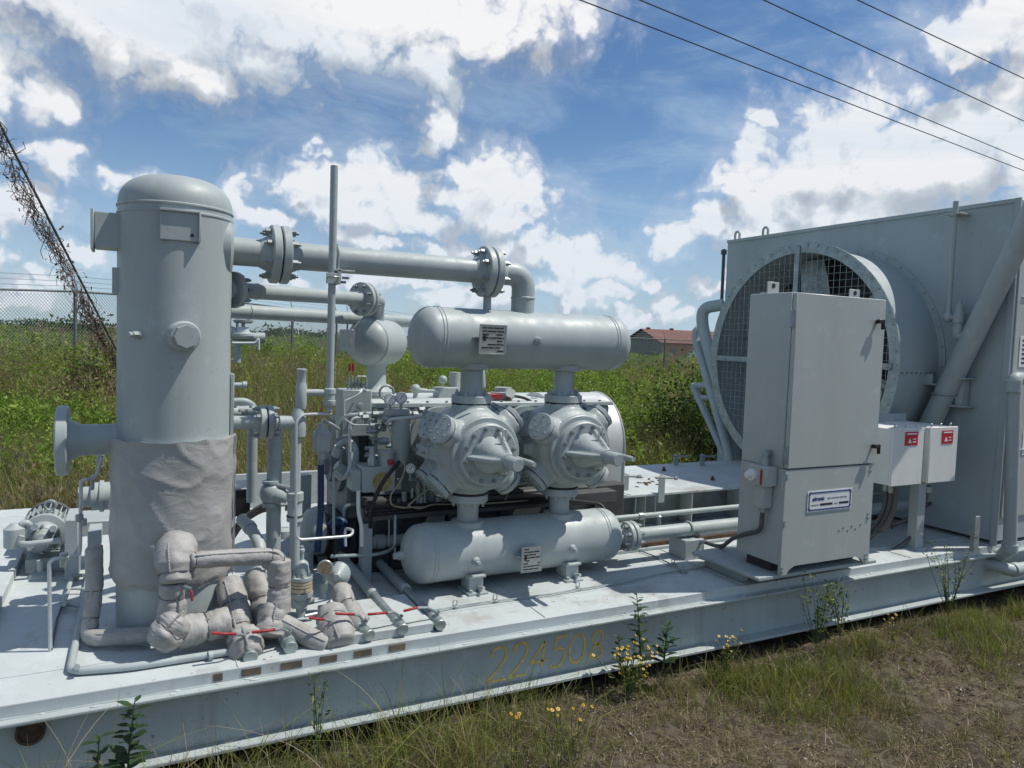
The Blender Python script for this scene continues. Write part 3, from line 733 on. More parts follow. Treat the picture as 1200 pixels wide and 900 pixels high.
MB().lathe((rb.x, rb.y, rb.z-.13), -Z3, [(0, .09), (.04, .066), (rb.z-.13-zf-.06, .066), (rb.z-.13-zf-.02, .09), (rb.z-.13-zf, .12), (rb.z-.10-zf, .12)], 28).build('standpipe', 'paint', t)
MB().lathe((rb.x, rb.y, zf-.035), -Z3, [(0, .12), (.03, .12), (.03, .15), (.12, .17), (.3, .2)], 28).build('cylinder_neck', 'paint', t)
np_ = P(405, 399, y=4.7); MB().box((np_.x-.016, 4.55, np_.z-.07), (np_.x+.016, 4.80, np_.z+.07), .002).build('plate_bracket', 'steel', t)
q0, q1 = P(272, 364.5, y=4.5), P(500, 378, y=5.2)
t = thing('cooling_gas_pipe', 'thin far grey pipe, lowest of the three running right from the tall vessel', 'pipe', q0)
MB().tube([q0-(q1-q0).normalized()*.1, q0, q1, q1+Vector((.5, .2, 0)), q1+Vector((.6, .3, -.5))], .042, 20, .1).build('straight_run', 'paint', t)
dz = (q1-q0).normalized(); MB().lathe(q0+dz*.10, dz, [(0, .042), (.004, .046), (.012, .046), (.016, .042)], 24).build('weld_bead', 'paint', t)

# ------------------------------------------------------------------ vent pole and relief valve stand
yp = 3.86
def pv(u, v): return P(u, v, y=yp)
def vlathe(c, prof, seg=28): return MB().lathe(c, Z3, prof, seg)
t = thing('vent_pole', 'tall thin grey vent pipe standing up in front of the thick top pipe', 'vent pipe', pv(387, 474))
a, b = pv(386.5, 455), pv(394, 195); xx = a.x; 
MB().cyl((xx, yp, a.z-.01), (xx, yp, b.z), .0195, seg=18).build('pole', 'paint', t)
MB().cyl((xx, yp, b.z), (xx, yp, b.z+.002), .0165, seg=16).build('dark_opening', 'dark', t)
zj = pv(386, 466).z
vlathe((xx, yp, zj), [(-.042, .028), (-.036, .031), (-.014, .031), (-.012, .028), (.02, .028), (.022, .032), (.046, .032), (.05, .026)]).build('coupling', 'paint', t)
vlathe((xx, yp, zj-.042), [(-.03, .014), (-.028, .018), (0, .018)], 8).build('drain_plug', 'paint', t)
xr = pv(353, 460).x; zr = pv(353, 460).z
MB().cyl((xr, yp, zr), (xx, yp, zr), .0175, seg=16).build('outlet_arm', 'paint', t)
# clamp with U bolt on the thick pipe
zc_ = pv(391, 325).z; m = MB(); m.box((xx-.036, yp-.03, zc_-.035), (xx+.022, yp-.022, zc_+.02), .002); m.box((xx+.022, yp-.03, zc_-.035), (xx+.04, yp+.10, zc_+.045), .002); m.box((xx+.01, yp-.03, zc_+.030), (xx+.11, yp+.06, zc_+.040), .002)
cl = m.build('clamp_bracket', 'paint', t)
MB().tube([(xx+.045, 3.925, zc_+.035), (xx+.045, 3.915, zc+.05), (xx+.045, 3.97, zc+.085), (xx+.045, 4.03, zc+.085)], .008, 8, .04).build('u_bolt', 'galv', cl)
m = MB(); m.cyl((xx+.05, yp-.01, zc_-.0), (xx+.085, yp-.01, zc_-.0), .007, seg=6); m.cyl((xx+.05, yp+.03, zc_-.02), (xx+.08, yp+.03, zc_-.02), .007, seg=6); m.tube([(xx-.03, yp-.034, zc_), (xx, yp-.05, zc_), (xx+.03, yp-.034, zc_)], .005, 6, .02); m.build('bolting', 'steel', cl, stuff=True)

t = thing('relief_valve_stand', 'slim grey upright of relief valve, tee and couplings between vessel and vent pole', 'relief valve', pv(350, 680))
zz = lambda v: pv(350, v).z
x0 = pv(346.5, 540).x
m = MB().lathe((xr, yp, 0), Z3, [(zz(479), .024), (zz(473), .029), (zz(452), .029), (zz(449), .023), (zz(447), .0235), (zz(436), .0235), (zz(435), .026), (zz(432.5), .026), (zz(432), .02)], 24)
m.build('relief_valve', 'paint', t)
m = MB().lathe((x0+.008, yp, 0), Z3, [(zz(511), .039), (zz(503), .041), (zz(489), .040), (zz(484), .030), (zz(478), .024)], 28); m.cyl((x0-.085, yp, zz(495)), (x0, yp, zz(495)), .036, .036, 24); m.cyl((x0-.10, yp, zz(495)), (x0-.08, yp, zz(495)), .024, .024, 20)
m.build('tee_body', 'paint', t)
MB().cyl((x0, yp, zz(600)), (x0, yp, zz(508)), .0265, seg=24).build('riser', 'paint', t)
vlathe((x0, yp, 0), [(zz(611), .030), (zz(610), .040), (zz(606), .040), (zz(605), .037), (zz(587), .037), (zz(586), .043), (zz(577), .043), (zz(576), .034)], 28).build('union', 'paint', t)
MB().lathe((x0, yp, zz(603)), -Z3, [(0, .041), (.006, .043), (.008, .038)], 28).build('gasket', 'gasket', t)
MB().cyl((x0+.005, yp, zz(664)), (x0, yp, zz(610)), .026, seg=24).build('riser', 'paint', t)
x1 = pv(353, 680).x
vlathe((x1, yp, 0), [(zz(676), .035), (zz(674), .037), (zz(662), .037), (zz(659), .031), (zz(656), .012), (zz(648), .012), (zz(647), .016), (zz(644), .016), (zz(643), .008), (zz(640), .008)], 28).build('bonnet', 'paint', t)
for v0, v1, mm_, rr in ((679, 675, 'paint', .060), (686.5, 680, 'beige', .058), (692, 687.5, 'beige', .058), (698, 693, 'paint', .062), (683.5, 683, 'gasket', .0583), (701, 698.5, 'paint', .05)):
    MB().cyl((x1, yp, zz(v0)), (x1, yp, zz(v1)), rr, seg=32).build('flange_ring' if mm_ != 'gasket' else 'gasket', mm_, t)
MB().bolts((x1, yp, zz(675)), Z3, .048, 6, .009, .012).build('bolting', 'paint', t, stuff=True)
MB().cyl((x1-.045, yp-.02, zz(705)), (x1+.06, yp+.02, zz(705)), .028, seg=20).cyl((x1, yp, zz(700)), (x1, yp, zz(712)), .034, seg=20).build('valve_body', 'paint', t)
MB().cyl((x1, yp, D), (x1, yp, zz(708)), .024, seg=18).build('riser', 'paint', t)
MB().tube([pv(430, 436) if False else P(389, 485, y=yp), P(372, 485, y=yp), P(354, 486, y=yp-.05), P(347, 494, y=yp-.06), P(346.5, 633, y=yp-.06), P(412, 628, y=yp-.06), P(414, 621, y=yp), P(404, 619, y=yp+.15), P(405, 640, y=yp+.15)], .0075, 8, .04).build('impulse_tube', 'stain', t)

# ------------------------------------------------------------------ piping right behind the vessel
t = thing('scrubber_outlet_piping', 'grey flanged outlet pipe and drop pipes right of the tall vessel', 'piping', P(318, 640, y=4.1))
zq = P(290, 495, y=4.0).z
MB().cyl((.40, 4.0, zq), (P(303, 495, y=4.0).x, 4.0, zq), .036, seg=24).build('nozzle', 'paint', t)
fc = P(311.5, 497, y=4.0); flange_pair((fc.x, 4.0, zq), X3, .088, .030, 6, t, hub=.036, hub_len=.03, br=.013, bh=.02)
MB().tube([(fc.x+.03, 4.0, zq), (fc.x+.09, 3.97, zq), (x0-.06, yp, zq)], .022, 16).build('nozzle', 'paint', t)
MB().tube([P(322, 505, y=4.2), P(320, 660, y=4.2)], .040, 24).build('drop_pipe', 'paint', t)
MB().cyl(P(322.5, 505, y=4.2)-Z3*.012, P(322.5, 505, y=4.2)+Z3*.004, .043, seg=24).build('cap', 'paint', t)
m = MB(); c = P(317, 578, y=4.17); m.sphere(c, .058, 18, (1, 1, 1.15)); m.cyl(c+Z3*.055, c+Z3*.07, .044, seg=20); m.cyl(c-Z3*.075, c-Z3*.05, .044, seg=20)
m.cyl(c, c+Vector((.09, -.05, -.03)), .05, .042, 20); m.build('swing_valve', 'cast', t)
m = MB(); k = c+Vector((.10, -.055, -.03)); 
for dv in ((0, 0, .05), (.0, 0, -.05), (.04, .02, .02), (-.03, -.02, -.02)): m.cyl(k+Vector(dv)-X3*.03, k+Vector(dv)+X3*.03, .013, seg=6)
m.cyl(c+Vector((-.02, 0, .06)), c+Vector((.14, -.08, .02)), .012, seg=8); m.build('bolting', 'steel', t, stuff=True)
t = thing('bypass_piping', 'thinner grey bypass pipe with hooked bend behind the flanged outlet', 'piping', P(295, 590, y=4.4))
MB().tube([P(295, 588, y=4.45), P(295.5, 505, y=4.45), P(297, 484, y=4.4), P(262, 483, y=4.3)], .03, 20, .05).build('drop_pipe', 'paint', t)
MB().tube([P(268, 470.5, y=4.4), P(288, 470, y=4.4), P(297, 476, y=4.42), P(298, 484, y=4.42)], .020, 16, .05).build('hooked_bend', 'paint', t)
MB().cyl(P(272, 482, y=4.35), P(298, 481.5, y=4.35), .030, seg=20).build('sleeve', 'paint', t)
for u in (276, 294): 
    MB().bolts(P(u, 481, y=4.3), (-.3, -1, 0), .022, 4, .008, .012).build('bolting', 'steel', t, stuff=True)
# domed tank on the deck behind the stand (visible between pipes), black box, hose
t = thing('domed_pot', 'low grey round pot with flat dome behind the relief valve stand', 'pot', P(330, 650, y=4.5))
c = P(333, 640, y=4.45); vlathe((c.x, 4.45, 0), [(D, .17), (c.z-.03, .17), (c.z-.025, .185), (c.z-.01, .185), (c.z, .16), (c.z+.05, .075), (c.z+.055, .06), (c.z+.10, .055), (c.z+.105, .045)], 32).build('pot_body', 'paint', t)
MB().bolts((c.x, 4.45, c.z-.01), Z3, .172, 10, .01, .012).build('bolting', 'steel', t, stuff=True)
t = thing('drain_tank', 'horizontal grey tank in the shade behind the relief valve stand', 'tank', P(395, 650, y=4.75))
a = P(350, 640, y=4.78); b = Vector((1.12, 4.78, 0)); m = MB(); m.lathe((a.x, 4.78, D+.20), X3, [(0, .03), (.02, .10), (.06, .145), (.11, .16), (b.x-a.x-.02, .16), (b.x-a.x, .13)], 28); m.build('tank_shell', 'paint', t)
for f in (.25, .8): MB().box(d3(a.x+(b.x-a.x)*f-.03, 4.66, .0005), d3(a.x+(b.x-a.x)*f+.03, 4.90, .06), .003).build('saddle', 'darkgrey', t)
MB().tube([(a.x+.25, 4.62, D+.30), (a.x+.25, 4.60, D+.40), (a.x+.45, 4.60, D+.40), (a.x+.45, 4.60, D+.05)], .016, 8, .04).build('tube', 'galv', t)
t = thing('black_battery_box', 'black box behind the right side of the tall vessel', 'box', P(282, 600, y=4.9))
a, b = P(270, 602, y=4.9), P(291, 570, y=4.9); MB().box((a.x-.1, 4.8, a.z), (b.x, 5.05, b.z), .006).build('box_body', 'black', t)
MB().box((a.x-.11, 4.79, b.z-.0), (b.x+.008, 5.06, b.z+.012), .003).build('lid', 'steel', t)
t = thing('black_hose', 'black rubber hoses lying between the vessel and the pot', 'hose', P(290, 620, y=4.6))
for k in range(3): MB().tube([P(272, 622+5*k, y=4.5), P(285, 606+3*k, y=4.55), P(303, 594+3*k, y=4.6), P(318, 588+4*k, y=4.7)], .012, 8, .05).build('hose', 'black', t)
t = thing('angled_drain_pipe', 'short banded grey pipe slanting down behind the vessel blanket', 'pipe', P(305, 640, y=4.2))
MB().tube([P(283, 608, y=4.35), P(297, 624, y=4.2), P(305, 640, y=4.1), P(306, 660, y=4.05)], .032, 16, .04).build('pipe', 'paint', t)
a, b = P(291, 616, y=4.27), P(294, 620, y=4.24); dd = (b-a).normalized(); MB().cyl(a, b, .038, seg=18).build('band', 'galv', t)
# brown wooden-looking boards of the rear skid edge seen between the pipes
t = thing('rear_side_rail', 'dark grey rear channel rail behind the pipes', 'rail', P(360, 570, y=6.5))
a = P(300, 557, y=6.5); MB().box((a.x-.3, 6.45, D), (a.x+2.2, 6.5, a.z+.02), .004).build('rail', 'reardeck', t)
a = P(356, 580, y=5.0); MB().box((a.x-.03, 5.0, D), (a.x+.05, 5.08, P(356, 557, y=5.0).z), .004).build('post', 'paint', t)

# ------------------------------------------------------------------ quilted insulated pipes before the vessel
M['jacket'] = mat('pipe_jacket_fabric', (.35, .345, .33), .6, var=.14, scale=9, bump=.30, bscale=34, dirt=(.19, .18, .16), dirt_amt=.6, dscale=6)
def lumpy(m, pts, r, seg=26, bend=.06, amp=.10, n=40, seed=0, bulge=None, cinch=()):
    """fabric-wrapped pipe: resampled path, wrinkled radius"""
    pts = [Vector(p) for p in pts]; out = [pts[0]]
    for i in range(1, len(pts)-1):
        a, p, b = pts[i-1], pts[i], pts[i+1]; u1, u2 = a-p, b-p; L = min(bend, u1.length*.49, u2.length*.49)
        s1, e1 = p+u1.normalized()*L, p+u2.normalized()*L
        for k in range(7): tt = k/6; out.append(s1*(1-tt)**2+p*2*tt*(1-tt)+e1*tt*tt)
    out.append(pts[-1])
    dist = [0]
    for i in range(1, len(out)): dist.append(dist[-1]+(out[i]-out[i-1]).length)
    q = []
    for k in range(n+1):
        dd = dist[-1]*k/n; i = 1
        while i < len(out)-1 and dist[i] < dd: i += 1
        tt = (dd-dist[i-1])/max(1e-6, dist[i]-dist[i-1]); q.append(out[i-1].lerp(out[i], min(1, tt)))
    rings = []; x = None
    for i, p in enumerate(q):
        t_ = (q[min(i+1, n)]-q[max(i-1, 0)]).normalized()
        if x is None: x, y, _ = frame(t_)
        else: x = (x-t_*x.dot(t_)).normalized()
        y = t_.cross(x); ring = []
        f = i/n; rb_ = r*(bulge(f) if bulge else 1.0)*(1-.28*max(0, 1-f*n/1.6)**2-.28*max(0, 1-(1-f)*n/1.6)**2)
        ci = sum(math.exp(-((f-c_)*dist[-1]/.016)**2) for c_ in cinch); cf = sum(math.exp(-abs(f-c_)*dist[-1]/.035) for c_ in cinch); rb_ *= 1-.12*min(1, ci)
        for k in range(seg):
            a_ = 2*math.pi*k/seg; dv = x*math.cos(a_)+y*math.sin(a_); s_ = p*11+dv*1.0+Vector((seed*3.7, 0, 0))
            w = mnoise.noise(s_)*amp*.42 + (1-abs(mnoise.noise(p*17+dv*1.3+Vector((0, seed*2.1, 0)))))**5*amp*.40 - (1-abs(mnoise.noise(p*21+dv*1.6+Vector((seed*1.3, 5, 0)))))**7*amp*.34 - amp*.08
            w += cf*.040*math.cos(k*2*math.pi/seg*7+seed+3*mnoise.noise(dv*2+p*9))
            w -= .075*max(0, 1-abs(mnoise.noise(p*30+dv*2.6+Vector((9, seed, 0))))*7)*(.4+.6*min(1, cf)) 
            ring.append(p+dv*rb_*(1+w))
        rings.append(ring)
    m.rings(rings); return q
def strap(parent, q, i, r, mat_='cord'):
    t_ = (q[min(i+1, len(q)-1)]-q[max(i-1, 0)]).normalized(); x, y, _ = frame(t_)
    MB().tube([q[i]+(x*math.cos(a)+y*math.sin(a))*r for a in [2*math.pi*k/20 for k in range(21)]], .0022, 5).build('strap', mat_, parent)
def insul(name, label, pts, r, seed, bend=.06, amp=.13, straps=(), bulge=None, n=44, cat='insulated pipe'):
    pts = [Vector(p) for p in pts]; t = thing(name, label, cat, pts[0], 'insulated pipes')
    n = int(n*1.5); m = MB(); q = lumpy(m, pts, r, seed=seed, bend=bend, amp=amp, n=n, bulge=bulge, cinch=straps); m.build('fabric_jacket', 'jacket', t, ang=60)
    sm = [q[i]+Vector((math.cos(seed*1.9)*.45, -.62, .65)).normalized()*r*(bulge(i/n) if bulge else 1.0)*(1.0+amp*.15*math.sin(i*2.2)) for i in range(2, n-1)]
    MB().tube(sm, .0042, 5).build('stitched_seam', 'blanket', t)
    for f in straps: strap(t, q, int(f*n), r*(bulge(f) if bulge else 1)*.90)
    return t, q
def red_handle(parent, a, b, w=.0075):
    a, b = Vector(a), Vector(b); dv = (b-a); x = dv.normalized(); y = Z3.cross(x).normalized(); z = x.cross(y)
    h = MB().obox((a+b)/2, (dv.length/2, w, .005), (x, y, z), .003); return h.build('red_handle', 'red', parent)
def ball_valve(name, label, tip, direction, handle, L=.13, r=.030, cat='ball valve'):
    """valve at the end of a drain line; tip = outer end, direction = towards the line"""
    tip = Vector(tip); d = Vector(direction).normalized(); t = thing(name, label, cat, tip, 'drain valves with red handles')
    m = MB(); m.lathe(tip, d, [(0, r*.82), (.004, r*.95), (.022, r*.95), (.026, r*.80), (.034, r*.80), (.036, r*1.0), (.085, r*1.02), (.09, r*.8), (L-.025, r*.8), (L-.022, r*.95), (L, r*.95)], 20); m.build('valve_body', 'galv', t)
    c = tip+d*.06; MB().cyl(c, c+Z3*(r+.022), .011, seg=10).cyl(c+Z3*(r+.014), c+Z3*(r+.022), .017, seg=6).build('stem', 'steel', t)
    s = MB().tube([c+Z3*(r+.018), c+Z3*(r+.018)+(Vector(handle[0])-c-Z3*(r+.018))*.5+Z3*.012, Vector(handle[0])], .007, 6); s.build('lever', 'galv', t)
    hh_ = red_handle(t, handle[0], handle[1]); return t
yi = 3.66
insul('insulated_pipe', 'fabric wrapped pipe standing left of the tall vessel then turning along its foot', [P(110, 640, y=3.95), P(111, 690, y=3.93), P(104, 745, y=3.86), P(112, 748, y=3.80), P(182, 743, y=3.70)], .038, 1, bend=.05, straps=(.30, .46))
insul('insulated_pipe', 'bulbous fabric wrapped elbow on the vessel blanket, gathered at its end', [P(208, 640, y=3.74), P(206, 650, y=3.66), P(206, 668, y=3.60), P(206, 684, y=3.58)], .088, 2, bend=.05, amp=.16, straps=(.80,), bulge=lambda f: 1.0+.18*math.sin(f*3.14)-.25*f, n=30)
insul('insulated_pipe', 'fabric wrapped drop between the bulbous elbow and the lower tee', [P(203, 682, y=3.60), P(202, 712, y=3.60), P(198, 735, y=3.58)], .060, 3, amp=.20, straps=(.35,), n=30)
insul('insulated_pipe', 'round fabric wrapped tee at the front foot of the vessel', [P(213, 722, y=3.56), P(196, 742, y=3.54), P(184, 757, y=3.54)], .070, 4, amp=.18, straps=(.45,), bulge=lambda f: .8+.4*math.sin(f*3.14), n=30)
insul('insulated_pipe', 'thick fabric wrapped run lying on the deck right of the lower tee', [P(205, 742, y=3.58), P(238, 735, y=3.60), P(268, 728, y=3.62)], .072, 5, amp=.15, straps=(.55,), n=34)
insul('insulated_pipe', 'level fabric wrapped pipe going right from the elbow then bending down', [P(222, 657, y=3.58), P(262, 654, y=3.60), P(322, 651, y=3.64), P(331, 664, y=3.64), P(331, 700, y=3.62)], .040, 6, bend=.06, amp=.12, straps=(.04, .62), n=50)
insul('insulated_pipe', 'swollen fabric wrapped drop under the bent pipe', [P(327, 655, y=3.63), P(327, 690, y=3.62), P(326, 720, y=3.60)], .055, 7, amp=.22, straps=(.5,), n=30)
insul('insulated_pipe', 'leaning fabric wrapped pipe just right of the vessel foot', [P(268, 684, y=3.84), P(274, 705, y=3.74), P(280, 735, y=3.64), P(285, 752, y=3.56)], .068, 8, amp=.17, straps=(.42, .8), n=36)
insul('insulated_pipe', 'fabric wrapped valve bundle above the left red handle', [P(283, 740, y=3.56), P(288, 758, y=3.50), P(292, 772, y=3.45)], .078, 9, amp=.24, straps=(.4,), bulge=lambda f: .8+.35*math.sin(f*3.14), n=28)
insul('insulated_pipe', 'dark shaded fabric wrapped pipe behind the swollen drop', [P(300, 672, y=3.92), P(307, 692, y=3.82), P(310, 724, y=3.72), P(315, 740, y=3.64)], .066, 10, amp=.2, straps=(.5,), n=34)
insul('insulated_pipe', 'smooth fabric wrapped pipe pointing right towards the deck edge', [P(326, 728, y=3.58), P(345, 738, y=3.53), P(368, 750, y=3.46), P(384, 757, y=3.42)], .047, 11, amp=.09, straps=(), n=34)
insul('insulated_pipe', 'fat fabric wrapped valve at the deck edge right of the smooth pipe', [P(388, 716, y=3.62), P(391, 732, y=3.54), P(396, 745, y=3.46), P(401, 757, y=3.40)], .082, 12, amp=.17, straps=(.32,), bulge=lambda f: .85+.22*math.sin(f*3.14), n=32)
insul('insulated_pipe', 'small crumpled fabric wrapped neck under the pressure gauge', [P(398, 690, y=3.80), P(404, 705, y=3.72), P(412, 722, y=3.62), P(425, 735, y=3.55)], .058, 13, amp=.24, straps=(.45,), n=32)
insul('insulated_pipe', 'fabric wrapped knot below the swollen drop', [P(322, 712, y=3.62), P(318, 728, y=3.58), P(316, 748, y=3.54)], .070, 14, amp=.22, straps=(.5,), n=28)
# drain valves; two with long bare pipes
for tip, far, hb, lab in ((P(517, 733, y=3.385), 1.05, ((489, 712), (473, 716)), 'grey ball valve on the right long bare drain pipe'), (P(473, 738, y=3.385), .98, ((454, 718), (431, 720)), 'grey ball valve on the left long bare drain pipe')):
    ball_valve('drain_valve', lab, tip, Y3, (P(*hb[0], y=3.43), P(*hb[1], y=3.43)))
    t = thing('drain_pipe', 'long bare grey drain pipe running back under the compressor, ' + ('right' if tip.x > 1.3 else 'left') + ' one of two', 'drain pipe', tip)
    a = tip+Y3*.13; b = Vector((tip.x, 3.385+far, tip.z+.02))
    MB().cyl(a, a+(b-a)*.45, .0225, seg=18).build('thin_section', 'galv', t); c = a+(b-a)*.45
    MB().lathe(c, (b-a), [(-.01, .026), (0, .033), (.03, .033), (.04, .03), (.75*far, .03)], 20).build('thick_section', 'paint', t)
ball_valve('drain_valve', 'grey ball valve by the fat wrapped valve, red handle over it', P(434, 745, y=3.385), (-.25, 1, .05), (P(415, 720, y=3.43), P(393, 719, y=3.43)))
ball_valve('drain_valve', 'grey ball valve under the swollen wrapped drop', P(341, 760, y=3.41), (-.05, 1, .1), (P(322, 738, y=3.44), P(295, 741, y=3.44)), r=.034)
ball_valve('drain_valve', 'leftmost grey ball valve poking out of its fabric wrap', P(294, 771, y=3.40), (0, 1, .1), (P(276, 743, y=3.42), P(248, 742, y=3.42)), r=.034)
t = thing('valve_lever', 'red lever across the fat wrapped valve', 'lever', P(372, 726, y=3.5)); red_handle(t, P(380, 726, y=3.42), P(362, 724, y=3.42)); MB().tube([P(380, 726, y=3.42), P(388, 728, y=3.46)], .006, 6).build('stem', 'galv', t)
t = thing('valve_lever', 'red upright lever below the bulbous elbow', 'lever', P(225, 690, y=3.5)); red_handle(t, P(224, 692, y=3.52), P(225, 704, y=3.52), .009); MB().tube([P(212, 686, y=3.56), P(224, 690, y=3.52)], .007, 6).build('stem', 'galv', t)
# gauge and dome valve by the stand
t = thing('pressure_gauge', 'dull pressure gauge beside a round grey diaphragm housing near the fabric wraps', 'gauge', P(382, 690, y=3.78))
g = P(381, 665, y=3.74); dv = (Vector((0, 0, EYE))-g); dv.z *= .3; dv.normalize()
MB().lathe(g, dv, [(-.03, .034), (0, .036), (.008, .040), (.012, .036)], 28).build('gauge_case', 'galv', t); MB().cyl(g+dv*.0122, g+dv*.0128, .033, seg=24).build('gauge_dial', 'dialbrown', t)
MB().cyl(g-Z3*.03, P(379, 700, y=3.76), .012, seg=8).cyl(P(380, 682, y=3.75), P(379, 692, y=3.76), .02, seg=8).build('gauge_stem', 'galv', t)
g2 = P(396, 673, y=3.84); dv = Vector((-.35, -1, .05)).normalized(); MB().lathe(g2, dv, [(-.04, .03), (-.02, .062), (-.012, .066), (0, .066), (.012, .056), (.035, .04), (.05, .02), (.06, .016), (.07, .016)], 28).build('diaphragm_housing', 'cast', t)
MB().tube([P(384, 707, y=3.75), P(389, 703, y=3.7), P(385, 716, y=3.66), P(357, 722, y=3.62)], .008, 8, .02).build('drain_tube', 'stain', t)
MB().lathe(P(398, 690, y=3.83), (.1, -.3, -1), [(0, .02), (.05, .02), (.05, .028), (.07, .028)], 12).build('neck', 'galv', t)

# ------------------------------------------------------------------ tubes on the left of the vessel
t = thing('deck_drain_line', 'square-cornered grey drain line laid round the foot of the tall vessel', 'drain line', P(82, 790, z=0))
MB().tube([P(104, 672, z=.02), P(99, 700, z=.02), P(82, 787, z=.02), P(150, 782, z=.02), P(268, 764, z=.02)], .0165, 14, .05).build('line', 'paint', t)
MB().cyl(P(244, 769, z=.02), P(249, 768, z=.02), .022, seg=12).build('coupling', 'paint', t)
MB().tube([P(84, 677, z=.03), P(74, 708, z=.03)], .013, 10).build('line', 'paint', t); MB().tube([P(74, 708, z=.03), P(97, 712, z=.03)], .007, 8).build('tie', 'steel', t)
MB().tube([P(84, 676, z=.03), P(102, 673, z=.03)], .011, 8).build('tie', 'paint', t); MB().tube([P(80, 690, z=.03), P(100, 690, z=.03)], .007, 8).build('tie', 'paint', t)
MB().tube([P(74, 708, z=.02), P(67, 725, z=.015), P(60, 761, z=.01)], .006, 6).build('line', 'conduit', t)
for u, v in ((90, 782), (84, 670), (75, 708)): MB().cyl(P(u, v, z=.0), P(u, v, z=.05), .013, seg=8).build('anchor', 'galv', t)
t = thing('sample_tube', 'thin bright tube with bends standing left of the tall vessel', 'tube', P(59, 763, z=0))
b = P(59, 763, z=0); yb = b.y
MB().tube([b, P(57.5, 660, y=yb), P(62, 655, y=yb), P(93, 651, y=yb+.05), P(94, 640, y=yb+.05), P(95, 563, y=yb+.05), P(100, 562, y=yb+.05), P(112, 560, y=yb+.1), P(119, 535, y=yb+.1)], .0085, 8, .05).build('tube', 'stain', t)
for u, v in ((75, 652), (75, 660), (93, 607), (97, 612)): MB().cyl(P(u, v-4, y=yb+.03), P(u, v+4, y=yb+.03), .017, seg=8).build('fitting', 'galv', t)
# oil pump and motor
ym = 5.15
t = thing('oil_pump', 'small grey pump with finned motor on a pedestal left of the tall vessel', 'pump', P(52, 690, y=ym))
c = P(50, 631, y=ym)
MB().lathe(c+Vector((0, -.02, 0)), Y3, [(0, .070), (.02, .092), (.07, .092), (.08, .066), (.12, .066), (.13, .118), (.155, .122), (.16, .105), (.17, .105), (.38, .105), (.39, .08)], 36).build('pump_body', 'cast', t)
f = MB()
for i in range(26):
    a_ = 2*math.pi*i/26; dv = Vector((math.cos(a_), 0, math.sin(a_))); w_ = Vector((-dv.z, 0, dv.x))
    f.obox(c+Y3*.27+dv*.116, (.018, .10, .003), (dv, Y3, w_), 0)
f.build('cooling_fins', 'cast', t)
MB().lathe(c+Y3*.37, Y3, [(0, .138), (.06, .138), (.08, .11)], 32).build('fan_cowl', 'conduit', t)
rg = c+Vector((.02, .24, .118)); MB().tube([rg+Vector((math.cos(a)*.03, 0, .03+math.sin(a)*.03)) for a in [2*math.pi*k/14 for k in range(15)]], .009, 6).build('lifting_eye', 'galv', t)
m = MB(); m.lathe(c-Y3*.02, -Y3, [(0, .066), (.02, .062), (.03, .048), (.055, .045), (.06, .025), (.075, .025)], 24); m.build('pump_cover', 'cast', t)
MB().bolts(c-Y3*.015, -Y3, .080, 8, .009, .012).build('bolting', 'galv', t, stuff=True)
MB().lathe(P(17, 625, y=ym-.1)-Z3*.02, Z3, [(-.06, .05), (-.055, .055), (.05, .055), (.055, .045), (.08, .02)], 20).build('suction_pot', 'paint', t)
MB().tube([P(24, 615, y=ym-.1), P(32, 612, y=ym-.1), P(38, 622, y=ym-.08)], .02, 10, .04).build('suction_elbow', 'paint', t)
MB().tube([P(26, 628, y=ym-.15), P(22, 636, y=ym-.15), P(30, 638, y=ym-.17), P(72, 633, y=ym-.17)], .017, 10, .03).build('discharge_tube', 'paint', t)
m = MB(); a = P(33, 644, y=ym+.1); m.box((a.x, ym-.05, D), (a.x+.24, ym+.35, c.z-.11), .004); m.build('pedestal', 'paint', t)
MB().cyl((c.x+.0, ym-.12, D), (c.x, ym-.12, c.z-.1), .02, seg=10).lathe((c.x, ym-.12, D), Z3, [(0, .07), (.02, .06), (.035, .02)], 16).build('stay', 'paint', t)
for (u, v) in ((40, 618), (62, 620), (66, 634), (36, 640)): MB().cyl(P(u, v, y=ym-.12), P(u, v, y=ym+.05), .02, seg=8).build('port', 'galv', t)
t = thing('cable_trough', 'upright grey channel between the pump and the tall vessel', 'channel', P(82, 675, y=4.9))
a, b = P(76, 672, y=4.9), P(92, 608, y=4.9); MB().box((a.x, 4.88, D), (b.x, 5.2, b.z), .004).build('channel', 'paint', t)
t = thing('header_box', 'horizontal grey beam joining the pump channel and the tall vessel', 'beam', P(110, 630, y=5.1))
a, b = P(92, 627, y=5.1), P(122, 608, y=5.1); MB().box((a.x, 5.05, a.z), (b.x+.1, 5.35, b.z), .004).build('beam', 'paint', t)
a, b = P(103, 640, y=4.8), P(119, 620, y=4.8); MB().box((a.x, 4.75, a.z), (b.x, 4.95, b.z), .004).build('bracket', 'paint', t)
t = thing('side_gauge', 'small gauge and elbow on the left flank of the tall vessel', 'gauge', P(112, 585, y=4.5))
c = P(107, 582, y=4.5); MB().cyl(c, c+X3*.12, .075, seg=24).cyl(c-X3*.06, c, .055, seg=20).lathe(c+X3*.04, X3, [(0, .085), (.02, .085)], 24).build('nozzle', 'paint', t)
MB().box(P(106, 575, y=4.35), P(111, 556, y=4.4), .004).build('gauge_cock', 'galv', t); MB().cyl(P(116, 545, y=4.4), P(118, 533, y=4.4), .018, seg=8).build('gauge_cock', 'galv', t)
MB().cyl(P(113, 640, y=3.97), P(113, 655, y=3.97), .028, seg=14).build('red_cap', 'red', t)
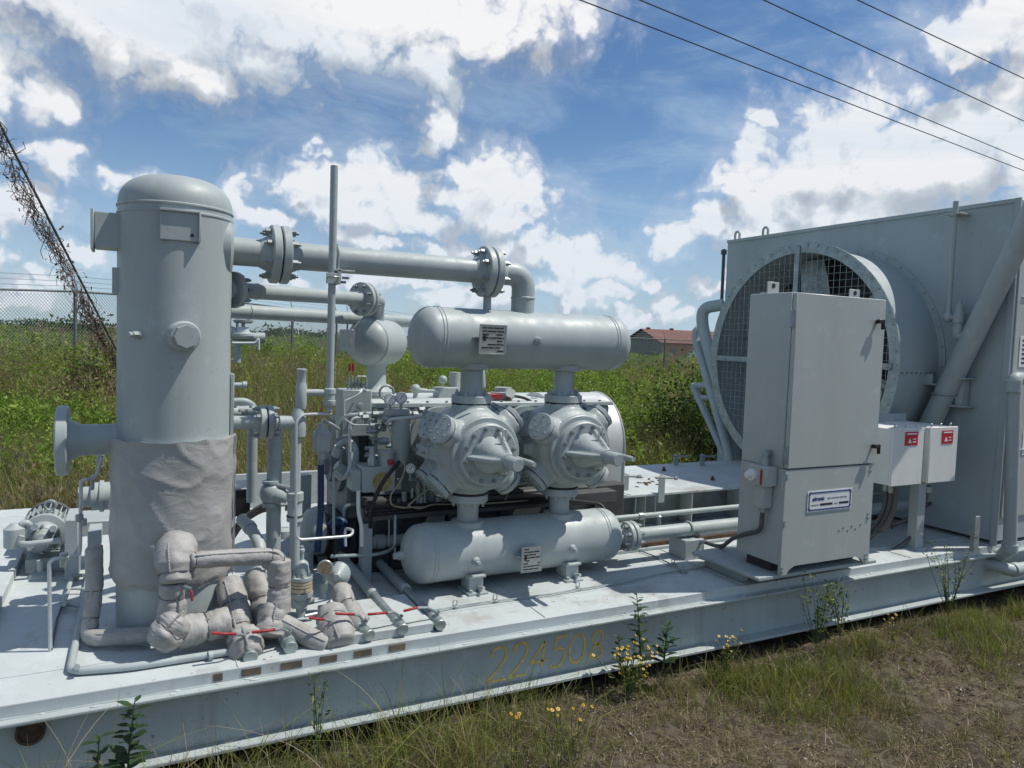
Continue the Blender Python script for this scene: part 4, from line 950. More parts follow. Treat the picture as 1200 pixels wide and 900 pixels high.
# ------------------------------------------------------------------ compressor frame behind the cylinders
fr = thing('crankcase_unit', 'long grey crankcase block behind the two cylinders, pale flat cover on top', 'crankcase', d3(2.3, 4.95, .0))
fz = 1.025
MB().box(d3(1.38, 4.53, .46), d3(3.16, 5.35, fz), .012).build('crankcase', 'cast', fr)
MB().box(d3(1.36, 4.515, fz+.001), d3(3.18, 5.37, fz+.030), .004).build('top_cover', 'deckpaint', fr)
b = MB()
for i in range(13): b.cyl(d3(1.45+i*.135, 4.535, fz+.03), d3(1.45+i*.135, 4.535, fz+.042), .010, seg=6)
b.build('bolting', 'steel', fr, stuff=True)
MB().box(d3(1.30, 4.42, .0), d3(3.25, 5.5, .455), .01).build('pedestal', 'shade_grime', fr)
for i in range(5): MB().box(d3(1.45+i*.38, 4.395, .03), d3(1.52+i*.38, 4.42, .42), .003).build('stiffener', 'shade_grime', fr)
for x in (2.1, 2.72): MB().box(d3(x-.10, 4.505, .55), d3(x+.10, 4.53, .95), .006).build('inspection_cover', 'cast', fr)
m = MB().box(d3(1.30, 4.70, .50), d3(1.379, 5.20, .98), .015); ec = m.build('end_cover', 'darkgrey', fr); MB().bolts(d3(1.30, 4.95, .74), (-1, 0, 0), .19, 12, .012, .014).build('bolting', 'steel', ec, stuff=True)
# hardware on top of the frame
def ppt(u, v, y): return P(u, v, y=y)
t = thing('breather_assembly', 'small pipe stub with round cap and white junction box on the frame top', 'pipe fitting', P(500, 468, y=4.9))
y_ = 4.9
MB().cyl(P(486, 468, y=y_), P(488, 457, y=y_), .016, seg=12).sphere(P(487, 456, y=y_), .036, 14).cyl(P(490, 457, y=y_), P(500, 458, y=y_), .016, seg=10).cyl(P(500, 458, y=y_), P(513, 458, y=y_), .011, seg=10).build('cap_pipe', 'paint', t)
MB().box(P(514, 470, y=y_), P(531, 453, y=y_+.12), .004).build('junction_box', 'paint', t)
MB().sphere(P(519, 445, y=y_), .032, 14).cyl(P(519, 453, y=y_), P(519, 445, y=y_), .012, seg=8).build('sensor_head', 'cast', t)
MB().lathe(P(532, 468, y=y_+.1), Z3, [(0, .07), (.03, .07), (.035, .042), (.2, .042)], 20).build('rear_standpipe', 'paint', t)
t = thing('red_tag_valve', 'red handled valve with white gauge between the two standpipes', 'valve', P(586, 472, y=4.6))
y_ = 4.62
MB().box(P(568, 468, y=y_), P(585, 461, y=y_+.05), .004).build('red_tag', 'red', t)
MB().lathe(P(589, 466, y=y_+.1), Z3, [(-.02, .07), (.02, .075), (.025, .085), (.04, .085), (.045, .06), (.075, .06)], 24).build('valve_bonnet', 'cast', t)
g = P(598, 461, y=y_); MB().cyl(g+Vector((.03, .05, -.02)), g, .030, .036, 20).cyl(g, g+Vector((-.004, -.008, .003)), .032, seg=20).build('gauge_case', 'boxpaint', t)
MB().cyl(P(594, 482, y=y_), P(596, 465, y=y_), .016, seg=10).build('neck', 'rust', t)
MB().tube([P(601, 464, y=y_), P(615, 466, y=y_), P(628, 474, y=y_), P(633, 483, y=y_)], .010, 8, .08).build('capillary', 'black', t)
for i, u in enumerate((652, 666, 683)):
    pass
t = thing('lifting_shackle', 'small bent rod handle on the frame top by the silver guard', 'handle', P(625, 470, y=4.8)); MB().tube([P(621, 474, y=4.8), P(622, 466, y=4.8), P(629, 466, y=4.8), P(629, 474, y=4.8)], .007, 6, .03).build('rod', 'galv', t)

# silver coupling guard
gx0, gx1 = 2.76, P(731, 520, y=4.57).x; gr_ = .40; gyc = 4.55+gr_; gzc = 1.09-gr_
t = thing('coupling_guard', 'rounded bare aluminium guard behind the farther cylinder', 'guard', d3((gx0+gx1)/2, gyc, .2))
zb_ = P(700, 580, y=4.57).z-D
pf = [(4.55, zb_)]+[(gyc-gr_*math.cos(a), gzc+gr_*math.sin(a)) for a in [math.pi*k/28 for k in range(29)]]+[(gyc+gr_, zb_)]
m = MB(); m.prism([(p[0], p[1]+D) for p in pf], 0, gx0, gx1); m.build('guard_shell', 'alu', t, ang=30)
m = MB(); 
for k in range(len(pf)-1): pass
m.tube([Vector((gx1-.006, p[0], p[1]+D)) for p in pf], .008, 6); m.build('rolled_edge', 'alu', t)
MB().box(d3(gx0, 4.51, zb_-.014), d3(gx1+.01, 4.56, zb_-.001), .002).build('base_angle', 'alu', t)
MB().lathe(d3(2.66, 4.95, .78), X3, [(0, .20), (.1, .22), (.1, .12)], 32).build('end_ring', 'cast', t)

# driver base on the right
t = thing('driver_base', 'empty steel mounting platform right of the silver guard, top bright in the sun', 'platform', d3(4.4, 5.2, 0))
px0, px1, py0, py1, pz = 3.15, 5.95, 4.64, 5.80, .305
MB().box(d3(px0, py0, pz-.02), d3(px1, py1, pz), .004).build('top_plate', 'deckpaint', t)
MB().box(d3(px0, py0+.15, .02), d3(px1, py0+.162, pz-.0205), 0).build('web_plate', 'darkgrey', t)  # dark tone puts the shade under the overhanging top plate into the colour
MB().box(d3(px0, py1-.067, .02), d3(px1, py1-.055, pz-.0205), 0).build('web_plate', 'reardeck', t)
MB().box(d3(px0, py0, .001), d3(px1, py0+.30, .0195), .002).build('foot_flange', 'reardeck', t)
for x in (3.32, 3.62, 4.10, 4.62, 5.2): MB().box(d3(x-.005, py0+.005, .02), d3(x+.005, py0+.1498, pz-.0205), 0).build('stiffener', 'paint', t)
def jack(u, v0, v1, y, lab, z0=None):
    a = P(u, v0, y=y); b = P(u, v1, y=y); j = thing('jack_bracket', lab, 'bracket', a, 'jack screw brackets on the driver base')
    w = .030; MB().box((a.x-w, y, a.z), (a.x+w, y+.012, b.z), .002).box((a.x+w-.008, y+.0125, a.z), (a.x+w, y+.06, b.z), .002).build('plate', 'paint', j)
    MB().cyl((a.x-.05, y-.02, b.z-.008), (a.x+.095, y-.06, b.z-.012), .008, seg=8).cyl((a.x+.075, y-.055, b.z-.0115), (a.x+.098, y-.061, b.z-.012), .014, seg=8).build('jack_screw', 'steel', j)
jack(775, 589, 558, 4.60, 'grey jack bracket on the front edge of the driver base, farther from the guard')
jack(733, 575, 556, 4.70, 'grey jack bracket on the driver base next to the silver guard')
jack(792, 551, 533, 5.70, 'left one of the two jack brackets on the rear edge of the driver base')
jack(823, 551, 533, 5.60, 'right one of the two jack brackets on the rear edge of the driver base')
dz_ = thing('leaf_litter', 'dark scraps and bolts lying on the bright driver base', 'debris', P(760, 562, z=pz)); m = MB()
for i in range(16):
    p = P(random.uniform(742, 775), random.uniform(558, 572), z=pz+.003); a_ = random.uniform(0, 3); m.obox(p, (random.uniform(.01, .035), .008, .003), (Vector((math.cos(a_), math.sin(a_), .05)).normalized(), Vector((-math.sin(a_), math.cos(a_), 0)), Z3), 0)
for u, v in ((835, 563), (778, 552)): m.cyl(P(u, v, z=pz), P(u, v-4, z=pz), .02, .012, 8)
m.build('scraps', 'rust', dz_, stuff=True)

# discharge pipe and tubing to the cooler
zd = P(800, 621, y=4.0).z
t = thing('discharge_pipe', 'grey discharge pipe with bolted flange leaving the lower bottle towards the panel', 'pipe', (3.4, 4.0, zd))
fxp = P(737, 626, y=4.0).x
MB().cyl((lb1.x-.06, 4.0, zd), (fxp-.03, 4.0, zd), .042, seg=24).build('pipe_stub', 'paint', t)
flange_pair((fxp, 4.0, zd), X3, .100, .032, 8, t, hub=.048, hub_len=.03, br=.0145, bh=.028)
MB().cyl((fxp+.03, 4.0, zd), (6.3, 4.0, zd), .047, seg=24).build('straight_run', 'paint', t)
bx = P(810, 640, y=3.95).x
t = thing('pipe_rest', 'square grey pipe rest with U bolt under the discharge pipe', 'pipe support', (bx, 4.0, D))
MB().box(d3(bx-.085, 3.91, 0), d3(bx+.085, 4.09, zd-.052-D), .004).build('pedestal', 'paint', t)
MB().tube([Vector((bx+.01, 4.0-.053*math.cos(a), zd+.053*math.sin(a))) for a in [math.pi*k/10 for k in range(11)]], .008, 8).build('u_bolt', 'paint', t)
MB().cyl(d3(bx+.05, 3.89, zd-.07-D), d3(bx+.05, 3.93, zd-.07-D), .014, seg=6).build('nut', 'steel', t)
za = P(800, 600, y=4.36).z
t = thing('oil_line', 'thin pale pipe parallel to and above the discharge pipe', 'pipe', (3.4, 4.36, za))
MB().cyl((2.6, 4.36, za), (6.3, 4.36, za), .020, seg=16).build('straight_run', 'paint', t)
c = P(749, 606, y=4.36); MB().cyl((c.x-.01, 4.36, za), (c.x+.03, 4.36, za), .027, seg=12).build('union', 'galv', t)
for u in (744, 767):
    q = P(u, 605, y=4.36); MB().tube([(q.x, 4.36, za), (q.x, 4.36, za+.13)], .006, 6).build('hanger', 'galv', t)
m = MB(); q = P(772, 613, y=4.2); m.lathe(q, Z3, [(-.03, .012), (0, .018), (.04, .012), (.05, .022), (.06, .012)], 10); m.tube([q-Z3*.03, q-Z3*.03-X3*.08, q-Z3*.04-X3*.13], .006, 6); m.build('vent_cock', 'galv', t)
t = thing('floor_rail', 'rusty edged low channel on the deck behind the discharge pipe', 'channel', (3.4, 4.3, D)); MB().box(d3(2.75, 4.28, .001), d3(6.0, 4.31, .03), .002).build('channel', 'rust', t); MB().box(d3(2.9, 4.20, .001), d3(6.0, 4.23, .02), .002).build('channel', 'paint', t)

# ------------------------------------------------------------------ control panel
pb = P(914, 675, z=.1); fy = pb.y; pxl = pb.x; pxr = P(1018, 654, y=fy).x; pz0 = .1; pz1 = P(928, 550, y=fy).z-D; pz2 = P(937, 342, y=fy).z-D; pby = fy+.375
pn = thing('control_cabinet', 'tall pale grey control cabinet with blue bordered nameplate at the deck edge', 'control panel', (pxl+.4, fy+.19, D+.08))
lo = MB().box(d3(pxl, fy+.022, pz0+.06), d3(pxr, pby, pz1-.001), .003).build('lower_cabinet', 'panelpaint', pn)
up = MB().box(d3(pxl+.003, fy+.030, pz1+.0015), d3(pxr+.012, pby, pz2), .004).build('upper_cabinet', 'panelpaint', pn)
# lower front sheet with a cut-out along its foot
sh = MB(); x0_, x1_ = pxl+.001, pxr-.001; zl = pz0+D; zh = pz1+D-.004
poly = [(x0_, zl), (x0_+.05, zl), (x0_+.075, zl+.03), (x0_+.12, zl+.05), (x1_-.12, zl+.05), (x1_-.075, zl+.03), (x1_-.05, zl), (x1_, zl), (x1_, zh), (x0_, zh)]
vs_ = [Vector((p[0], fy, p[1])) for p in poly]+[Vector((p[0], fy+.0215, p[1])) for p in poly]; n_ = len(poly)
sh.add(vs_, [(0, 1, 2, 9), (2, 3, 9), (3, 4, 9), (4, 8, 9), (4, 5, 8), (5, 6, 7, 8), (19, 12, 11, 10), (19, 13, 12), (19, 14, 13), (19, 18, 14), (18, 15, 14), (18, 17, 16, 15)]+[(i, (i+1) % n_, n_+(i+1) % n_, n_+i) for i in range(n_)])
shp = sh.build('lower_front_sheet', 'panelpaint', pn, flat=True)
sc_ = MB()
for u, v in ((922, 557), (922, 561), (919, 612), (919, 616), (1020, 547), (1020, 552), (1017, 602), (1017, 607), (916, 666), (916, 671), (1014, 650), (1014, 655)):
    p = P(u, v, y=fy); sc_.cyl((p.x, fy, p.z), (p.x, fy-.006, p.z), .008, seg=8)
sc_.build('screws', 'galv', shp, stuff=True)
ho = MB()
for i, (u, v) in enumerate(((983, 622), (988, 619), (993, 622), (998, 617), (1002, 620), (1008, 615))): p = P(u, v, y=fy); ho.cyl((p.x, fy-.0025, p.z), (p.x, fy+.001, p.z), .005, seg=6)
ho.build('drilled_holes', 'ink', shp, stuff=True)
MB().box(d3(pxl+.02, fy+.10, pz0-.0), d3(pxr-.02, fy+.30, pz0+.059), .002).build('foot_gap_shade', 'dark', pn)  # dark block painted as the shade in the gap under the cabinet
# door
dx0, dx1 = P(937, 342, y=fy).x+.0, P(1037, 350, y=fy).x
dr = MB().box(d3(pxl+.010, fy-.004, pz1+.004), d3(dx1+.014, fy+.0295, pz2-.004), .004).build('door', 'panelpaint', pn)
for v in (374, 534):
    p = P(931 if v > 450 else 937, v, y=fy); MB().cyl((pxl+.004, fy+.012, p.z-.045), (pxl+.004, fy+.012, p.z+.045), .011, seg=10).box((pxl+.002, fy+.0, p.z-.05), (pxl+.012, fy+.04, p.z+.05), .001).build('hinge', 'steel', dr)
for u, v in ((1033, 378), (1028, 524)):
    p = P(u, v, y=fy-.03); hx = p.x-.005
    MB().box((hx-.035, fy-.045, p.z-.006), (hx+.022, fy-.025, p.z+.020), .004).box((hx+.006, fy-.045, p.z-.045), (hx+.022, fy-.025, p.z+.018), .004).cyl((hx-.01, fy-.03, p.z+.005), (hx-.01, fy-.004, p.z+.005), .012, seg=10).build('handle', 'black', dr)
for u, v in ((905, 338), (1000, 352)):
    p = P(u, v, y=fy+.25); e = MB(); e.box((p.x-.05, fy+.24, pz2+D+.0005), (p.x+.05, fy+.25, pz2+D+.075), .003); e.box((p.x-.05, fy+.2505, pz2+D+.0005), (p.x+.05, fy+.30, pz2+D+.008), .002); e.build('lifting_lug', 'panelpaint', up)
    MB().cyl((p.x, fy+.2392, pz2+D+.05), (p.x, fy+.238, pz2+D+.05), .016, seg=12).build('eye', 'ink', up)
# nameplate on the panel
a, b = P(945, 599, y=fy), P(998, 572, y=fy); w_, h_ = b.x-a.x, P(945, 574, y=fy).z-a.z; cx_, cz_ = (a.x+b.x)/2, a.z+h_/2-.01
pl = MB().box((cx_-w_/2, fy-.0045, cz_-h_/2), (cx_+w_/2, fy-.0025, cz_+h_/2), .0005).build('maker_plate', 'white', shp)
bd = MB(); 
for s_ in (-1, 1):
    bd.box((cx_-w_*.47, fy-.0062, cz_+s_*h_*.40-.004), (cx_+w_*.47, fy-.0049, cz_+s_*h_*.40+.004), 0); bd.box((cx_+s_*w_*.465-.004, fy-.0062, cz_-h_*.36), (cx_+s_*w_*.465+.004, fy-.0049, cz_+h_*.36), 0)
    for k in (-1, 1): bd.obox((cx_+s_*w_*.455, fy-.0056, cz_+k*h_*.36), (.014, .0008, .006), (Vector((1, 0, -s_*k)).normalized(), Y3, Vector((s_*k, 0, 1)).normalized()), 0)
bd.build('plate_border', 'blueink', pl, flat=True)
t1 = text_mb('altronic', h_*.26, (cx_-w_*.40, fy-.0055, cz_+h_*.03), X3, Z3, .0004, shear=.25, bold=.0012); t1.build('maker_name', 'blueink', pl, flat=True)
t1 = MB()
for k in range(5): t1.box((cx_-w_*.06+k*w_*.092, fy-.0056, cz_+h_*.07), (cx_-w_*.06+k*w_*.092+w_*.075, fy-.0049, cz_+h_*.13), 0)
t1.box((cx_-w_*.42, fy-.0056, cz_-h_*.20), (cx_-w_*.25, fy-.0049, cz_-h_*.15), 0); t1.box((cx_+w_*.10, fy-.0056, cz_-h_*.20), (cx_+w_*.18, fy-.0049, cz_-h_*.15), 0); t1.build('print', 'steel', pl, flat=True)
t1 = MB(); t1.box((cx_-w_*.22, fy-.0056, cz_-h_*.22), (cx_+w_*.06, fy-.0049, cz_-h_*.12), 0); t1.build('serial_strip', 'ink', pl, flat=True); t1 = MB(); t1.box((cx_+w_*.21, fy-.0056, cz_-h_*.22), (cx_+w_*.43, fy-.0049, cz_-h_*.12), 0); t1.build('serial_strip', 'ink', pl, flat=True)
# base plate carrying the panel
t = thing('panel_stand', 'flat bracket plate the control cabinet stands on, overhanging the deck', 'stand', (pxl+.4, fy+.2, D))
MB().box(d3(pxl-.16, fy+.015, pz0-.022), d3(pxr+.1, fy+.62, pz0-.001), .003).build('plate', 'paint', t)
for x in (pxl-.05, pxr-.0): MB().box(d3(x-.03, 3.42, .0005), d3(x+.03, fy+.58, pz0-.0225), .003).build('riser', 'paint', t)
# disconnect switch on the panel's left side
t = thing('isolator_switch', 'small grey switch box with white knob on the left side of the control cabinet', 'switch', P(865, 552, x=pxl))
a = P(877, 562, x=pxl-.002); b = P(853, 536, x=pxl-.09)
y0s, y1s, z0s, z1s = fy+.06, fy+.22, a.z, P(870, 538, x=pxl).z
MB().box((pxl-.10, y0s, z0s), (pxl-.002, y1s, z1s), .006).build('switch_box', 'panelpaint', t)
MB().box((pxl-.104, y0s+.03, z0s+.01), (pxl-.1005, y0s+.045, z1s-.02), 0).build('warning_strip', 'red', t)
kn = Vector((pxl-.10, y1s-.05, (z0s+z1s)/2)); MB().lathe(kn, (-1, 0, 0), [(0, .038), (.02, .036), (.022, .022), (.05, .02), (.052, .014)], 16).build('knob', 'white', t)
MB().box((pxl-.08, y0s+.03, z0s-.14), (pxl-.003, y0s+.11, z0s-.0005), .004).build('gland_box', 'panelpaint', t)
MB().cyl((pxl-.04, y0s+.07, z1s), (pxl-.04, y0s+.07, z1s+.05), .026, seg=12).tube([(pxl-.04, y0s+.07, z1s+.04), (pxl-.04, y0s+.07, z1s+.075), (pxl+.0, y0s+.07, z1s+.075)], .02, 10, .03).build('elbow', 'galv', t)
k0 = Vector((pxl-.04, y0s+.07, z0s-.14)); MB().cyl(k0, k0-Z3*.03, .022, seg=10).build('gland', 'galv', t)
MB().tube([k0-Z3*.02, k0-Z3*.15, P(862, 628, y=3.55), P(845, 642, y=3.8), P(822, 634, y=3.95), P(817, 626, y=3.95)], .015, 8, .1, 6).build('flexible_conduit', 'conduit', t)

# ------------------------------------------------------------------ junction boxes on a post
jy = 3.45
jz1, jz0 = P(1060, 502, y=jy).z, P(1060, 569, y=jy).z
st_ = thing('box_stand', 'grey post and cross plate carrying the two red labelled boxes', 'stand', P(1077, 643, y=3.5))
lx = P(1077, 640, y=3.5).x
MB().box((lx-.045, 3.50, D+.0005), (lx+.045, 3.575, jz1-.04), .003).build('post', 'paint', st_)
MB().box((lx-.62, 3.88, jz0+.10), (lx+.30, 3.90, jz1+.06), .003).build('cross_plate', 'paint', st_)
MB().box((lx-.045, 3.5755, jz0+.06), (lx+.045, 3.879, jz0+.10), .003).build('arm', 'paint', st_)
MB().box(d3(lx-.07, 3.47, .0005), d3(lx+.07, 3.61, .012), .002).build('foot_plate', 'paint', st_)
for i, (u0, u1) in enumerate(((1048, 1084), (1091.5, 1123.5))):
    xa, xb = P(u0, 500, y=jy).x, P(u1, 500, y=jy).x
    t = thing('junction_box', ('left' if i == 0 else 'right') + ' one of two off-white boxes with red warning labels beside the cooler', 'junction box', ((xa+xb)/2, jy+.2, jz0), 'junction boxes with red labels')
    MB().box((xa+.004, jy+.022, jz0+.004), (xb-.004, 3.8795, jz1-.004), .004).build('box_body', 'boxpaint', t)
    MB().box((xa, jy, jz0), (xb, jy+.0215, jz1), .004).build('cover', 'boxpaint', t)
    k = MB()
    for q in (.15, .5, .85): k.tube([(xa+(xb-xa)*q, jy+.03, jz1-.005), (xa+(xb-xa)*q, jy+.03, jz1+.022), (xa+(xb-xa)*q+.02, jy+.05, jz1+.022), (xa+(xb-xa)*q+.02, jy+.05, jz1-.005)], .004, 5, .01)
    k.build('clasp', 'galv', t, stuff=True)
    uu = (1060, 1076) if i == 0 else (1103, 1117)
    sa, sb = P(uu[0], 521, y=jy).x, P(uu[1], 505, y=jy).x; s1, s0 = P(1068, 506, y=jy).z, P(1068, 522, y=jy).z
    sg_ = MB().box((sa, jy-.003, s0), (sb, jy-.0003, s1), 0).build('warning_label', 'redsign', t)
    w_ = MB(); W_, H_ = sb-sa, s1-s0
    w_.add([Vector((sa+W_*.22, jy-.0037, s0+H_*.18)), Vector((sa+W_*.52, jy-.0037, s0+H_*.18)), Vector((sa+W_*.37, jy-.0037, s0+H_*.55))], [(0, 1, 2)])
    w_.box((sa+W_*.58, jy-.0042, s0+H_*.22), (sa+W_*.85, jy-.0033, s0+H_*.29), 0); w_.box((sa+W_*.58, jy-.0042, s0+H_*.43), (sa+W_*.82, jy-.0033, s0+H_*.50), 0); w_.box((sa+W_*.12, jy-.0042, s0+H_*.80), (sa+W_*.90, jy-.0033, s0+H_*.90), 0)
    w_.build('print', 'white', sg_, flat=True)
t = thing('conduit_bundle', 'dark flexible conduits drooping from the junction boxes behind the control cabinet', 'conduits', P(1040, 640, y=3.6))
cb = [((1038, 566, 3.62), (1038, 590, 3.62), (1030, 612, 3.68), (1008, 632, 3.75)), ((1044, 569, 3.58), (1044, 592, 3.58), (1034, 618, 3.64), (1008, 640, 3.72)), ((1050, 570, 3.55), (1048, 600, 3.55), (1035, 622, 3.6), (1010, 626, 3.8)),
      ((1083, 568, 3.53), (1080, 594, 3.53), (1060, 612, 3.6), (1020, 616, 3.8)), ((1088, 569, 3.50), (1082, 600, 3.52), (1072, 626, 3.54), (1048, 646, 3.58), (1012, 648, 3.62)), ((1045, 618, 3.7), (1070, 604, 3.75), (1092, 588, 3.9), (1104, 584, 4.0))]
for i, c_ in enumerate(cb): MB().tube([P(u, v, y=y) for u, v, y in c_], .0175 if i < 3 else .014, 10, .14, 7).build('conduit', 'conduit', t)
for u, v, y in ((1038, 570, 3.62), (1044, 572, 3.58), (1088, 572, 3.50)): MB().cyl(P(u, v-2, y=y), P(u, v+5, y=y), .024, seg=10).build('gland', 'galv', t)

# ------------------------------------------------------------------ air cooler
cx, cy0, cy1, cz1 = 6.05, 3.345, 6.48, 2.705
co = thing('air_cooler', 'big grey box cooler with round caged fan ring facing the compressor', 'air cooler', d3(6.9, 4.9, 0))
MB().box(d3(cx, cy0, .03), d3(8.2, cy1, cz1), .006).build('cooler_box', 'coolerpaint', co)
MB().box(d3(cx-.014, cy0-.02, .0), d3(cx-.0005, cy0+.03, cz1+.006), .002).build('corner_angle', 'coolerpaint', co)
MB().box(d3(cx-.012, cy0+.0305, cz1-.028), d3(cx-.0005, cy1, cz1+.006), .002).build('top_angle', 'coolerpaint', co)
MB().box(d3(cx+.05, cy0-.012, .22), d3(8.1, cy0-.0005, cz1-.05), .003).build('end_panel', 'panelpaint', co)
for zz_ in (.75, 1.35, 1.95): MB().box(d3(cx+.10, cy0-.022, zz_), d3(8.05, cy0-.0125, zz_+.012), .002).build('panel_seam', 'coolerpaint', co)
sx_ = P(1194, 417, y=cy0-.013).x; sz_ = P(1194, 430, y=cy0-.013).z; s_ = MB().box((sx_, cy0-.017, sz_), (sx_+.32, cy0-.0125, sz_+.24), .001).build('data_sign', 'white', co)
k = MB(); rr = random.Random(4)
for i in range(6): k.box((sx_+.03, cy0-.0185, sz_+.025+i*.035), (sx_+.03+rr.uniform(.12, .25), cy0-.0172, sz_+.04+i*.035), 0)
k.build('print', 'ink', s_, flat=True)
sx_ = P(1198, 520, y=cy0-.013).x; MB().box((sx_, cy0-.016, P(1196, 533, y=cy0).z), (sx_+.2, cy0-.0125, P(1196, 505, y=cy0).z), .001).build('data_sign', 'white', co)
FC = Vector((cx, 4.91, D+1.39)); FRr = 1.02; fxr = cx-.60
dr_ = MB(); seg = 96
cs = [(math.cos(2*math.pi*k/seg), math.sin(2*math.pi*k/seg)) for k in range(seg)]
R4 = []
for xx_, rr_ in ((cx-.0005, FRr+.055), (cx-.012, FRr+.055), (cx-.014, FRr), (fxr+.012, FRr), (fxr+.012, FRr+.062), (fxr, FRr+.062), (fxr, FRr-.03), (fxr+.012, FRr-.03), (fxr+.012, FRr-.008), (cx-.02, FRr-.008)):
    R4.append([Vector((xx_, FC.y+c*rr_, FC.z+s*rr_)) for c, s in cs])
dr_.rings(R4, False, False); ring = dr_.build('fan_ring', 'coolerpaint', co, ang=40)
gz_ = MB(); R4 = [[Vector((xx_, FC.y+c*rr_, FC.z+s*rr_)) for c, s in cs] for xx_, rr_ in ((fxr-.001, FRr-.032), (fxr-.007, FRr-.032), (fxr-.007, FRr+.064), (fxr-.001, FRr+.064))]
gz_.rings(R4, False, False, True); gz_.build('rim_flange', 'galv', co)
rv = MB()
for k in range(60): a_ = 2*math.pi*k/60; rv.cyl((fxr-.007, FC.y+math.cos(a_)*(FRr+.035), FC.z+math.sin(a_)*(FRr+.035)), (fxr-.014, FC.y+math.cos(a_)*(FRr+.035), FC.z+math.sin(a_)*(FRr+.035)), .006, seg=6)
for k in range(40): a_ = 2*math.pi*k/40; rv.cyl((cx-.0125, FC.y+math.cos(a_)*(FRr+.035), FC.z+math.sin(a_)*(FRr+.035)), (cx-.02, FC.y+math.cos(a_)*(FRr+.035), FC.z+math.sin(a_)*(FRr+.035)), .007, seg=6)
for k in range(9): rv.cyl((cx-.06-k*.06, FC.y-FRr*.9992, FC.z-.06), (cx-.06-k*.06, FC.y-FRr-.010, FC.z-.06), .009, seg=6)
rv.build('rivets', 'steel', co, stuff=True)
MB().lathe((cx-.001, FC.y, FC.z), (-1, 0, 0), [(0, FRr-.02), (.012, FRr-.02)], 64).build('plenum_shade', 'dark', co)  # dark disc stands in for the shade of the opening behind the fan
sc_ = MB(); n_ = int(2*FRr/.062)
for i in range(1, n_):
    o_ = -FRr+i*.062; L_ = math.sqrt(max(0, (FRr-.02)**2-o_**2))
    if L_ < .05: continue
    sc_.cyl((fxr+.004, FC.y+o_, FC.z-L_), (fxr+.004, FC.y+o_, FC.z+L_), .0023, seg=4, cap=False); sc_.cyl((fxr+.008, FC.y-L_, FC.z+o_), (fxr+.008, FC.y+L_, FC.z+o_), .0023, seg=4, cap=False)
sc_.build('wire_screen', 'galv', co, stuff=True)
MB().box((fxr-.02, FC.y-FRr, FC.z-.035), (fxr-.0075, FC.y+FRr, FC.z+.012), .002).box((fxr-.045, FC.y-FRr, FC.z-.038), (fxr-.0205, FC.y+FRr, FC.z-.030), .001).build('cross_bar', 'galv', co)
MB().box((fxr-.02, FC.y-.028, FC.z+.0125), (fxr-.0075, FC.y+.028, FC.z+FRr+.03), .002).build('cross_bar', 'galv', co)
MB().lathe((cx-.05, FC.y, FC.z), (-1, 0, 0), [(0, .12), (.22, .12), (.26, .08)], 24).build('fan_hub', 'galv', co)
for k in range(6):
    a_ = 2*math.pi*k/6+.35; bl_ = MB(); R_ = []
    for r_, w2, tw in ((.12, .07, .75), (.35, .13, .6), (.7, .13, .45), (.97, .11, .35)):
        rad = Vector((0, math.cos(a_), math.sin(a_))); tg = Vector((0, -math.sin(a_), math.cos(a_))); wv = tg*math.cos(tw)+X3*math.sin(tw); nv = rad.cross(wv)
        c_ = Vector((cx-.22, FC.y, FC.z))+rad*r_; R_.append([c_+wv*w2+nv*.002, c_+nv*.014, c_-wv*w2+nv*.002, c_-nv*.004])
    bl_.rings(R_); bl_.build('fan_blade', 'galv', co)
# belt drive seen low behind the screen, right
m = MB()
for (y_, z_) in ((-.86, -.25), (-.80, -.42), (-.88, -.55)): m.lathe((cx-.3, FC.y+y_*.9, FC.z+z_), (-1, 0, 0), [(0, .09), (.10, .09), (.10, .05), (.14, .05)], 18)
m.build('belt_drive', 'galv', co, stuff=True)
# eyes on top
for u, v in ((864, 279), (897, 274)):
    q = P(u, v, x=cx+.08); m = MB(); m.tube([(cx+.08, q.y+.035, D+cz1-.01)]+[(cx+.08, q.y+.035*math.cos(a), D+cz1+.07+.035*math.sin(a)) for a in [math.pi*k/8 for k in range(9)]]+[(cx+.08, q.y-.035, D+cz1-.01)], .014, 8); m.build('lifting_eye', 'coolerpaint', co)
# small vertical pipe on the far corner of the cooler
t = thing('vent_riser', 'thin dark grey vent pipe with coupling at the far corner of the cooler', 'pipe', P(846, 360, x=cx))
a, b = P(845.5, 358, x=cx), P(848.5, 292, x=cx); MB().cyl(a, b, .019, seg=12).cyl(b-Z3*.06, b-Z3*.01, .033, seg=8).build('riser', 'conduit', t)
# two pipes climbing to the far side of the fan
t = thing('cooler_riser', 'thick hooked grey pipe climbing beside the fan ring, upper of two', 'pipe', P(868, 550, x=5.75))
MB().tube([P(868, 552, x=5.80), P(866, 535, x=5.82), P(823, 382, x=5.86), P(823, 361, x=5.86), P(848, 357, x=6.0)], .068, 20, .2, 8).build('riser', 'coolerpaint', t)
t = thing('cooler_riser', 'thinner hooked grey pipe left of the thick riser, lower of two', 'pipe', P(855, 548, x=5.75))
MB().tube([P(857, 550, x=5.6), P(854, 530, x=5.65), P(816, 400, x=5.9), P(816, 386, x=5.9), P(826, 384, x=6.0)], .050, 18, .12, 6).build('riser', 'coolerpaint', t)
t = thing('cooler_strut', 'leaning grey struts low behind the fan ring', 'strut', P(880, 540, x=5.9))
MB().tube([P(852, 470, x=5.95), P(885, 545, x=5.7)], .05, 14).build('strut', 'coolerpaint', t); MB().tube([P(812, 452, x=5.95), P(852, 540, x=5.8)], .04, 12).build('strut', 'coolerpaint', t)
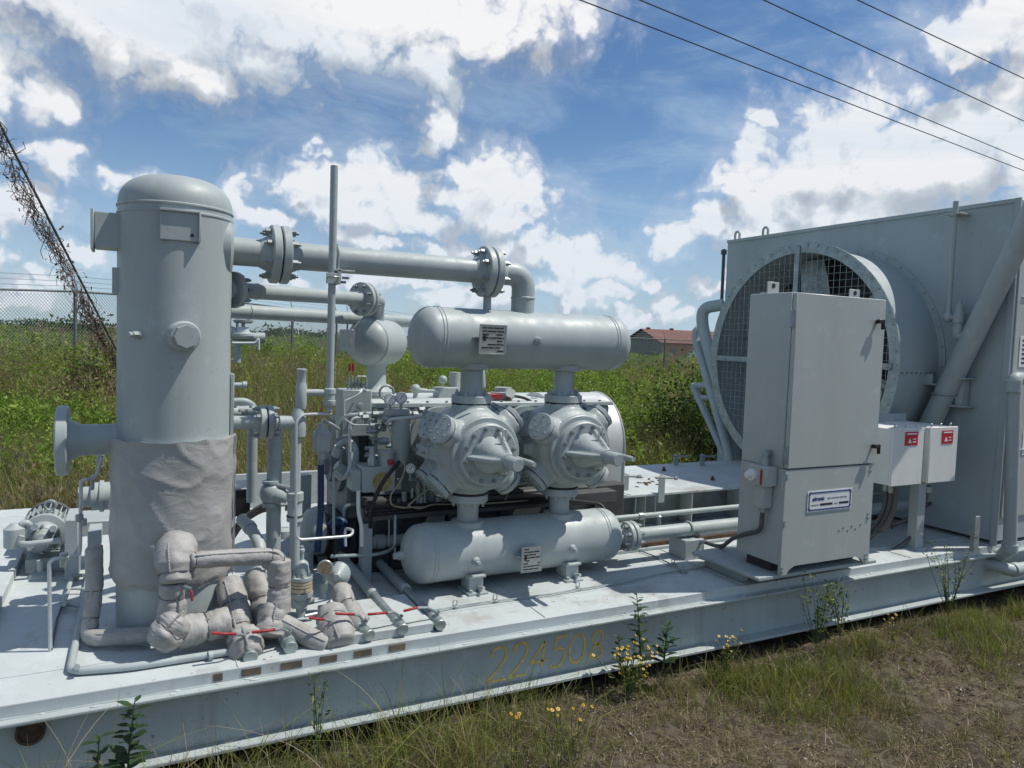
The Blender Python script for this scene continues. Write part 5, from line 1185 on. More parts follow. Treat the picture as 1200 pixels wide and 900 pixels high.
MB().tube([P(812, 452, x=5.95), P(836, 452, x=5.95)], .035, 12).tube([P(815, 466, x=5.94), P(842, 466, x=5.94)], .03, 12).build('rung', 'coolerpaint', t)
# brace pipe
bxp = cx-.12
t = thing('header_pipe', 'thick slanting pipe crossing the near corner of the cooler', 'pipe', P(1087, 500, x=bxp))
a, b = P(1086, 505, x=bxp), P(1201, 268, x=bxp); dv = (b-a); MB().cyl(a-dv*.10, b+dv*.25, .082, seg=28).build('pipe', 'paint', t)
c = a+dv*.20; 
MB().tube([c+(Y3*math.cos(q)+X3*math.sin(q))*.092 for q in [2*math.pi*k/18 for k in range(19)]], .010, 6).build('u_bolt', 'galv', t)
q = P(1127, 460, x=cx-.03); MB().box((cx-.10, q.y-.05, q.z-.10), (cx-.0125, q.y+.01, q.z+.11), .003).box((cx-.16, q.y-.10, q.z-.115), (cx-.01, q.y+.02, q.z-.1005), .003).box((cx-.16, q.y-.10, q.z+.1105), (cx-.01, q.y+.02, q.z+.122), .003).build('bracket', 'paint', t)
q = P(1097, 447, x=bxp); MB().box((bxp-.05, q.y-.03, q.z-.03), (bxp+.05, q.y+.12, q.z-.018), .002).box((bxp-.05, q.y+.0, q.z-.0175), (bxp-.04, q.y+.10, q.z+.06), .002).build('bracket', 'paint', t)
t = thing('relief_valve', 'small grey relief valve on the cooler face beside the slanting pipe', 'relief valve', P(1124, 385, x=cx-.1))
rx = cx-.12; z_ = lambda v: P(1123, v, x=rx).z; yy = P(1123.5, 375, x=rx).y
MB().lathe((rx, yy, 0), Z3, [(z_(396), .03), (z_(390), .042), (z_(383), .042), (z_(382), .034), (z_(379), .034), (z_(378), .044), (z_(367), .044), (z_(366), .032), (z_(357), .030), (z_(356), .014), (z_(353), .012)], 20).build('valve_body', 'paint', t)
MB().tube([(rx, yy, z_(388)), (rx, yy, z_(394)), (rx, yy-.06, z_(394)), (rx+.02, yy-.14, z_(393))], .032, 12, .04).cyl((rx, yy-.07, z_(394)), (rx, yy-.11, z_(394)), .043, seg=14).build('elbow', 'paint', t)
a = P(1111, 372, x=rx); MB().cyl((rx, yy, z_(372)), a, .022, seg=10).sphere(a, .042, 14).build('inlet_elbow', 'paint', t)
b = P(1120, 236, x=rx); MB().cyl(a, (rx, a.y, b.z), .021, seg=12).cyl((rx, a.y, b.z-.12), (rx, a.y, b.z-.09), .035, seg=10).build('vent_tube', 'paint', t)
b_ = MB(); b_.box((rx-.03, a.y-.06, b.z-.11), (cx-.0125, a.y+.06, b.z-.095), .002); b_.build('clip', 'paint', t)
# pipes at the near foot of the cooler
t = thing('drain_header', 'pale pipe climbing the near end of the cooler with elbow at its foot', 'pipe', P(1183, 655, y=3.27))
yv = 3.24; a = P(1183, 645, y=yv); b = P(1188, 447, y=yv)
MB().tube([P(1205, 444, y=3.30), P(1189, 443, y=yv), a+Z3*.02, P(1174, 652, y=3.30), P(1115, 632, y=3.72), P(1075, 612, y=4.1)], .047, 18, .05, 6).build('pipe', 'paint', t)
MB().lathe(b-Z3*.03, Z3, [(-.05, .056), (.04, .056)], 16).build('coupling', 'paint', t); MB().lathe(a+Z3*.02, Z3, [(-.03, .057), (.03, .057)], 16).build('coupling', 'paint', t)
c0, c1 = P(1132, 638, y=3.60), P(1122, 634, y=3.67); MB().cyl(c0, c1, .062, seg=8).build('union', 'paint', t)
t = thing('drain_header', 'pale pipe on the deck turning right along the foot of the cooler', 'pipe', P(1180, 668, y=3.27))
MB().tube([P(1240, 660, y=3.22), P(1182, 668, y=3.24), P(1150, 658, y=3.42), P(1095, 638, y=3.8), P(1080, 630, y=3.95)], .047, 18, .05, 6).build('pipe', 'paint', t)
MB().cyl(P(1186, 668, y=3.235), P(1192, 667, y=3.232), .055, seg=16).build('coupling', 'paint', t); c0, c1 = P(1104, 641, y=3.74), P(1096, 638, y=3.8); MB().cyl(c0, c1, .064, seg=8).build('union', 'paint', t)
q = P(1143, 645, z=.02); t = thing('angle_post', 'short upright angle iron on the deck edge before the cooler pipes', 'post', q)
MB().box((q.x-.03, q.y-.005, D+.0005), (q.x+.03, q.y+.003, P(1146, 605, y=q.y).z), .002).box((q.x+.024, q.y+.0035, D+.0005), (q.x+.03, q.y+.06, P(1146, 605, y=q.y).z), .002).build('angle', 'galv', t)
# ------------------------------------------------------------------ auxiliary end of the compressor (left of the cylinders)
ax_ = thing('auxiliary_end', 'dark gear case block with oil pump end left of the nearer cylinder', 'gear case', d3(1.1, 4.9, 0))
MB().box(d3(1.22, 4.60, .30), d3(1.299, 5.15, .92), .02).build('gear_case', 'darkgrey', ax_)
MB().box(d3(1.15, 4.62, .0), d3(1.299, 5.10, .2995), .01).build('base', 'shade_grime', ax_)
MB().lathe(d3(1.22, 4.80, .62), (-1, 0, 0), [(0, .17), (.03, .17), (.035, .11), (.08, .10), (.085, .06), (.11, .05)], 28).build('pump_end', 'darkgrey', ax_)
a, b = P(401, 512, y=4.5), P(436, 457, y=4.5)
t = thing('oil_manifold', 'grey manifold block topped with small red capped injectors', 'manifold', P(418, 510, y=4.5))
MB().box((a.x, 4.5, a.z), (b.x, 4.68, b.z), .006).build('block', 'cast', t)
m = MB()
for i, u in enumerate((408, 412, 416, 420, 424, 429)):
    q = P(u, 456, y=4.52); h_ = (.075, .085, .055, .07, .05, .06)[i]; m.cyl(q, q+Z3*h_, .0075, seg=8).cyl(q+Z3*h_*.4, q+Z3*h_*.62, .013, seg=8)
m.tube([P(417, 446, y=4.5), P(418, 441, y=4.5), P(429, 441, y=4.5), P(429, 456, y=4.5)], .005, 6, .01); m.build('injectors', 'galv', t, stuff=True)
for u in (410, 414): MB().cyl(P(u, 435, y=4.52), P(u, 426, y=4.52), .0085, seg=8).build('red_cap', 'red', t)
c = P(422, 476, y=4.49); MB().lathe(c, -Y3, [(0, .026), (.01, .026), (.012, .018), (.02, .018), (.022, .008)], 18).build('regulator_cap', 'galv', t)
m = MB().tube([P(403, 500, y=4.46), P(403, 470, y=4.46), P(411, 467, y=4.46), P(422, 461, y=4.46), P(424, 456, y=4.48)], .0065, 6, .02); m.build('tube', 'stain', t)
def dial(u, v, y, r, lab, case='galv'):
    t = thing('pressure_gauge', lab, 'gauge', P(u, v, y=y), 'round dial gauges')
    g = P(u, v, y=y); dv = Vector((-.30, -1, .12)).normalized()
    MB().lathe(g, dv, [(-.03, r*.92), (0, r), (.006, r*1.1), (.010, r)], 28).build('case', case, t); f = MB().cyl(g+dv*.0102, g+dv*.0112, r*.88, seg=24).build('dial', 'white', t)
    x, y2, _ = frame(dv); k = MB()
    for i in range(9):
        a_ = 2*math.pi*(i+.5)/10; p = g+dv*.0117+(x*math.cos(a_)+y2*math.sin(a_))*r*.7; rd = (x*math.cos(a_)+y2*math.sin(a_)); k.obox(p, (r*.12, .0012, .0004), (rd, dv.cross(rd), dv), 0)
    nd = (x*.6+y2*.8).normalized(); k.obox(g+dv*.0118+nd*r*.2, (r*.5, .0016, .0004), (nd, dv.cross(nd), dv), 0); k.build('pointer', 'ink', f, flat=True)
    MB().cyl(g-Z3*r, g-Z3*(r+.045), .009, seg=8).build('stem', 'galv', t)
dial(457, 468.5, 4.30, .034, 'left of the twin round gauges above the oil filter')
dial(470, 466.5, 4.30, .034, 'right of the twin round gauges above the oil filter')
dial(481, 549, 4.22, .030, 'lone round gauge low beside the nearer cylinder')
t = thing('lifting_eye', 'loose ring behind the twin gauges', 'ring', P(453, 459, y=4.5)); q = P(453, 460, y=4.5); MB().tube([q+Vector((math.cos(a_)*.045, 0, math.sin(a_)*.045)) for a_ in [2*math.pi*k/18 for k in range(19)]], .008, 6).build('ring', 'galv', t)
t = thing('oil_filter', 'upright cylindrical oil filter under the twin gauges', 'filter', P(467, 540, y=4.32))
a, b = P(465, 541, y=4.32), P(467, 489, y=4.32); MB().lathe((a.x+.02, 4.32, 0), Z3, [(a.z-.03, .025), (a.z, .055), (b.z-.03, .060), (b.z-.028, .064), (b.z, .064), (b.z+.01, .04)], 28).build('canister', 'paint', t)
MB().obox(P(465, 483, y=4.32), (.075, .04, .022), None, .008).build('filter_head', 'cast', t)
a, b = P(452, 546, y=4.26), P(452, 528, y=4.26); MB().lathe((a.x, 4.26, 0), Z3, [(a.z, .047), (b.z-.005, .049), (b.z, .045), (b.z+.005, .015)], 24).build('small_canister', 'paint', t)
MB().cyl(P(455, 542, y=4.20), P(461, 541, y=4.20), .016, seg=10).build('red_button', 'red', t)
t = thing('lubricator_box', 'grey lubricator box with worn yellow disc and black hose across it', 'lubricator', P(444, 578, y=4.2))
a, b = P(424, 578, y=4.22), P(464, 546, y=4.22); MB().box((a.x, 4.22, a.z), (b.x, 4.40, b.z), .006).build('box_body', 'paint', t)
q = P(448, 564.5, y=4.2185); MB().lathe(q, -Y3, [(-.001, .056), (.004, .056), (.005, .046), (.007, .045), (.007, .01)], 32).build('yellow_disc', 'discyellow', t)
MB().box((a.x-.055, 4.23, a.z+.01), (a.x-.001, 4.36, b.z-.02), .006).build('pump_body', 'cast', t)
m = MB(); q = P(436, 536, y=4.25); m.lathe(q, Z3, [(-.05, .026), (-.01, .026), (0, .018), (.06, .018), (.065, .01)], 14); m.build('plunger', 'galv', t)
MB().tube([P(468, 541, y=4.16), P(462, 548, y=4.14), P(448, 565, y=4.12), P(439, 585, y=4.12), P(434, 600, y=4.15), P(434, 618, y=4.2)], .0125, 10, .05, 6).build('hose', 'black', t)
t = thing('tubing_bundle', 'tangle of bright small-bore tubes across the auxiliary end', 'tubing', P(430, 520, y=4.3))
for pts, r, mt in (
    ([(396, 513, 4.55), (398, 495, 4.5), (405, 487, 4.45), (420, 485.5, 4.42), (448, 484, 4.40), (492, 485, 4.32)], .012, 'stain'),
    ([(410, 560, 4.38), (410, 497, 4.38), (414, 490, 4.38), (432, 488.5, 4.38)], .010, 'stain'),
    ([(452, 497, 4.28), (458, 491, 4.28), (486, 489, 4.25), (500, 487, 4.25)], .0125, 'stain'),
    ([(378, 492, 4.2), (390, 498, 4.3), (397, 503, 4.45)], .010, 'stain'),
    ([(404, 491, 4.36), (413, 498, 4.36), (432, 498, 4.36)], .005, 'stain'),
    ([(392, 556, 4.3), (399, 562, 4.3), (404, 560, 4.3), (410, 550, 4.35), (412, 530, 4.36)], .010, 'stain'),
    ([(391, 626, 4.3), (391, 556, 4.3), (392.5, 552, 4.3), (404, 562, 4.28)], .009, 'paint'),
    ([(463, 650, 4.2), (463, 612, 4.2)], .007, 'paint'), ([(388, 652, 3.95), (440, 650, 4.05), (455, 646, 4.1), (463, 640, 4.15), (463, 600, 4.25)], .010, 'galv'),
    ([(456, 640, 4.25), (456, 604, 4.25)], .006, 'galv'), ([(420, 575, 4.2), (420, 600, 4.2), (424, 618, 4.2), (424, 640, 4.2)], .012, 'boxpaint'),
    ([(481, 556, 4.22), (480, 562, 4.22), (490, 562, 4.22), (490, 590, 4.25)], .009, 'galv'), ([(498, 589, 4.25), (497, 565, 4.25), (505, 562, 4.25)], .009, 'galv')):
    MB().tube([P(u, v, y=y) for u, v, y in pts], r, 8, .035).build('tube', mt, t)
for pts in ([(453, 494, 4.2), (460, 512, 4.18), (468, 528, 4.17), (476, 545, 4.17), (470, 565, 4.18), (457, 580, 4.18), (458, 592, 4.18), (470, 595, 4.2), (500, 594, 4.2)],
            [(478, 593, 4.19), (490, 582, 4.17), (505, 571, 4.15), (518, 569, 4.13)], [(478, 593, 4.19), (492, 597, 4.19), (505, 591, 4.2), (560, 591, 4.2), (650, 584, 4.25)], [(592, 586, 4.15), (596, 575, 4.1), (612, 566, 4.0), (632, 563, 3.95)]):
    MB().tube([P(u, v, y=y) for u, v, y in pts], .0048, 6, .05, 6).build('tan_cable', 'cable', t)
m = MB()
for u, v, y in ((424, 486, 4.39), (440, 485, 4.39), (462, 485, 4.36), (478, 485, 4.33), (428, 489, 4.37), (452, 491, 4.3), (499, 485, 4.25), (494, 480, 4.3), (487, 485, 4.3)):
    q = P(u, v, y=y); m.cyl(q-X3*.018, q+X3*.018, .020, seg=6).cyl(q, q+Z3*.03, .010, seg=6)
for i in range(26):
    q = P(random.uniform(432, 460), random.uniform(493, 540), y=random.uniform(4.36, 4.5)); d_ = random.choice((X3, Y3, Z3)); m.cyl(q-d_*.03, q+d_*.03, random.uniform(.010, .024), seg=8)
for i in range(16):
    q = P(random.uniform(464, 515), random.uniform(566, 592), y=random.uniform(4.26, 4.4)); m.cyl(q-Z3*.03, q+Z3*.03, random.uniform(.010, .022), seg=8)
m.build('fittings', 'galv', t, stuff=True)
t = thing('bent_air_pipe', 'fat bent grey pipe looping beside the actuator', 'pipe', P(410, 540, y=4.45))
MB().tube([P(396, 530, y=4.5), P(397, 522, y=4.48), P(408, 515, y=4.45), P(417, 525, y=4.42), P(417, 550, y=4.42), P(410, 562, y=4.42)], .021, 12, .05).cyl(P(394, 534, y=4.5), P(398, 524, y=4.48), .034, seg=14).build('pipe', 'paint', t)
MB().cyl(P(394, 545, y=4.5), P(412, 557, y=4.5), .03, seg=14).build('stub', 'paint', t)
t = thing('control_valve', 'small grey actuator valve on a blue hose left of the auxiliary end', 'valve', P(377, 605, y=4.2))
MB().obox(P(377, 517, y=4.2), (.045, .04, .058), None, .008).lathe(P(377, 508, y=4.2), Z3, [(0, .045), (.035, .028), (.06, .024)], 18).lathe(P(377, 526, y=4.2), -Z3, [(0, .045), (.025, .022), (.06, .020)], 18).build('actuator', 'cast', t)
MB().cyl(P(376, 545, y=4.2), P(376, 530, y=4.2), .016, seg=12).build('hose_end', 'steel', t)
MB().tube([P(376, 544, y=4.2), P(376, 590, y=4.22), P(374, 625, y=4.25), P(372, 645, y=4.3)], .019, 12, .05).build('blue_hose', 'blue', t)
MB().tube([P(388, 618, y=4.6), P(394, 612, y=4.6), P(402, 612, y=4.6), P(404, 640, y=4.6)], .035, 12, .06).build('blue_hose', 'blue', t)
t = thing('cable_tray', 'black cable tray running behind the standpipes with bolts along its end', 'cable tray', P(430, 605, y=4.22))
a, b = P(425, 612, y=4.24), P(545, 592, y=4.24); MB().box((a.x, 4.24, a.z), (3.05, 4.36, a.z+.075), .004).build('tray', 'conduit', t)
for k in range(3): MB().tube([P(430, 596+4*k, y=4.23), P(520, 590+3*k, y=4.235), P(640, 583+3*k, y=4.235), P(706, 590, y=4.2), P(712, 606, y=4.1)], .011, 6, .1).build('black_cable', 'black', t)
m = MB()
for u in (430, 444, 456): q = P(u, 600, y=4.238); m.cyl(q, q-Y3*.012, .010, seg=6)
m.build('bolting', 'galv', t, stuff=True)
t = thing('support_post', 'grey square post under the end of the black cable tray', 'post', P(431, 680, y=4.25)); a, b = P(424, 680, y=4.25), P(437, 613, y=4.25); MB().box((a.x, 4.25, D+.0005), (b.x, 4.33, b.z), .003).build('post', 'paint', t)
a, b = P(502, 640, y=4.38), P(521, 603, y=4.38); MB().box((a.x, 4.37, D+.05), (b.x, 4.39, b.z), .003).build('gusset', 'paint', t)
t = thing('underfloor_pipe', 'horizontal grey pipe low behind the cable tray post', 'pipe', P(460, 635, y=4.35)); MB().cyl(P(436, 636, y=4.36), P(480, 631, y=4.36), .036, seg=18).cyl(P(440, 635, y=4.36), P(450, 634, y=4.36), .044, seg=18).build('pipe', 'paint', t)
# ------------------------------------------------------------------ ground and field
def sstep(a, b, x): t = np.clip((x-a)/(b-a), 0, 1); return t*t*(3-2*t)
def g_height(x, y):
    x = np.asarray(x, float); y = np.asarray(y, float)
    d = np.hypot(x, y); az = np.degrees(np.arctan2(x, y))
    left = 1-sstep(9, 30, az)
    h = (.22+.50*left)*sstep(8.5, 24, d)*(y > 0)
    h = h - sstep(60, 130, d)*(.75*(1-left)+.25)
    h = h + .05*np.sin(x*.9+1.3)*np.sin(y*.7)*sstep(8, 14, d) + .02*np.sin(x*2.3+y*1.1)*(1-sstep(3.2, 3.6, y)*(1-sstep(6.8, 7.4, y)))*1.0
    front = np.where((y < 3.45) & (y > -10), .035*np.sin(x*1.7+y*2.1)*np.cos(y*3.1-x*.6), 0)
    return np.where((y > 3.2) & (y < 7.0) & (d < 14), np.minimum(h, .03), h+front)
def axis_samples(breaks):
    out = []
    for a, b, s in breaks: out += list(np.arange(a, b, s))
    return np.array(out)
gx = axis_samples([(-1500, -200, 130), (-200, -30, 8), (-30, -3, .9), (-3, 9, .12), (9, 40, .9), (40, 200, 6), (200, 2300, 150)])
gy = axis_samples([(-1500, -100, 140), (-100, -6, 6), (-6, .5, .5), (.5, 3.6, .10), (3.6, 7, .5), (7, 40, .7), (40, 220, 6), (220, 2500, 150)])
GX, GY = np.meshgrid(gx, gy); GZ = g_height(GX, GY)
fine = (GX > -3) & (GX < 9) & (GY > .5) & (GY < 3.6)
GZ = GZ + np.where(fine, rng.normal(0, .016, GX.shape), 0)
nx_, ny_ = len(gx), len(gy)
def mesh_np(name, V, F, material, tint=None, kind=None, parent=None, label=None, smooth=False, k=4):
    me = bpy.data.meshes.new(name); n, m = len(V), len(F)
    o0 = ORG.get(parent.name, Vector()) if parent else Vector()
    V = np.asarray(V, np.float32) - np.array(o0, np.float32)
    me.vertices.add(n); me.vertices.foreach_set('co', V.ravel())
    me.loops.add(m*k); me.polygons.add(m)
    me.loops.foreach_set('vertex_index', np.asarray(F, np.int32).ravel())
    me.polygons.foreach_set('loop_start', np.arange(m, dtype=np.int32)*k)
    if smooth: me.polygons.foreach_set('use_smooth', np.ones(m, bool))
    if tint is not None:
        at = me.attributes.new('tint', 'FLOAT_COLOR', 'POINT'); c = np.ones((n, 4), np.float32); c[:, :3] = tint; at.data.foreach_set('color', c.ravel())
    me.update(calc_edges=True); me.validate()
    me.materials.append(M[material] if isinstance(material, str) else material)
    ob = bpy.data.objects.new(name, me); COL.objects.link(ob)
    if parent: ob.parent = parent; ORG[ob.name] = o0
    if kind: ob['kind'] = kind
    if label: ob['label'] = label
    return ob
def mat_ground():
    m, N, b = new_mat('field_soil'); tcn = N.n('ShaderNodeTexCoord'); co = tcn.outputs['Object']
    n1 = N.noise(co, 1.1, 6, .62); n2 = N.noise(co, 16, 6, .7); n3 = N.noise(co, 90, 4, .7)
    c = N.mix(N.mapr(n1, .35, .65), (.105, .088, .060, 1), (.155, .132, .095, 1))
    c = N.mix(N.mapr(n2, .44, .58), c, (.058, .045, .031, 1))
    c = N.mix(N.m('MULTIPLY', N.mapr(n3, .58, .70), .7), c, (.24, .225, .19, 1))
    g = N.noise(N.vm('ADD', co, (7, 3, 0)), .55, 5, .6)
    c = N.mix(N.m('MULTIPLY', N.mapr(g, .52, .66), .55), c, (.095, .098, .040, 1))
    sp = N.n('ShaderNodeSeparateXYZ'); N.set(sp.inputs[0], co)
    far = N.mapr(sp.outputs[1], 7, 12)
    c = N.mix(far, c, N.mix(N.mapr(n2, .35, .65), (.045, .060, .018, 1), (.085, .085, .035, 1)))
    N.set(b.inputs['Base Color'], c); b.inputs['Roughness'].default_value = .95; b.inputs['Specular IOR Level'].default_value = .2
    bn = N.n('ShaderNodeBump'); bn.inputs['Strength'].default_value = .9; bn.inputs['Distance'].default_value = .02
    N.set(bn.inputs['Height'], N.m('ADD', n2, N.m('MULTIPLY', n3, .5))); N.set(b.inputs['Normal'], bn.outputs[0]); return m
M['ground'] = mat_ground()
ii = (np.arange(ny_-1)[:, None]*nx_+np.arange(nx_-1)[None, :]).ravel()
ground = mesh_np('ground', np.stack([GX.ravel(), GY.ravel(), GZ.ravel()], 1), np.stack([ii, ii+1, ii+nx_+1, ii+nx_], 1), 'ground', smooth=True); ground['kind'] = 'structure'

# leaves: flat rhombic faces with their own tint
def leaf_quads(pos, axis, size, aspect, tint, curl=.15):
    n = len(pos); axis = axis/np.linalg.norm(axis, axis=1, keepdims=True)
    r = rng.normal(size=(n, 3)); side = np.cross(axis, r); side /= np.maximum(1e-6, np.linalg.norm(side, axis=1, keepdims=True)); nrm = np.cross(axis, side)
    s = size[:, None]; w = s*aspect
    V = np.empty((n, 4, 3)); V[:, 0] = pos; V[:, 1] = pos+axis*s*.45+side*w*.5+nrm*s*curl*.5; V[:, 2] = pos+axis*s-nrm*s*curl; V[:, 3] = pos+axis*s*.45-side*w*.5+nrm*s*curl*.5
    return V.reshape(-1, 3), np.arange(n*4).reshape(-1, 4), np.repeat(tint, 4, axis=0)
def rand_dirs(n, up=.25):
    d = rng.normal(size=(n, 3)); d /= np.linalg.norm(d, axis=1, keepdims=True); d[:, 2] = np.abs(d[:, 2])*.7+up-.2; return d
def blades(pos, lean, height, width, tint, segs=3):
    """curved tapering blades; pos n*3, lean n*2 horizontal tip offset"""
    n = len(pos); ts = np.linspace(0, 1, segs+1); az = rng.uniform(0, 2*np.pi, n); sd = np.stack([np.cos(az), np.sin(az), np.zeros(n)], 1)
    V = np.empty((n, segs+1, 2, 3))
    for i, t in enumerate(ts):
        c = pos.copy(); c[:, 0] += lean[:, 0]*t**1.9; c[:, 1] += lean[:, 1]*t**1.9
        dr = np.hypot(lean[:, 0], lean[:, 1])/np.maximum(.01, height); c[:, 2] += height*(t-.30*np.minimum(dr, 1.4)*t**2.6)
        w = (width*(1-t)**.7+.0004)[:, None]*.5
        V[:, i, 0] = c-sd*w; V[:, i, 1] = c+sd*w
    b = (np.arange(n)*(segs+1)*2)[:, None]+np.arange(segs)[None, :]*2
    F = np.stack([b, b+1, b+3, b+2], 2).reshape(-1, 4)
    return V.reshape(-1, 3), F, np.repeat(tint, (segs+1)*2, axis=0)
def join(parts):
    V, F, T = [], [], []; o = 0
    for v, f, t in parts: V.append(v); F.append(f+o); T.append(t); o += len(v)
    return np.concatenate(V), np.concatenate(F), np.concatenate(T)
def vnoise(x, y, s, seed):
    """cheap smooth value noise"""
    r = np.random.default_rng(seed); T = r.random((64, 64)); u, v = x/s+100, y/s+100; i, j = np.floor(u).astype(int), np.floor(v).astype(int); fu, fv = u-i, v-j
    fu = fu*fu*(3-2*fu); fv = fv*fv*(3-2*fv); q = lambda a, b: T[a % 64, b % 64]
    return (q(i, j)*(1-fu)+q(i+1, j)*fu)*(1-fv)+(q(i, j+1)*(1-fu)+q(i+1, j+1)*fu)*fv
GREEN = np.array([[.15, .245, .034], [.20, .30, .048], [.115, .20, .030], [.24, .305, .075]])
OLIVE = np.array([[.235, .265, .075], [.28, .285, .10], [.20, .25, .062]])
DRY = np.array([[.24, .185, .115], [.29, .23, .13], [.19, .15, .105], [.22, .18, .15]])
def sector(n, d0, d1, a0=-13, a1=50):
    d = np.sqrt(rng.uniform(d0**2, d1**2, n)); a = np.radians(rng.uniform(a0, a1, n)); x, y = d*np.sin(a), d*np.cos(a); k = y > 7.0+.25*np.sin(x*3); return x[k], y[k]
def weeds(n_plants, d0, d1, n_leaf, size, hmin, hmax, a0=-13, a1=50):
    x, y = sector(n_plants, d0, d1, a0, a1); n = len(x); z = g_height(x, y)
    pat = vnoise(x, y, 2.2, 1)*.6+vnoise(x, y, .9, 2)*.4; dryp = vnoise(x, y, 3.5, 5)*.65+vnoise(x, y, 1.1, 6)*.35
    h = hmin+(hmax-hmin)*np.clip(pat*1.25-.1+rng.normal(0, .14, n), .05, 1.15)*(.65+.75*vnoise(x, y, 4.5, 77)); psz = rng.uniform(.6, 1.7, n)
    az_ = np.degrees(np.arctan2(x, y)); dryp = dryp + .22*(1-sstep(8.8, 11.5, np.hypot(x, y)))*(1-sstep(3, 20, az_)); h = h*(1-.35*(1-sstep(8.8, 11, np.hypot(x, y)))*(1-sstep(3, 20, az_)))
    # plants stand lower close to the skid's left part, where it is mostly grass
    spec = np.where(dryp > .62, 2, np.where(dryp+rng.normal(0, .06, n) > .52, 1, 0))
    base = np.where((spec == 0)[:, None], GREEN[rng.integers(0, 4, n)], np.where((spec == 1)[:, None], OLIVE[rng.integers(0, 3, n)], DRY[rng.integers(0, 4, n)]))
    base = base*rng.uniform(.75, 1.25, (n, 1))
    m = n_leaf; t = rng.random((n, m))**.75; rad = (.10+.22*h[:, None])*(1.05-t*.75)*np.sqrt(rng.random((n, m))); a = rng.uniform(0, 2*np.pi, (n, m))
    px = x[:, None]+rad*np.cos(a); py = y[:, None]+rad*np.sin(a); pz = z[:, None]+h[:, None]*t
    pos = np.stack([px, py, pz], 2).reshape(-1, 3); tint = np.repeat(base, m, axis=0)*rng.uniform(.7, 1.35, (n*m, 1))
    sz = size*np.repeat(psz, m)*rng.uniform(.65, 1.35, n*m); sp_ = np.repeat(spec, m)
    asp = np.where(sp_ == 2, .22, np.where(sp_ == 1, .26, .40)); ax = rand_dirs(n*m); ax[:, 2] += np.where(sp_ == 2, .9, .15)
    k = pos[:, 1] > 6.86
    return leaf_quads(pos[k], ax[k], sz[k], asp[k, None], tint[k])
def tall_grass(n, d0, d1, h0, h1, w, a0=-13, a1=50):
    x, y = sector(n, d0, d1, a0, a1); n = len(x); z = g_height(x, y); p = vnoise(x, y, 1.3, 9)
    h = rng.uniform(h0, h1, n)*(.6+.7*p); ln = rng.normal(0, .28, (n, 2))*h[:, None]
    mix = (vnoise(x, y, 2.0, 12)+rng.normal(0, .16, n)) > .60
    t = np.where(mix[:, None], DRY[rng.integers(0, 4, n)]*1.0, OLIVE[rng.integers(0, 3, n)])*rng.uniform(.7, 1.3, (n, 1))
    return blades(np.stack([x, y, z], 1), ln, h, np.full(n, w)*rng.uniform(.6, 1.3, n), t)
V, F, T = join([weeds(1900, 7.0, 13, 84, .042, .30, .95), weeds(3300, 12, 26, 60, .055, .40, 1.10), weeds(3600, 26, 60, 44, .11, .40, 1.05), weeds(3400, 60, 190, 20, .28, .4, 1.15)])
o = mesh_np('field_weeds', V, F, 'foliage', T); o['kind'] = 'stuff'; o['label'] = 'dense green and brown weeds of the field behind the skid'
V, F, T = join([tall_grass(44000, 7.0, 11.5, .35, .95, .0065), tall_grass(42000, 11, 24, .45, 1.05, .010), tall_grass(10000, 24, 60, .5, 1.1, .022)])
o = mesh_np('field_grass', V, F, 'grass', T); o['kind'] = 'stuff'; o['label'] = 'tall olive and straw coloured grass between the weeds'

n = 9000; a = np.radians(rng.uniform(-14, 52, n)); d_ = rng.uniform(215, 260, n); x, y = d_*np.sin(a), d_*np.cos(a); hh_ = 1.3+1.5*vnoise(np.degrees(a)*1.0, a*0, 1.4, 41)**1.5
pos = np.stack([x, y, g_height(x, y)+hh_*rng.random(n)], 1); V, F, T = leaf_quads(pos, rand_dirs(n), rng.uniform(.5, 1.1, n), np.full((n, 1), .6), np.array([[.055, .085, .035]])*rng.uniform(.7, 1.3, (n, 1)))
o = mesh_np('tree_line', V, F, 'foliage', T); o['kind'] = 'stuff'; o['label'] = 'low dark green tree line on the horizon'
# shrubs close behind the skid at the right, and some darker bushes far off
def shrub(name, label, c, r, h, n, size, cols, cat='shrub', group=None, stems=9):
    t = thing(name, label, cat, (c[0], c[1], float(g_height(c[0], c[1]))), group); z0 = float(g_height(c[0], c[1]))
    m = MB(); ends = []
    for i in range(stems):
        a = rng.uniform(0, 2*np.pi); rr = rng.uniform(.2, .95)*r; top = Vector((c[0]+rr*math.cos(a), c[1]+rr*math.sin(a), z0+h*rng.uniform(.55, .95))); b = Vector((c[0]+rr*.2*math.cos(a), c[1]+rr*.2*math.sin(a), z0-.03))
        md = b.lerp(top, .5)+Vector((rng.normal(0, .05), rng.normal(0, .05), .05)); m.tube([b, md, top], .012*max(1, h*.6), 5, .2, 4, rad=lambda f: .014*max(1, h*.6)*(1-.75*f)); ends.append((b, top))
    m.build('stems', 'wood', t)
    k = rng.integers(0, stems, n); tt = rng.random(n)**.6; B = np.array([e[0] for e in ends])[k]; E_ = np.array([e[1] for e in ends])[k]
    pos = B+(E_-B)*tt[:, None]*rng.uniform(.6, 1.08, (n, 1)) + rng.normal(0, 1, (n, 3))*np.array([r*.20, r*.20, h*.07]); pos[:, 2] = np.maximum(pos[:, 2], z0+.02)
    tint = cols[rng.integers(0, len(cols), n)]*rng.uniform(.65, 1.35, (n, 1)); V, F, T = leaf_quads(pos, rand_dirs(n), size*rng.uniform(.6, 1.4, n), np.full((n, 1), .5), tint)
    mesh_np('foliage', V, F, 'foliage', T, parent=t); return t
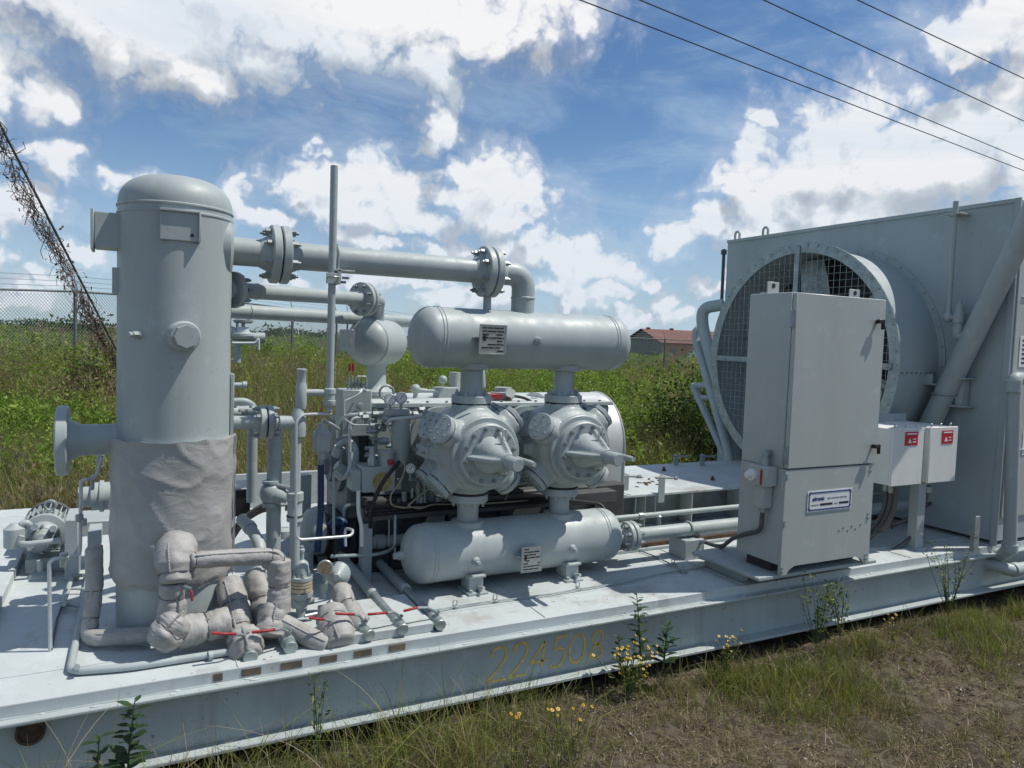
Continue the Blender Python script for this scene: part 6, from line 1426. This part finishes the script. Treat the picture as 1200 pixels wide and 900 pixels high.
BUSH = np.array([[.034, .066, .014], [.046, .084, .018], [.028, .054, .012], [.085, .125, .03]]); LIME = np.array([[.19, .26, .045], [.16, .23, .04], [.22, .28, .06]])
q = P(806, 520, y=8.1); shrub('shrub', 'dark leafy shrub right behind the driver base, against the cooler risers', (q.x, 8.0), .75, 1.75, 9500, .052, BUSH, group='shrubs behind the skid', stems=16)
q = P(765, 520, y=8.6); shrub('shrub', 'bright green shrub left of the dark leafy one', (q.x, 8.8), .75, 1.35, 5200, .055, np.concatenate([LIME, GREEN]), group='shrubs behind the skid', stems=14)
q = P(738, 520, y=8.0); shrub('shrub', 'low mixed shrub peeping out beside the silver guard', (q.x, 8.2), .65, 1.0, 4200, .05, np.concatenate([BUSH, GREEN]), group='shrubs behind the skid', stems=12)
q = P(832, 480, y=7.3); shrub('shrub', 'dark shrub half hidden behind the hooked cooler risers', (q.x, 7.3), .42, 1.5, 5200, .05, BUSH, group='shrubs behind the skid', stems=12)
q = P(122, 420, y=13.5); shrub('shrub', 'dry vine-grown shrub at the foot of the guy wire', (q.x, 14.5), .8, 1.5, 3200, .07, np.concatenate([DRY, GREEN]), group='shrubs in the field', stems=14)
for u, d_, r, h, lab in ((50, 70, 2.2, 2.0, 'far dark bush on the skyline near the left edge'), (330, 85, 3.0, 2.2, 'far dark bush on the skyline left of the vent pole'), (372, 90, 2.0, 1.9, 'small far bush on the skyline beside the vent pole'), (90, 60, 2.0, 2.1, 'far dark bush behind the fence post at left')):
    a = math.atan2(ray(u, 400).x, ray(u, 400).y); shrub('bush', lab, (d_*math.sin(a), d_*math.cos(a)), r, h, 700, .32, BUSH, 'bush', 'bushes on the skyline', 7)

# ------------------------------------------------------------------ foreground: grit, thatch and grass
def fg_xy(n, x0=-1.6, x1=7.6, y0=.9, y1=3.36):
    x, y = rng.uniform(x0, x1, n), rng.uniform(y0, y1, n); return x, y
n = 27000; x, y = fg_xy(n); s = rng.gamma(1.7, .0022, n)+.0018; c = rng.random(n)
# squashed octahedral grit
O = np.array([[1, 0, 0], [0, 1, 0], [-1, 0, 0], [0, -1, 0], [0, 0, 1], [0, 0, -1]], float); OF = np.array([[0, 1, 4], [1, 2, 4], [2, 3, 4], [3, 0, 4], [1, 0, 5], [2, 1, 5], [3, 2, 5], [0, 3, 5]])
V = O[None]*s[:, None, None]*rng.uniform(.5, 1.3, (n, 6, 1))*np.array([1, 1, .6]); V[:, :, 0] += x[:, None]; V[:, :, 1] += y[:, None]; V[:, :, 2] += (g_height(x, y)+s*.25+.003)[:, None]
col = np.where((c < .22)[:, None], np.array([[.36, .335, .29]]), np.where((c < .75)[:, None], np.array([[.13, .108, .085]]), np.array([[.07, .055, .045]])))*rng.uniform(.7, 1.3, (n, 1))
F = (np.arange(n)[:, None, None]*6+OF[None]).reshape(-1, 3)
def mat_tint(name, rough):
    m, N, b = new_mat(name); at = N.n('ShaderNodeAttribute'); at.attribute_name = 'tint'; N.set(b.inputs['Base Color'], at.outputs['Color']); b.inputs['Roughness'].default_value = rough; b.inputs['Specular IOR Level'].default_value = .25; return m
M['grit'] = mat_tint('grit', .9)
o = mesh_np('gravel', V.reshape(-1, 3), F, 'grit', np.repeat(col, 6, axis=0), k=3); o['kind'] = 'stuff'; o['label'] = 'fine pale and brown grit on the bare soil'
# dead thatch lying about
n = 112000; x, y = fg_xy(n); d_ = vnoise(x, y, .5, 21); k = rng.random(n) < .55+.45*d_; x, y = x[k], y[k]; n = len(x)
h = rng.gamma(1.6, .014, n)+.004; ln = rng.normal(0, .055, (n, 2)); THATCH = np.array([[.29, .235, .15], [.17, .13, .085], [.38, .32, .22], [.085, .062, .040], [.21, .195, .08]])
th = blades(np.stack([x, y, g_height(x, y)+.002], 1), ln, h, rng.uniform(.0018, .0045, n), THATCH[rng.integers(0, 5, n)]*rng.uniform(.7, 1.3, (n, 1)), 2)
# living tufts: thick along the beam and to the right, thin elsewhere
def tufts(n_t, per, x, y, h0, h1, w, cols, spread=.035, leanf=.35):
    n_t = len(x); X = np.repeat(x, per)+rng.normal(0, spread, n_t*per); Y = np.minimum(np.repeat(y, per)+rng.normal(0, spread, n_t*per), 3.34); n = len(X)
    H = np.repeat(rng.uniform(h0, h1, n_t), per)*rng.uniform(.5, 1.15, n); L = rng.normal(0, leanf, (n, 2))*H[:, None]; L[:, 1] -= np.where(Y > 3.1, .15*H, 0)
    base = np.repeat(cols[rng.integers(0, len(cols), n_t)], per, axis=0)
    return blades(np.stack([X, Y, g_height(X, Y)], 1), L, H, rng.uniform(.6, 1.3, n)*w, base*rng.uniform(.65, 1.35, (n, 1)))
FGREEN = np.array([[.185, .225, .048], [.24, .255, .065], [.145, .195, .042], [.30, .28, .10], [.21, .24, .058]])
parts = [th]
x = rng.uniform(-1.6, 7.6, 900); y = 3.16-np.abs(rng.normal(0, .16, 900)); k = vnoise(x, y, .6, 61) > .45; parts.append(tufts(900, 10, x[k], y[k], .04, .17, .0042, np.concatenate([FGREEN, DRY])))
x = rng.uniform(3.0, 7.6, 1900); y = 3.18-np.abs(rng.normal(0, .36, 1900)); k = vnoise(x, y, .38, 31) > .42; parts.append(tufts(0, 13, x[k], y[k], .03, .20, .004, np.concatenate([FGREEN, FGREEN, DRY])))
x, y = fg_xy(3400); k = vnoise(x, y, .4, 33) > .48; parts.append(tufts(0, 9, x[k], y[k], .02, .085, .0035, np.concatenate([FGREEN, DRY])))
x = rng.uniform(-1.4, 1.9, 520); y = 3.20-np.abs(rng.normal(0, .28, 520)); parts.append(tufts(0, 10, x, y, .10, .36, .0042, np.concatenate([FGREEN, FGREEN, DRY*1.2]), .05, .45))
V, F, T = join(parts); o = mesh_np('ground_grass', V, F, 'grass', T); o['kind'] = 'stuff'; o['label'] = 'short olive grass and dead thatch in front of the skid'
# long arching straws
n = 330; u = np.concatenate([rng.uniform(-40, 560, 200), rng.uniform(420, 1200, 130)]); pts = []
X = []; Y = []
for k in range(n): 
    yy = rng.uniform(2.75, 3.28); X.append(P(u[k], 800, y=yy).x); Y.append(yy)
X, Y = np.array(X), np.array(Y); H = rng.uniform(.20, .56, n)*np.where(u < 560, 1.0, .62); L = rng.normal(0, .6, (n, 2))*H[:, None]; L[:, 1] *= .4
V, F, T = blades(np.stack([X, Y, g_height(X, Y)], 1), L, H, rng.uniform(.0034, .0066, n), np.concatenate([DRY*1.6, FGREEN*1.2])[rng.integers(0, 9, n)], 9)
o = mesh_np('long_straws', V, F, 'grass', T); o['kind'] = 'stuff'; o['label'] = 'long arching straws and blades leaning over the beam'

# ------------------------------------------------------------------ single plants along the beam
def leaf_mesh():
    V = [(0, 0, 0), (.16, .25, .03), (.24, .5, .05), (.15, .75, .02), (0, 1, -.06), (-.15, .75, .02), (-.24, .5, .05), (-.16, .25, .03), (0, .5, 0)]
    F = [(0, 1, 8, 7), (1, 2, 8), (2, 3, 8), (3, 4, 8), (4, 5, 8), (5, 6, 8), (6, 7, 8)]
    me = bpy.data.meshes.new('leaf'); me.from_pydata(V, [], F); me.shade_smooth(); return me
def solid(name, c, transl=.3):
    m = bpy.data.materials.new(name); m.use_nodes = True; t = m.node_tree; t.nodes.clear(); N = NT(t)
    oi = N.n('ShaderNodeObjectInfo'); col = N.mix(oi.outputs['Random'], c4([q*.7 for q in c]), c4([q*1.3 for q in c]))
    b = N.n('ShaderNodeBsdfPrincipled'); N.set(b.inputs[0], col); b.inputs['Roughness'].default_value = .45
    tr = N.n('ShaderNodeBsdfTranslucent'); N.set(tr.inputs[0], col); mx = N.n('ShaderNodeMixShader'); mx.inputs[0].default_value = transl; N.set(mx.inputs[1], b.outputs[0]); N.set(mx.inputs[2], tr.outputs[0])
    o = N.n('ShaderNodeOutputMaterial'); N.set(o.inputs[0], mx.outputs[0]); return m
LEAF = leaf_mesh(); M['leafdark'] = solid('dark_green_leaf', (.035, .075, .022)); M['stemgreen'] = solid('green_stem', (.07, .10, .03), .1); M['petal'] = solid('yellow_petal', (.66, .42, .015), .3)
LEAF.materials.append(M['leafdark'])
def leafy_plant(label, u, v_top, v_base, y, n_leaf, size, lean=0.0, spread=.5):
    b = P(u, v_base, y=y); top = P(u+lean, v_top, y=y); b.z = max(0.0, min(b.z, .12)); t = thing('leafy_weed', label, 'plant', b, 'leafy weeds by the beam')
    md = b.lerp(top, .5)+Vector((random.uniform(-.02, .02), random.uniform(-.02, .02), 0)); m = MB().tube([b, md, top], .004, 6, .1, 4, rad=lambda f: .0055*(1-.6*f)); m.build('stem', 'stemgreen', t)
    for i in range(n_leaf):
        f = .12+.88*(i+.5)/n_leaf; p = b.lerp(md, f*2) if f < .5 else md.lerp(top, f*2-1); a = i*2.4+random.uniform(-.4, .4); s = size*(1.15-.55*f)*random.uniform(.75, 1.2)
        o = bpy.data.objects.new('leaf', LEAF); COL.objects.link(o); o.parent = t
        d = Vector((math.cos(a), math.sin(a), random.uniform(.05, .6))).normalized(); o.matrix_local = Matrix.Translation(p-b) @ d.to_track_quat('Y', 'Z').to_matrix().to_4x4() @ Matrix.Scale(s, 4)
    return t
leafy_plant('tall dark leafy weed standing before the last painted digit', 752, 695, 777, 3.20, 34, .080, -6)
leafy_plant('leafy weed with serrated look right of the tall dark one', 777, 733, 782, 3.18, 26, .095, 5)
leafy_plant('short dark leafy weed left of the tall one', 730, 745, 782, 3.20, 16, .075, -5)
leafy_plant('leafy weed at the lower left in front of the beam web', 150, 822, 905, 2.95, 46, .10, 8)
leafy_plant('small leafy weed at the far lower left corner', 126, 862, 905, 2.9, 22, .09, -10)
def spindly(label, u, v_top, v_base, y, n_tw, seed, wid=28):
    rr = random.Random(seed); b = P(u, v_base, y=y); b.z = max(0.0, min(b.z, .1)); t = thing('spindly_weed', label, 'plant', b, 'spindly weeds by the beam'); m = MB(); pos = []
    for i in range(n_tw):
        top = P(u+rr.uniform(-wid, wid), v_top+rr.uniform(0, (v_base-v_top)*.45), y=y+rr.uniform(-.1, .08)); md = b.lerp(top, .55)+Vector((rr.uniform(-.03, .03), rr.uniform(-.03, .03), .02)); m.tube([b, md, top], .002, 4, .1, 3, rad=lambda f: .0028*(1-.6*f))
        for k in range(20): f = rr.uniform(.2, 1.0); p = (b.lerp(md, f*2) if f < .5 else md.lerp(top, f*2-1)); pos.append([p.x+rr.gauss(0, .012), p.y+rr.gauss(0, .012), p.z+rr.gauss(0, .012)])
    m.build('stems', 'stemgreen', t); pos = np.array(pos); n = len(pos); tint = np.concatenate([BUSH, OLIVE])[rng.integers(0, 7, n)]*1.15
    V, F, T = leaf_quads(pos, rand_dirs(n), rng.uniform(.018, .036, n), np.full((n, 1), .32), tint); mesh_np('small_leaves', V, F, 'foliage', T, parent=t, kind='stuff')
spindly('feathery upright weed in front of the control cabinet foot', 957, 668, 742, 3.12, 14, 1)
spindly('thin seeding weed leaning over the beam below the cooler pipes', 1112, 622, 712, 3.10, 12, 2, 32)
spindly('pale seeding weed close to the feathery one', 985, 672, 735, 3.15, 8, 3, 18)
spindly('single slender weed with tiny leaves before the deck slots', 374, 785, 862, 3.05, 4, 4, 8)
def flowers(label, u, v, y, n, spread, seed, base_v):
    rr = random.Random(seed); b = P(u, base_v, y=y); b.z = max(0.0, min(b.z, .06)); t = thing('yellow_flower', label, 'flowers', b, 'yellow wild flowers'); m, h, c_ = MB(), MB(), MB(); pos = []
    for i in range(n):
        p = P(u+rr.gauss(0, spread), v+rr.gauss(0, spread*.55), y=y+rr.uniform(-.05, .05)); m.tube([b+Vector((rr.uniform(-.03, .03), rr.uniform(-.02, .02), 0)), b.lerp(p, .6)+Vector((rr.uniform(-.01, .01), 0, .01)), p], .0014, 4, .05, 3)
        d = Vector((rr.uniform(-.5, .5), -.6, 1)).normalized(); x, y2, d = frame(d); r = rr.uniform(.0060, .0095)
        for k in range(8): a = 2*math.pi*k/8; e = x*math.cos(a)+y2*math.sin(a); w = d.cross(e); h.add([p, p+e*r*.7+w*r*.32, p+e*r*1.15, p+e*r*.7-w*r*.32], [(0, 1, 2, 3)])
        c_.sphere(p+d*.002, r*.38, 6)
        for k in range(5): f = rr.uniform(.1, .8); q = b.lerp(p, f); pos.append([q.x, q.y, q.z])
    m.build('stems', 'stemgreen', t, stuff=True); h.build('petals', 'petal', t, stuff=True, flat=True); c_.build('flower_centres', 'brass', t, stuff=True)
    pos = np.array(pos); k = len(pos); V, F, T = leaf_quads(pos, rand_dirs(k), rng.uniform(.015, .035, k), np.full((k, 1), .3), FGREEN[rng.integers(0, 5, k)]); mesh_np('small_leaves', V, F, 'foliage', T, parent=t, kind='stuff')
flowers('dense yellow flower clump against the beam by the last digit', 738, 768, 3.12, 38, 15, 1, 800)
flowers('open yellow flowers on thin stems in front of the digits', 668, 832, 2.72, 8, 11, 2, 880)
flowers('pale yellow flowers at the bottom flange right of the leafy weeds', 852, 750, 3.10, 14, 9, 3, 775)
flowers('few yellow flowers near the bottom edge left of centre', 605, 839, 2.75, 4, 5, 4, 870)
flowers('scattered yellow flowers at the right edge', 1175, 800, 2.62, 9, 22, 5, 830)
flowers('low yellow flowers on the bare soil at lower right', 1135, 862, 2.3, 5, 10, 6, 885)
flowers('tiny yellow flowers by the grass right of the cabinet', 1048, 722, 3.0, 5, 8, 7, 745)
# ------------------------------------------------------------------ chain link fence
M['fencepost'] = mat('weathered_fence_pipe', (.15, .165, .165), .6, metal=.2, var=.2, scale=12)
def gz(x, y): return float(g_height(x, y))
def fence(name, label, A, B, spacing, seed, first=0.0):
    A, B = Vector((*A, 0)), Vector((*B, 0)); L = (B-A).length; d = (B-A)/L; t = thing(name, label, 'fence', (A.x, A.y, gz(A.x, A.y)), 'chain link fence around the field')
    n = int((L-first)/spacing); H = 2.08; tops = []
    for i in range(n+1):
        p = A+d*(first+i*spacing); z = gz(p.x, p.y); m = MB(); m.cyl((p.x, p.y, z-.05), (p.x, p.y, z+H+.03), .042, seg=8); m.tube([(p.x, p.y, z+H), (p.x-d.y*.12, p.y+d.x*.12, z+H+.36)], .014, 5); m.build('post', 'fencepost', t); tops.append(Vector((p.x, p.y, z+H)))
    for i in range(len(tops)-1): MB().cyl(tops[i], tops[i+1], .030, seg=6).build('top_rail', 'fencepost', t)
    w = MB()
    for k in range(3): w.tube([q+Vector((-d.y*.04*(k+1), d.x*.04*(k+1), .12*(k+1))) for q in tops], .007, 3)
    w.build('barbed_wire', 'galv', t, stuff=True)
    c = MB(); st = .085
    for i in range(int((L+H)/st)):
        for sg in (1, -1):
            s0 = i*st-(H if sg > 0 else 0); a0, a1 = (s0, s0+H) if sg > 0 else (s0, s0-H); z0, z1 = 0.0, H
            def clip(a, za, b, zb):
                if a < 0 and b < 0 or a > L and b > L: return None
                for lim in (0, L):
                    if (a-lim)*(b-lim) < 0:
                        f = (lim-a)/(b-a); zi = za+(zb-za)*f
                        if (a < 0 if lim == 0 else a > L): a, za = lim, zi
                        else: b, zb = lim, zi
                return a, za, b, zb
            r = clip(a0, z0, a1, z1)
            if not r: continue
            a_, za, b_, zb = r; p, q = A+d*a_, A+d*b_; c.cyl((p.x, p.y, gz(p.x, p.y)+za), (q.x, q.y, gz(q.x, q.y)+zb), .0044, seg=3, cap=False)
    c.build('chain_link', 'galv', t, stuff=True, flat=True)
    return t
fence('chain_link_fence', 'chain link fence with barbed wire running behind the tall vessel', (-9.0, 12.9), (7.6, 29.5), 2.953, 1, 2.13)
fence('chain_link_fence', 'far chain link fence in front of the rusty warehouse', (7.7, 29.6), (40, 33.5), 3.6, 2, 0.0)

# ------------------------------------------------------------------ warehouse
def mat_sheet(name, c1, c2, rust):
    m, N, b = new_mat(name); tcn = N.n('ShaderNodeTexCoord'); co = tcn.outputs['Object']; n = N.noise(co, .35, 6, .65); n2 = N.noise(N.vm('MULTIPLY', co, (1, 1, .15)), 2.2, 5, .7)
    c = N.mix(N.mapr(n, .35, .65), c4(c1), c4(c2)); c = N.mix(N.m('MULTIPLY', N.mapr(n2, .48, .66), .8), c, c4(rust)); N.set(b.inputs[0], c); b.inputs['Roughness'].default_value = .75; return m
M['rustroof'] = mat_sheet('rusty_roof_sheet', (.15, .060, .042), (.19, .085, .065), (.10, .038, .024)); M['rustwall'] = mat_sheet('rusty_wall_sheet', (.62, .30, .18), (.46, .20, .12), (.32, .115, .06)); M['gable'] = mat_sheet('grey_gable_sheet', (.23, .22, .21), (.18, .175, .165), (.10, .09, .08))
a_ = math.atan2(ray(776, 405).x, ray(776, 405).y); K = Vector((130*math.sin(a_), 130*math.cos(a_), 0)); dl_ = Vector((.985, -.17, 0)); dg_ = Vector((.17, .985, 0)); GW, LW = 14.5, 42.0; zb, ze, zp = -1.0, 2.45, 4.75
wh = thing('warehouse', 'low rusty red warehouse with grey gable beyond the far fence', 'warehouse', (K.x, K.y, zb))
def wq(pts, nm, mt, th=.06, n=None):
    m = MB(); m.add(pts, [tuple(range(len(pts)))]); o = m.build(nm, mt, wh, flat=True); s = o.modifiers.new('t', 'SOLIDIFY'); s.thickness = th; return o
c0, c1, c2, c3 = K, K+dl_*LW, K+dl_*LW+dg_*GW, K+dg_*GW
Zv = lambda p, z: Vector((p.x, p.y, z))
wq([Zv(c0, zb), Zv(c0, ze), Zv((c0+c3)/2, zp), Zv(c3, ze), Zv(c3, zb)], 'gable_wall', 'gable'); wq([Zv(c0, zb), Zv(c1, zb), Zv(c1, ze), Zv(c0, ze)], 'long_wall', 'rustwall'); wq([Zv(c1, zb), Zv(c2, zb), Zv(c2, ze), Zv((c1+c2)/2, zp), Zv(c1, ze)], 'gable_wall', 'gable')
wq([Zv(c2, zb), Zv(c3, zb), Zv(c3, ze), Zv(c2, ze)], 'long_wall', 'rustwall')
m0, m1 = (c0+c3)/2-dl_*.5, (c1+c2)/2+dl_*.5; e0, e1 = c0-dl_*.5-dg_*.5, c1+dl_*.5-dg_*.5; f0, f1 = c3-dl_*.5+dg_*.5, c2+dl_*.5+dg_*.5
sl = (zp-ze)/(GW/2); wq([Zv(e0, ze-.5*sl+.1), Zv(e1, ze-.5*sl+.1), Zv(m1, zp+.1), Zv(m0, zp+.1)], 'roof', 'rustroof', .1); wq([Zv(f1, ze-.5*sl+.1), Zv(f0, ze-.5*sl+.1), Zv(m0, zp+.1), Zv(m1, zp+.1)], 'roof', 'rustroof', .1)
for s0 in (5.2,):
    p = c0+dl_*s0-dg_*.08; q = p+dl_*1.9; MB().add([Zv(p, zb), Zv(q, zb), Zv(q, 1.35), Zv(p, 1.35)], [(0, 1, 2, 3)]) ; m = MB(); m.prism([(0, 0), (1, 0), (1, 1), (0, 1)], 1, 0, .05); 
    m = MB(); m.obox((p+q)/2+Z3*.2, (.95, .03, 1.15), (dl_, dg_, Z3), .01); m.build('door', 'white', wh)
m = MB(); p = c0+dl_*2.2-dg_*.08; m.obox(p+Z3*1.0, (.5, .03, .5), (dl_, dg_, Z3), .01); m.build('window', 'gable', wh)
m = MB(); m.obox((c0+c3)/2-dl_*.08+Z3*(zb+.8), (.03, GW/2, .8), (dl_, dg_, Z3), .0); m.build('dark_base_sheet', 'conduit', wh)
for i in range(9):
    p = (m0*(1-i/9)+m1*(i/9)) - dg_*0; m = MB(); m.obox(Zv(p+dl_*1.5, zp+.30), (.3, .3, .18), (dl_, dg_, Z3), .05); m.build('ridge_vent', 'rustroof', wh)
m = MB(); m.obox((e0+e1)/2+dg_*2.6+Z3*(ze+.62), (LW*.42, .22, .03), (dl_, Vector((dg_.x, dg_.y, sl)).normalized(), Vector((-dg_.x*sl, -dg_.y*sl, 1)).normalized()), 0); m.build('roof_patch', 'galv', wh)

# ------------------------------------------------------------------ overhead wires
for (ua, va, ub_, vb_, h_, lab) in ((680, 0, 1200, 200, 7.6, 'lowest of the four overhead wires crossing the upper right sky'), (750, 0, 1200, 187, 7.9, 'second lowest overhead wire, close to the lowest at the right edge'), (895, 0, 1200, 142, 8.2, 'third overhead wire, passing well above the lower pair'), (1005, 0, 1200, 92, 8.6, 'topmost overhead wire near the upper right corner')):
    a, b = P(ua, va, z=h_-D), P(ub_, vb_, z=h_-D); d = b-a; pts = [a+d*f for f in np.linspace(-1.2, 3.0, 24)]
    t = thing('power_line', lab, 'overhead wire', a, 'overhead wires'); MB().tube(pts, .011, 5).build('wire', 'black', t)

# ------------------------------------------------------------------ guy wire overgrown with dead vine
ga, gb = P(-30, 88, y=12.0), P(139, 415, y=14.3)
t = thing('guy_wire', 'slanting guy wire shaggy with dead brown vine at the left edge', 'guy wire', gb)
gg = gb+(gb-ga)*.12; MB().tube([ga, gg], .018, 6).build('cable', 'conduit', t)
VINE = mat('dead_vine', (.235, .165, .135), .85, var=.35, scale=30); M['vine'] = VINE; M['vinedark'] = mat('dark_dead_vine', (.065, .048, .042), .9, var=.3, scale=30)
rr = random.Random(11); dv = (gg-ga); side = dv.cross(Vector((0, 1, 0))).normalized()
for mt, cnt in (('vine', 260), ('vinedark', 90)):
    m = MB()
    for i in range(cnt):
        f = rr.random()**.8; p = ga+dv*f+Vector((-.07, 0, -.02)); w = .05+.20*f*(1-f)*2 ; w *= (.5+.9*abs(mnoise.noise(Vector((f*9, 1.5, 0)))))
        pts = [p+Vector((rr.gauss(0, .03), rr.gauss(0, .03), rr.gauss(0, .03)))]; dr = (dv.normalized()*rr.uniform(.2, 1.0)+Vector((rr.gauss(-.38, .3), rr.gauss(0, .3), rr.gauss(-.35, .35)))).normalized()
        for k in range(rr.randint(4, 8)):
            pts.append(pts[-1]+dr*rr.uniform(.05, .12)); back = (p-pts[-1]); off = back-dv.normalized()*back.dot(dv.normalized())
            dr = (dr+Vector((rr.gauss(0, .45), rr.gauss(0, .45), rr.gauss(-.05, .45)))+off*(1.2/max(.05, w))*.25+dv.normalized()*.25).normalized()
        m.tube(pts, rr.choice((.003, .004, .006)), 3)
    for i in range(cnt):
        f = rr.random(); p = ga+dv*f+Vector((rr.gauss(-.07, .10), rr.gauss(0, .1), rr.gauss(-.12, .10))); a = Vector((rr.gauss(0, 1), rr.gauss(0, 1), rr.gauss(0, 1))).normalized()*.03; b = Vector((rr.gauss(0, 1), rr.gauss(0, 1), rr.gauss(0, 1))).normalized()*.02; m.add([p-a, p+b, p+a, p-b], [(0, 1, 2, 3)])
    m.build('dead_vine', mt, t, stuff=True, flat=True)

# ------------------------------------------------------------------ yard valve in the field
yv = 13.0; q = P(285, 400, y=yv)
t = thing('yard_valve', 'grey gate valve with handwheel on a pipe in the field behind the tall vessel', 'gate valve', (q.x, yv, gz(q.x, yv)))
c = P(290, 394, y=yv)
MB().tube([P(262, 387, y=yv), P(272, 388, y=yv), P(278, 395, y=yv), P(310, 396, y=yv)], .09, 14, .1).build('pipe', 'paint', t)
MB().lathe(P(284, 397, y=yv), Z3, [(0, .16), (.05, .2), (.09, .2), (.1, .12), (.2, .1)], 16).cyl(P(297, 397, y=yv)-Y3*.05, P(297, 397, y=yv)+Y3*.1, .11, seg=14).build('valve_body', 'deckpaint', t)
MB().cyl(P(285, 392, y=yv), P(285, 376, y=yv), .03, seg=8).lathe(P(285, 379, y=yv), Z3, [(0, .12), (.02, .15), (.05, .15), (.07, .12)], 14).cyl(P(285, 377, y=yv), P(285, 375, y=yv), .16, seg=14).build('handwheel', 'steel', t)
MB().tube([P(272, 402, y=yv-.3), P(300, 402, y=yv-.3), P(303, 396, y=yv-.3), P(303, 410, y=yv-.3)], .025, 6, .05).build('rail', 'deckpaint', t)
for u, v0, v1, y_ in ((278, 398, 425, yv),): MB().cyl(P(u, v1, y=y_), P(u, v0, y=y_), .06, seg=8).build('leg', 'paint', t)
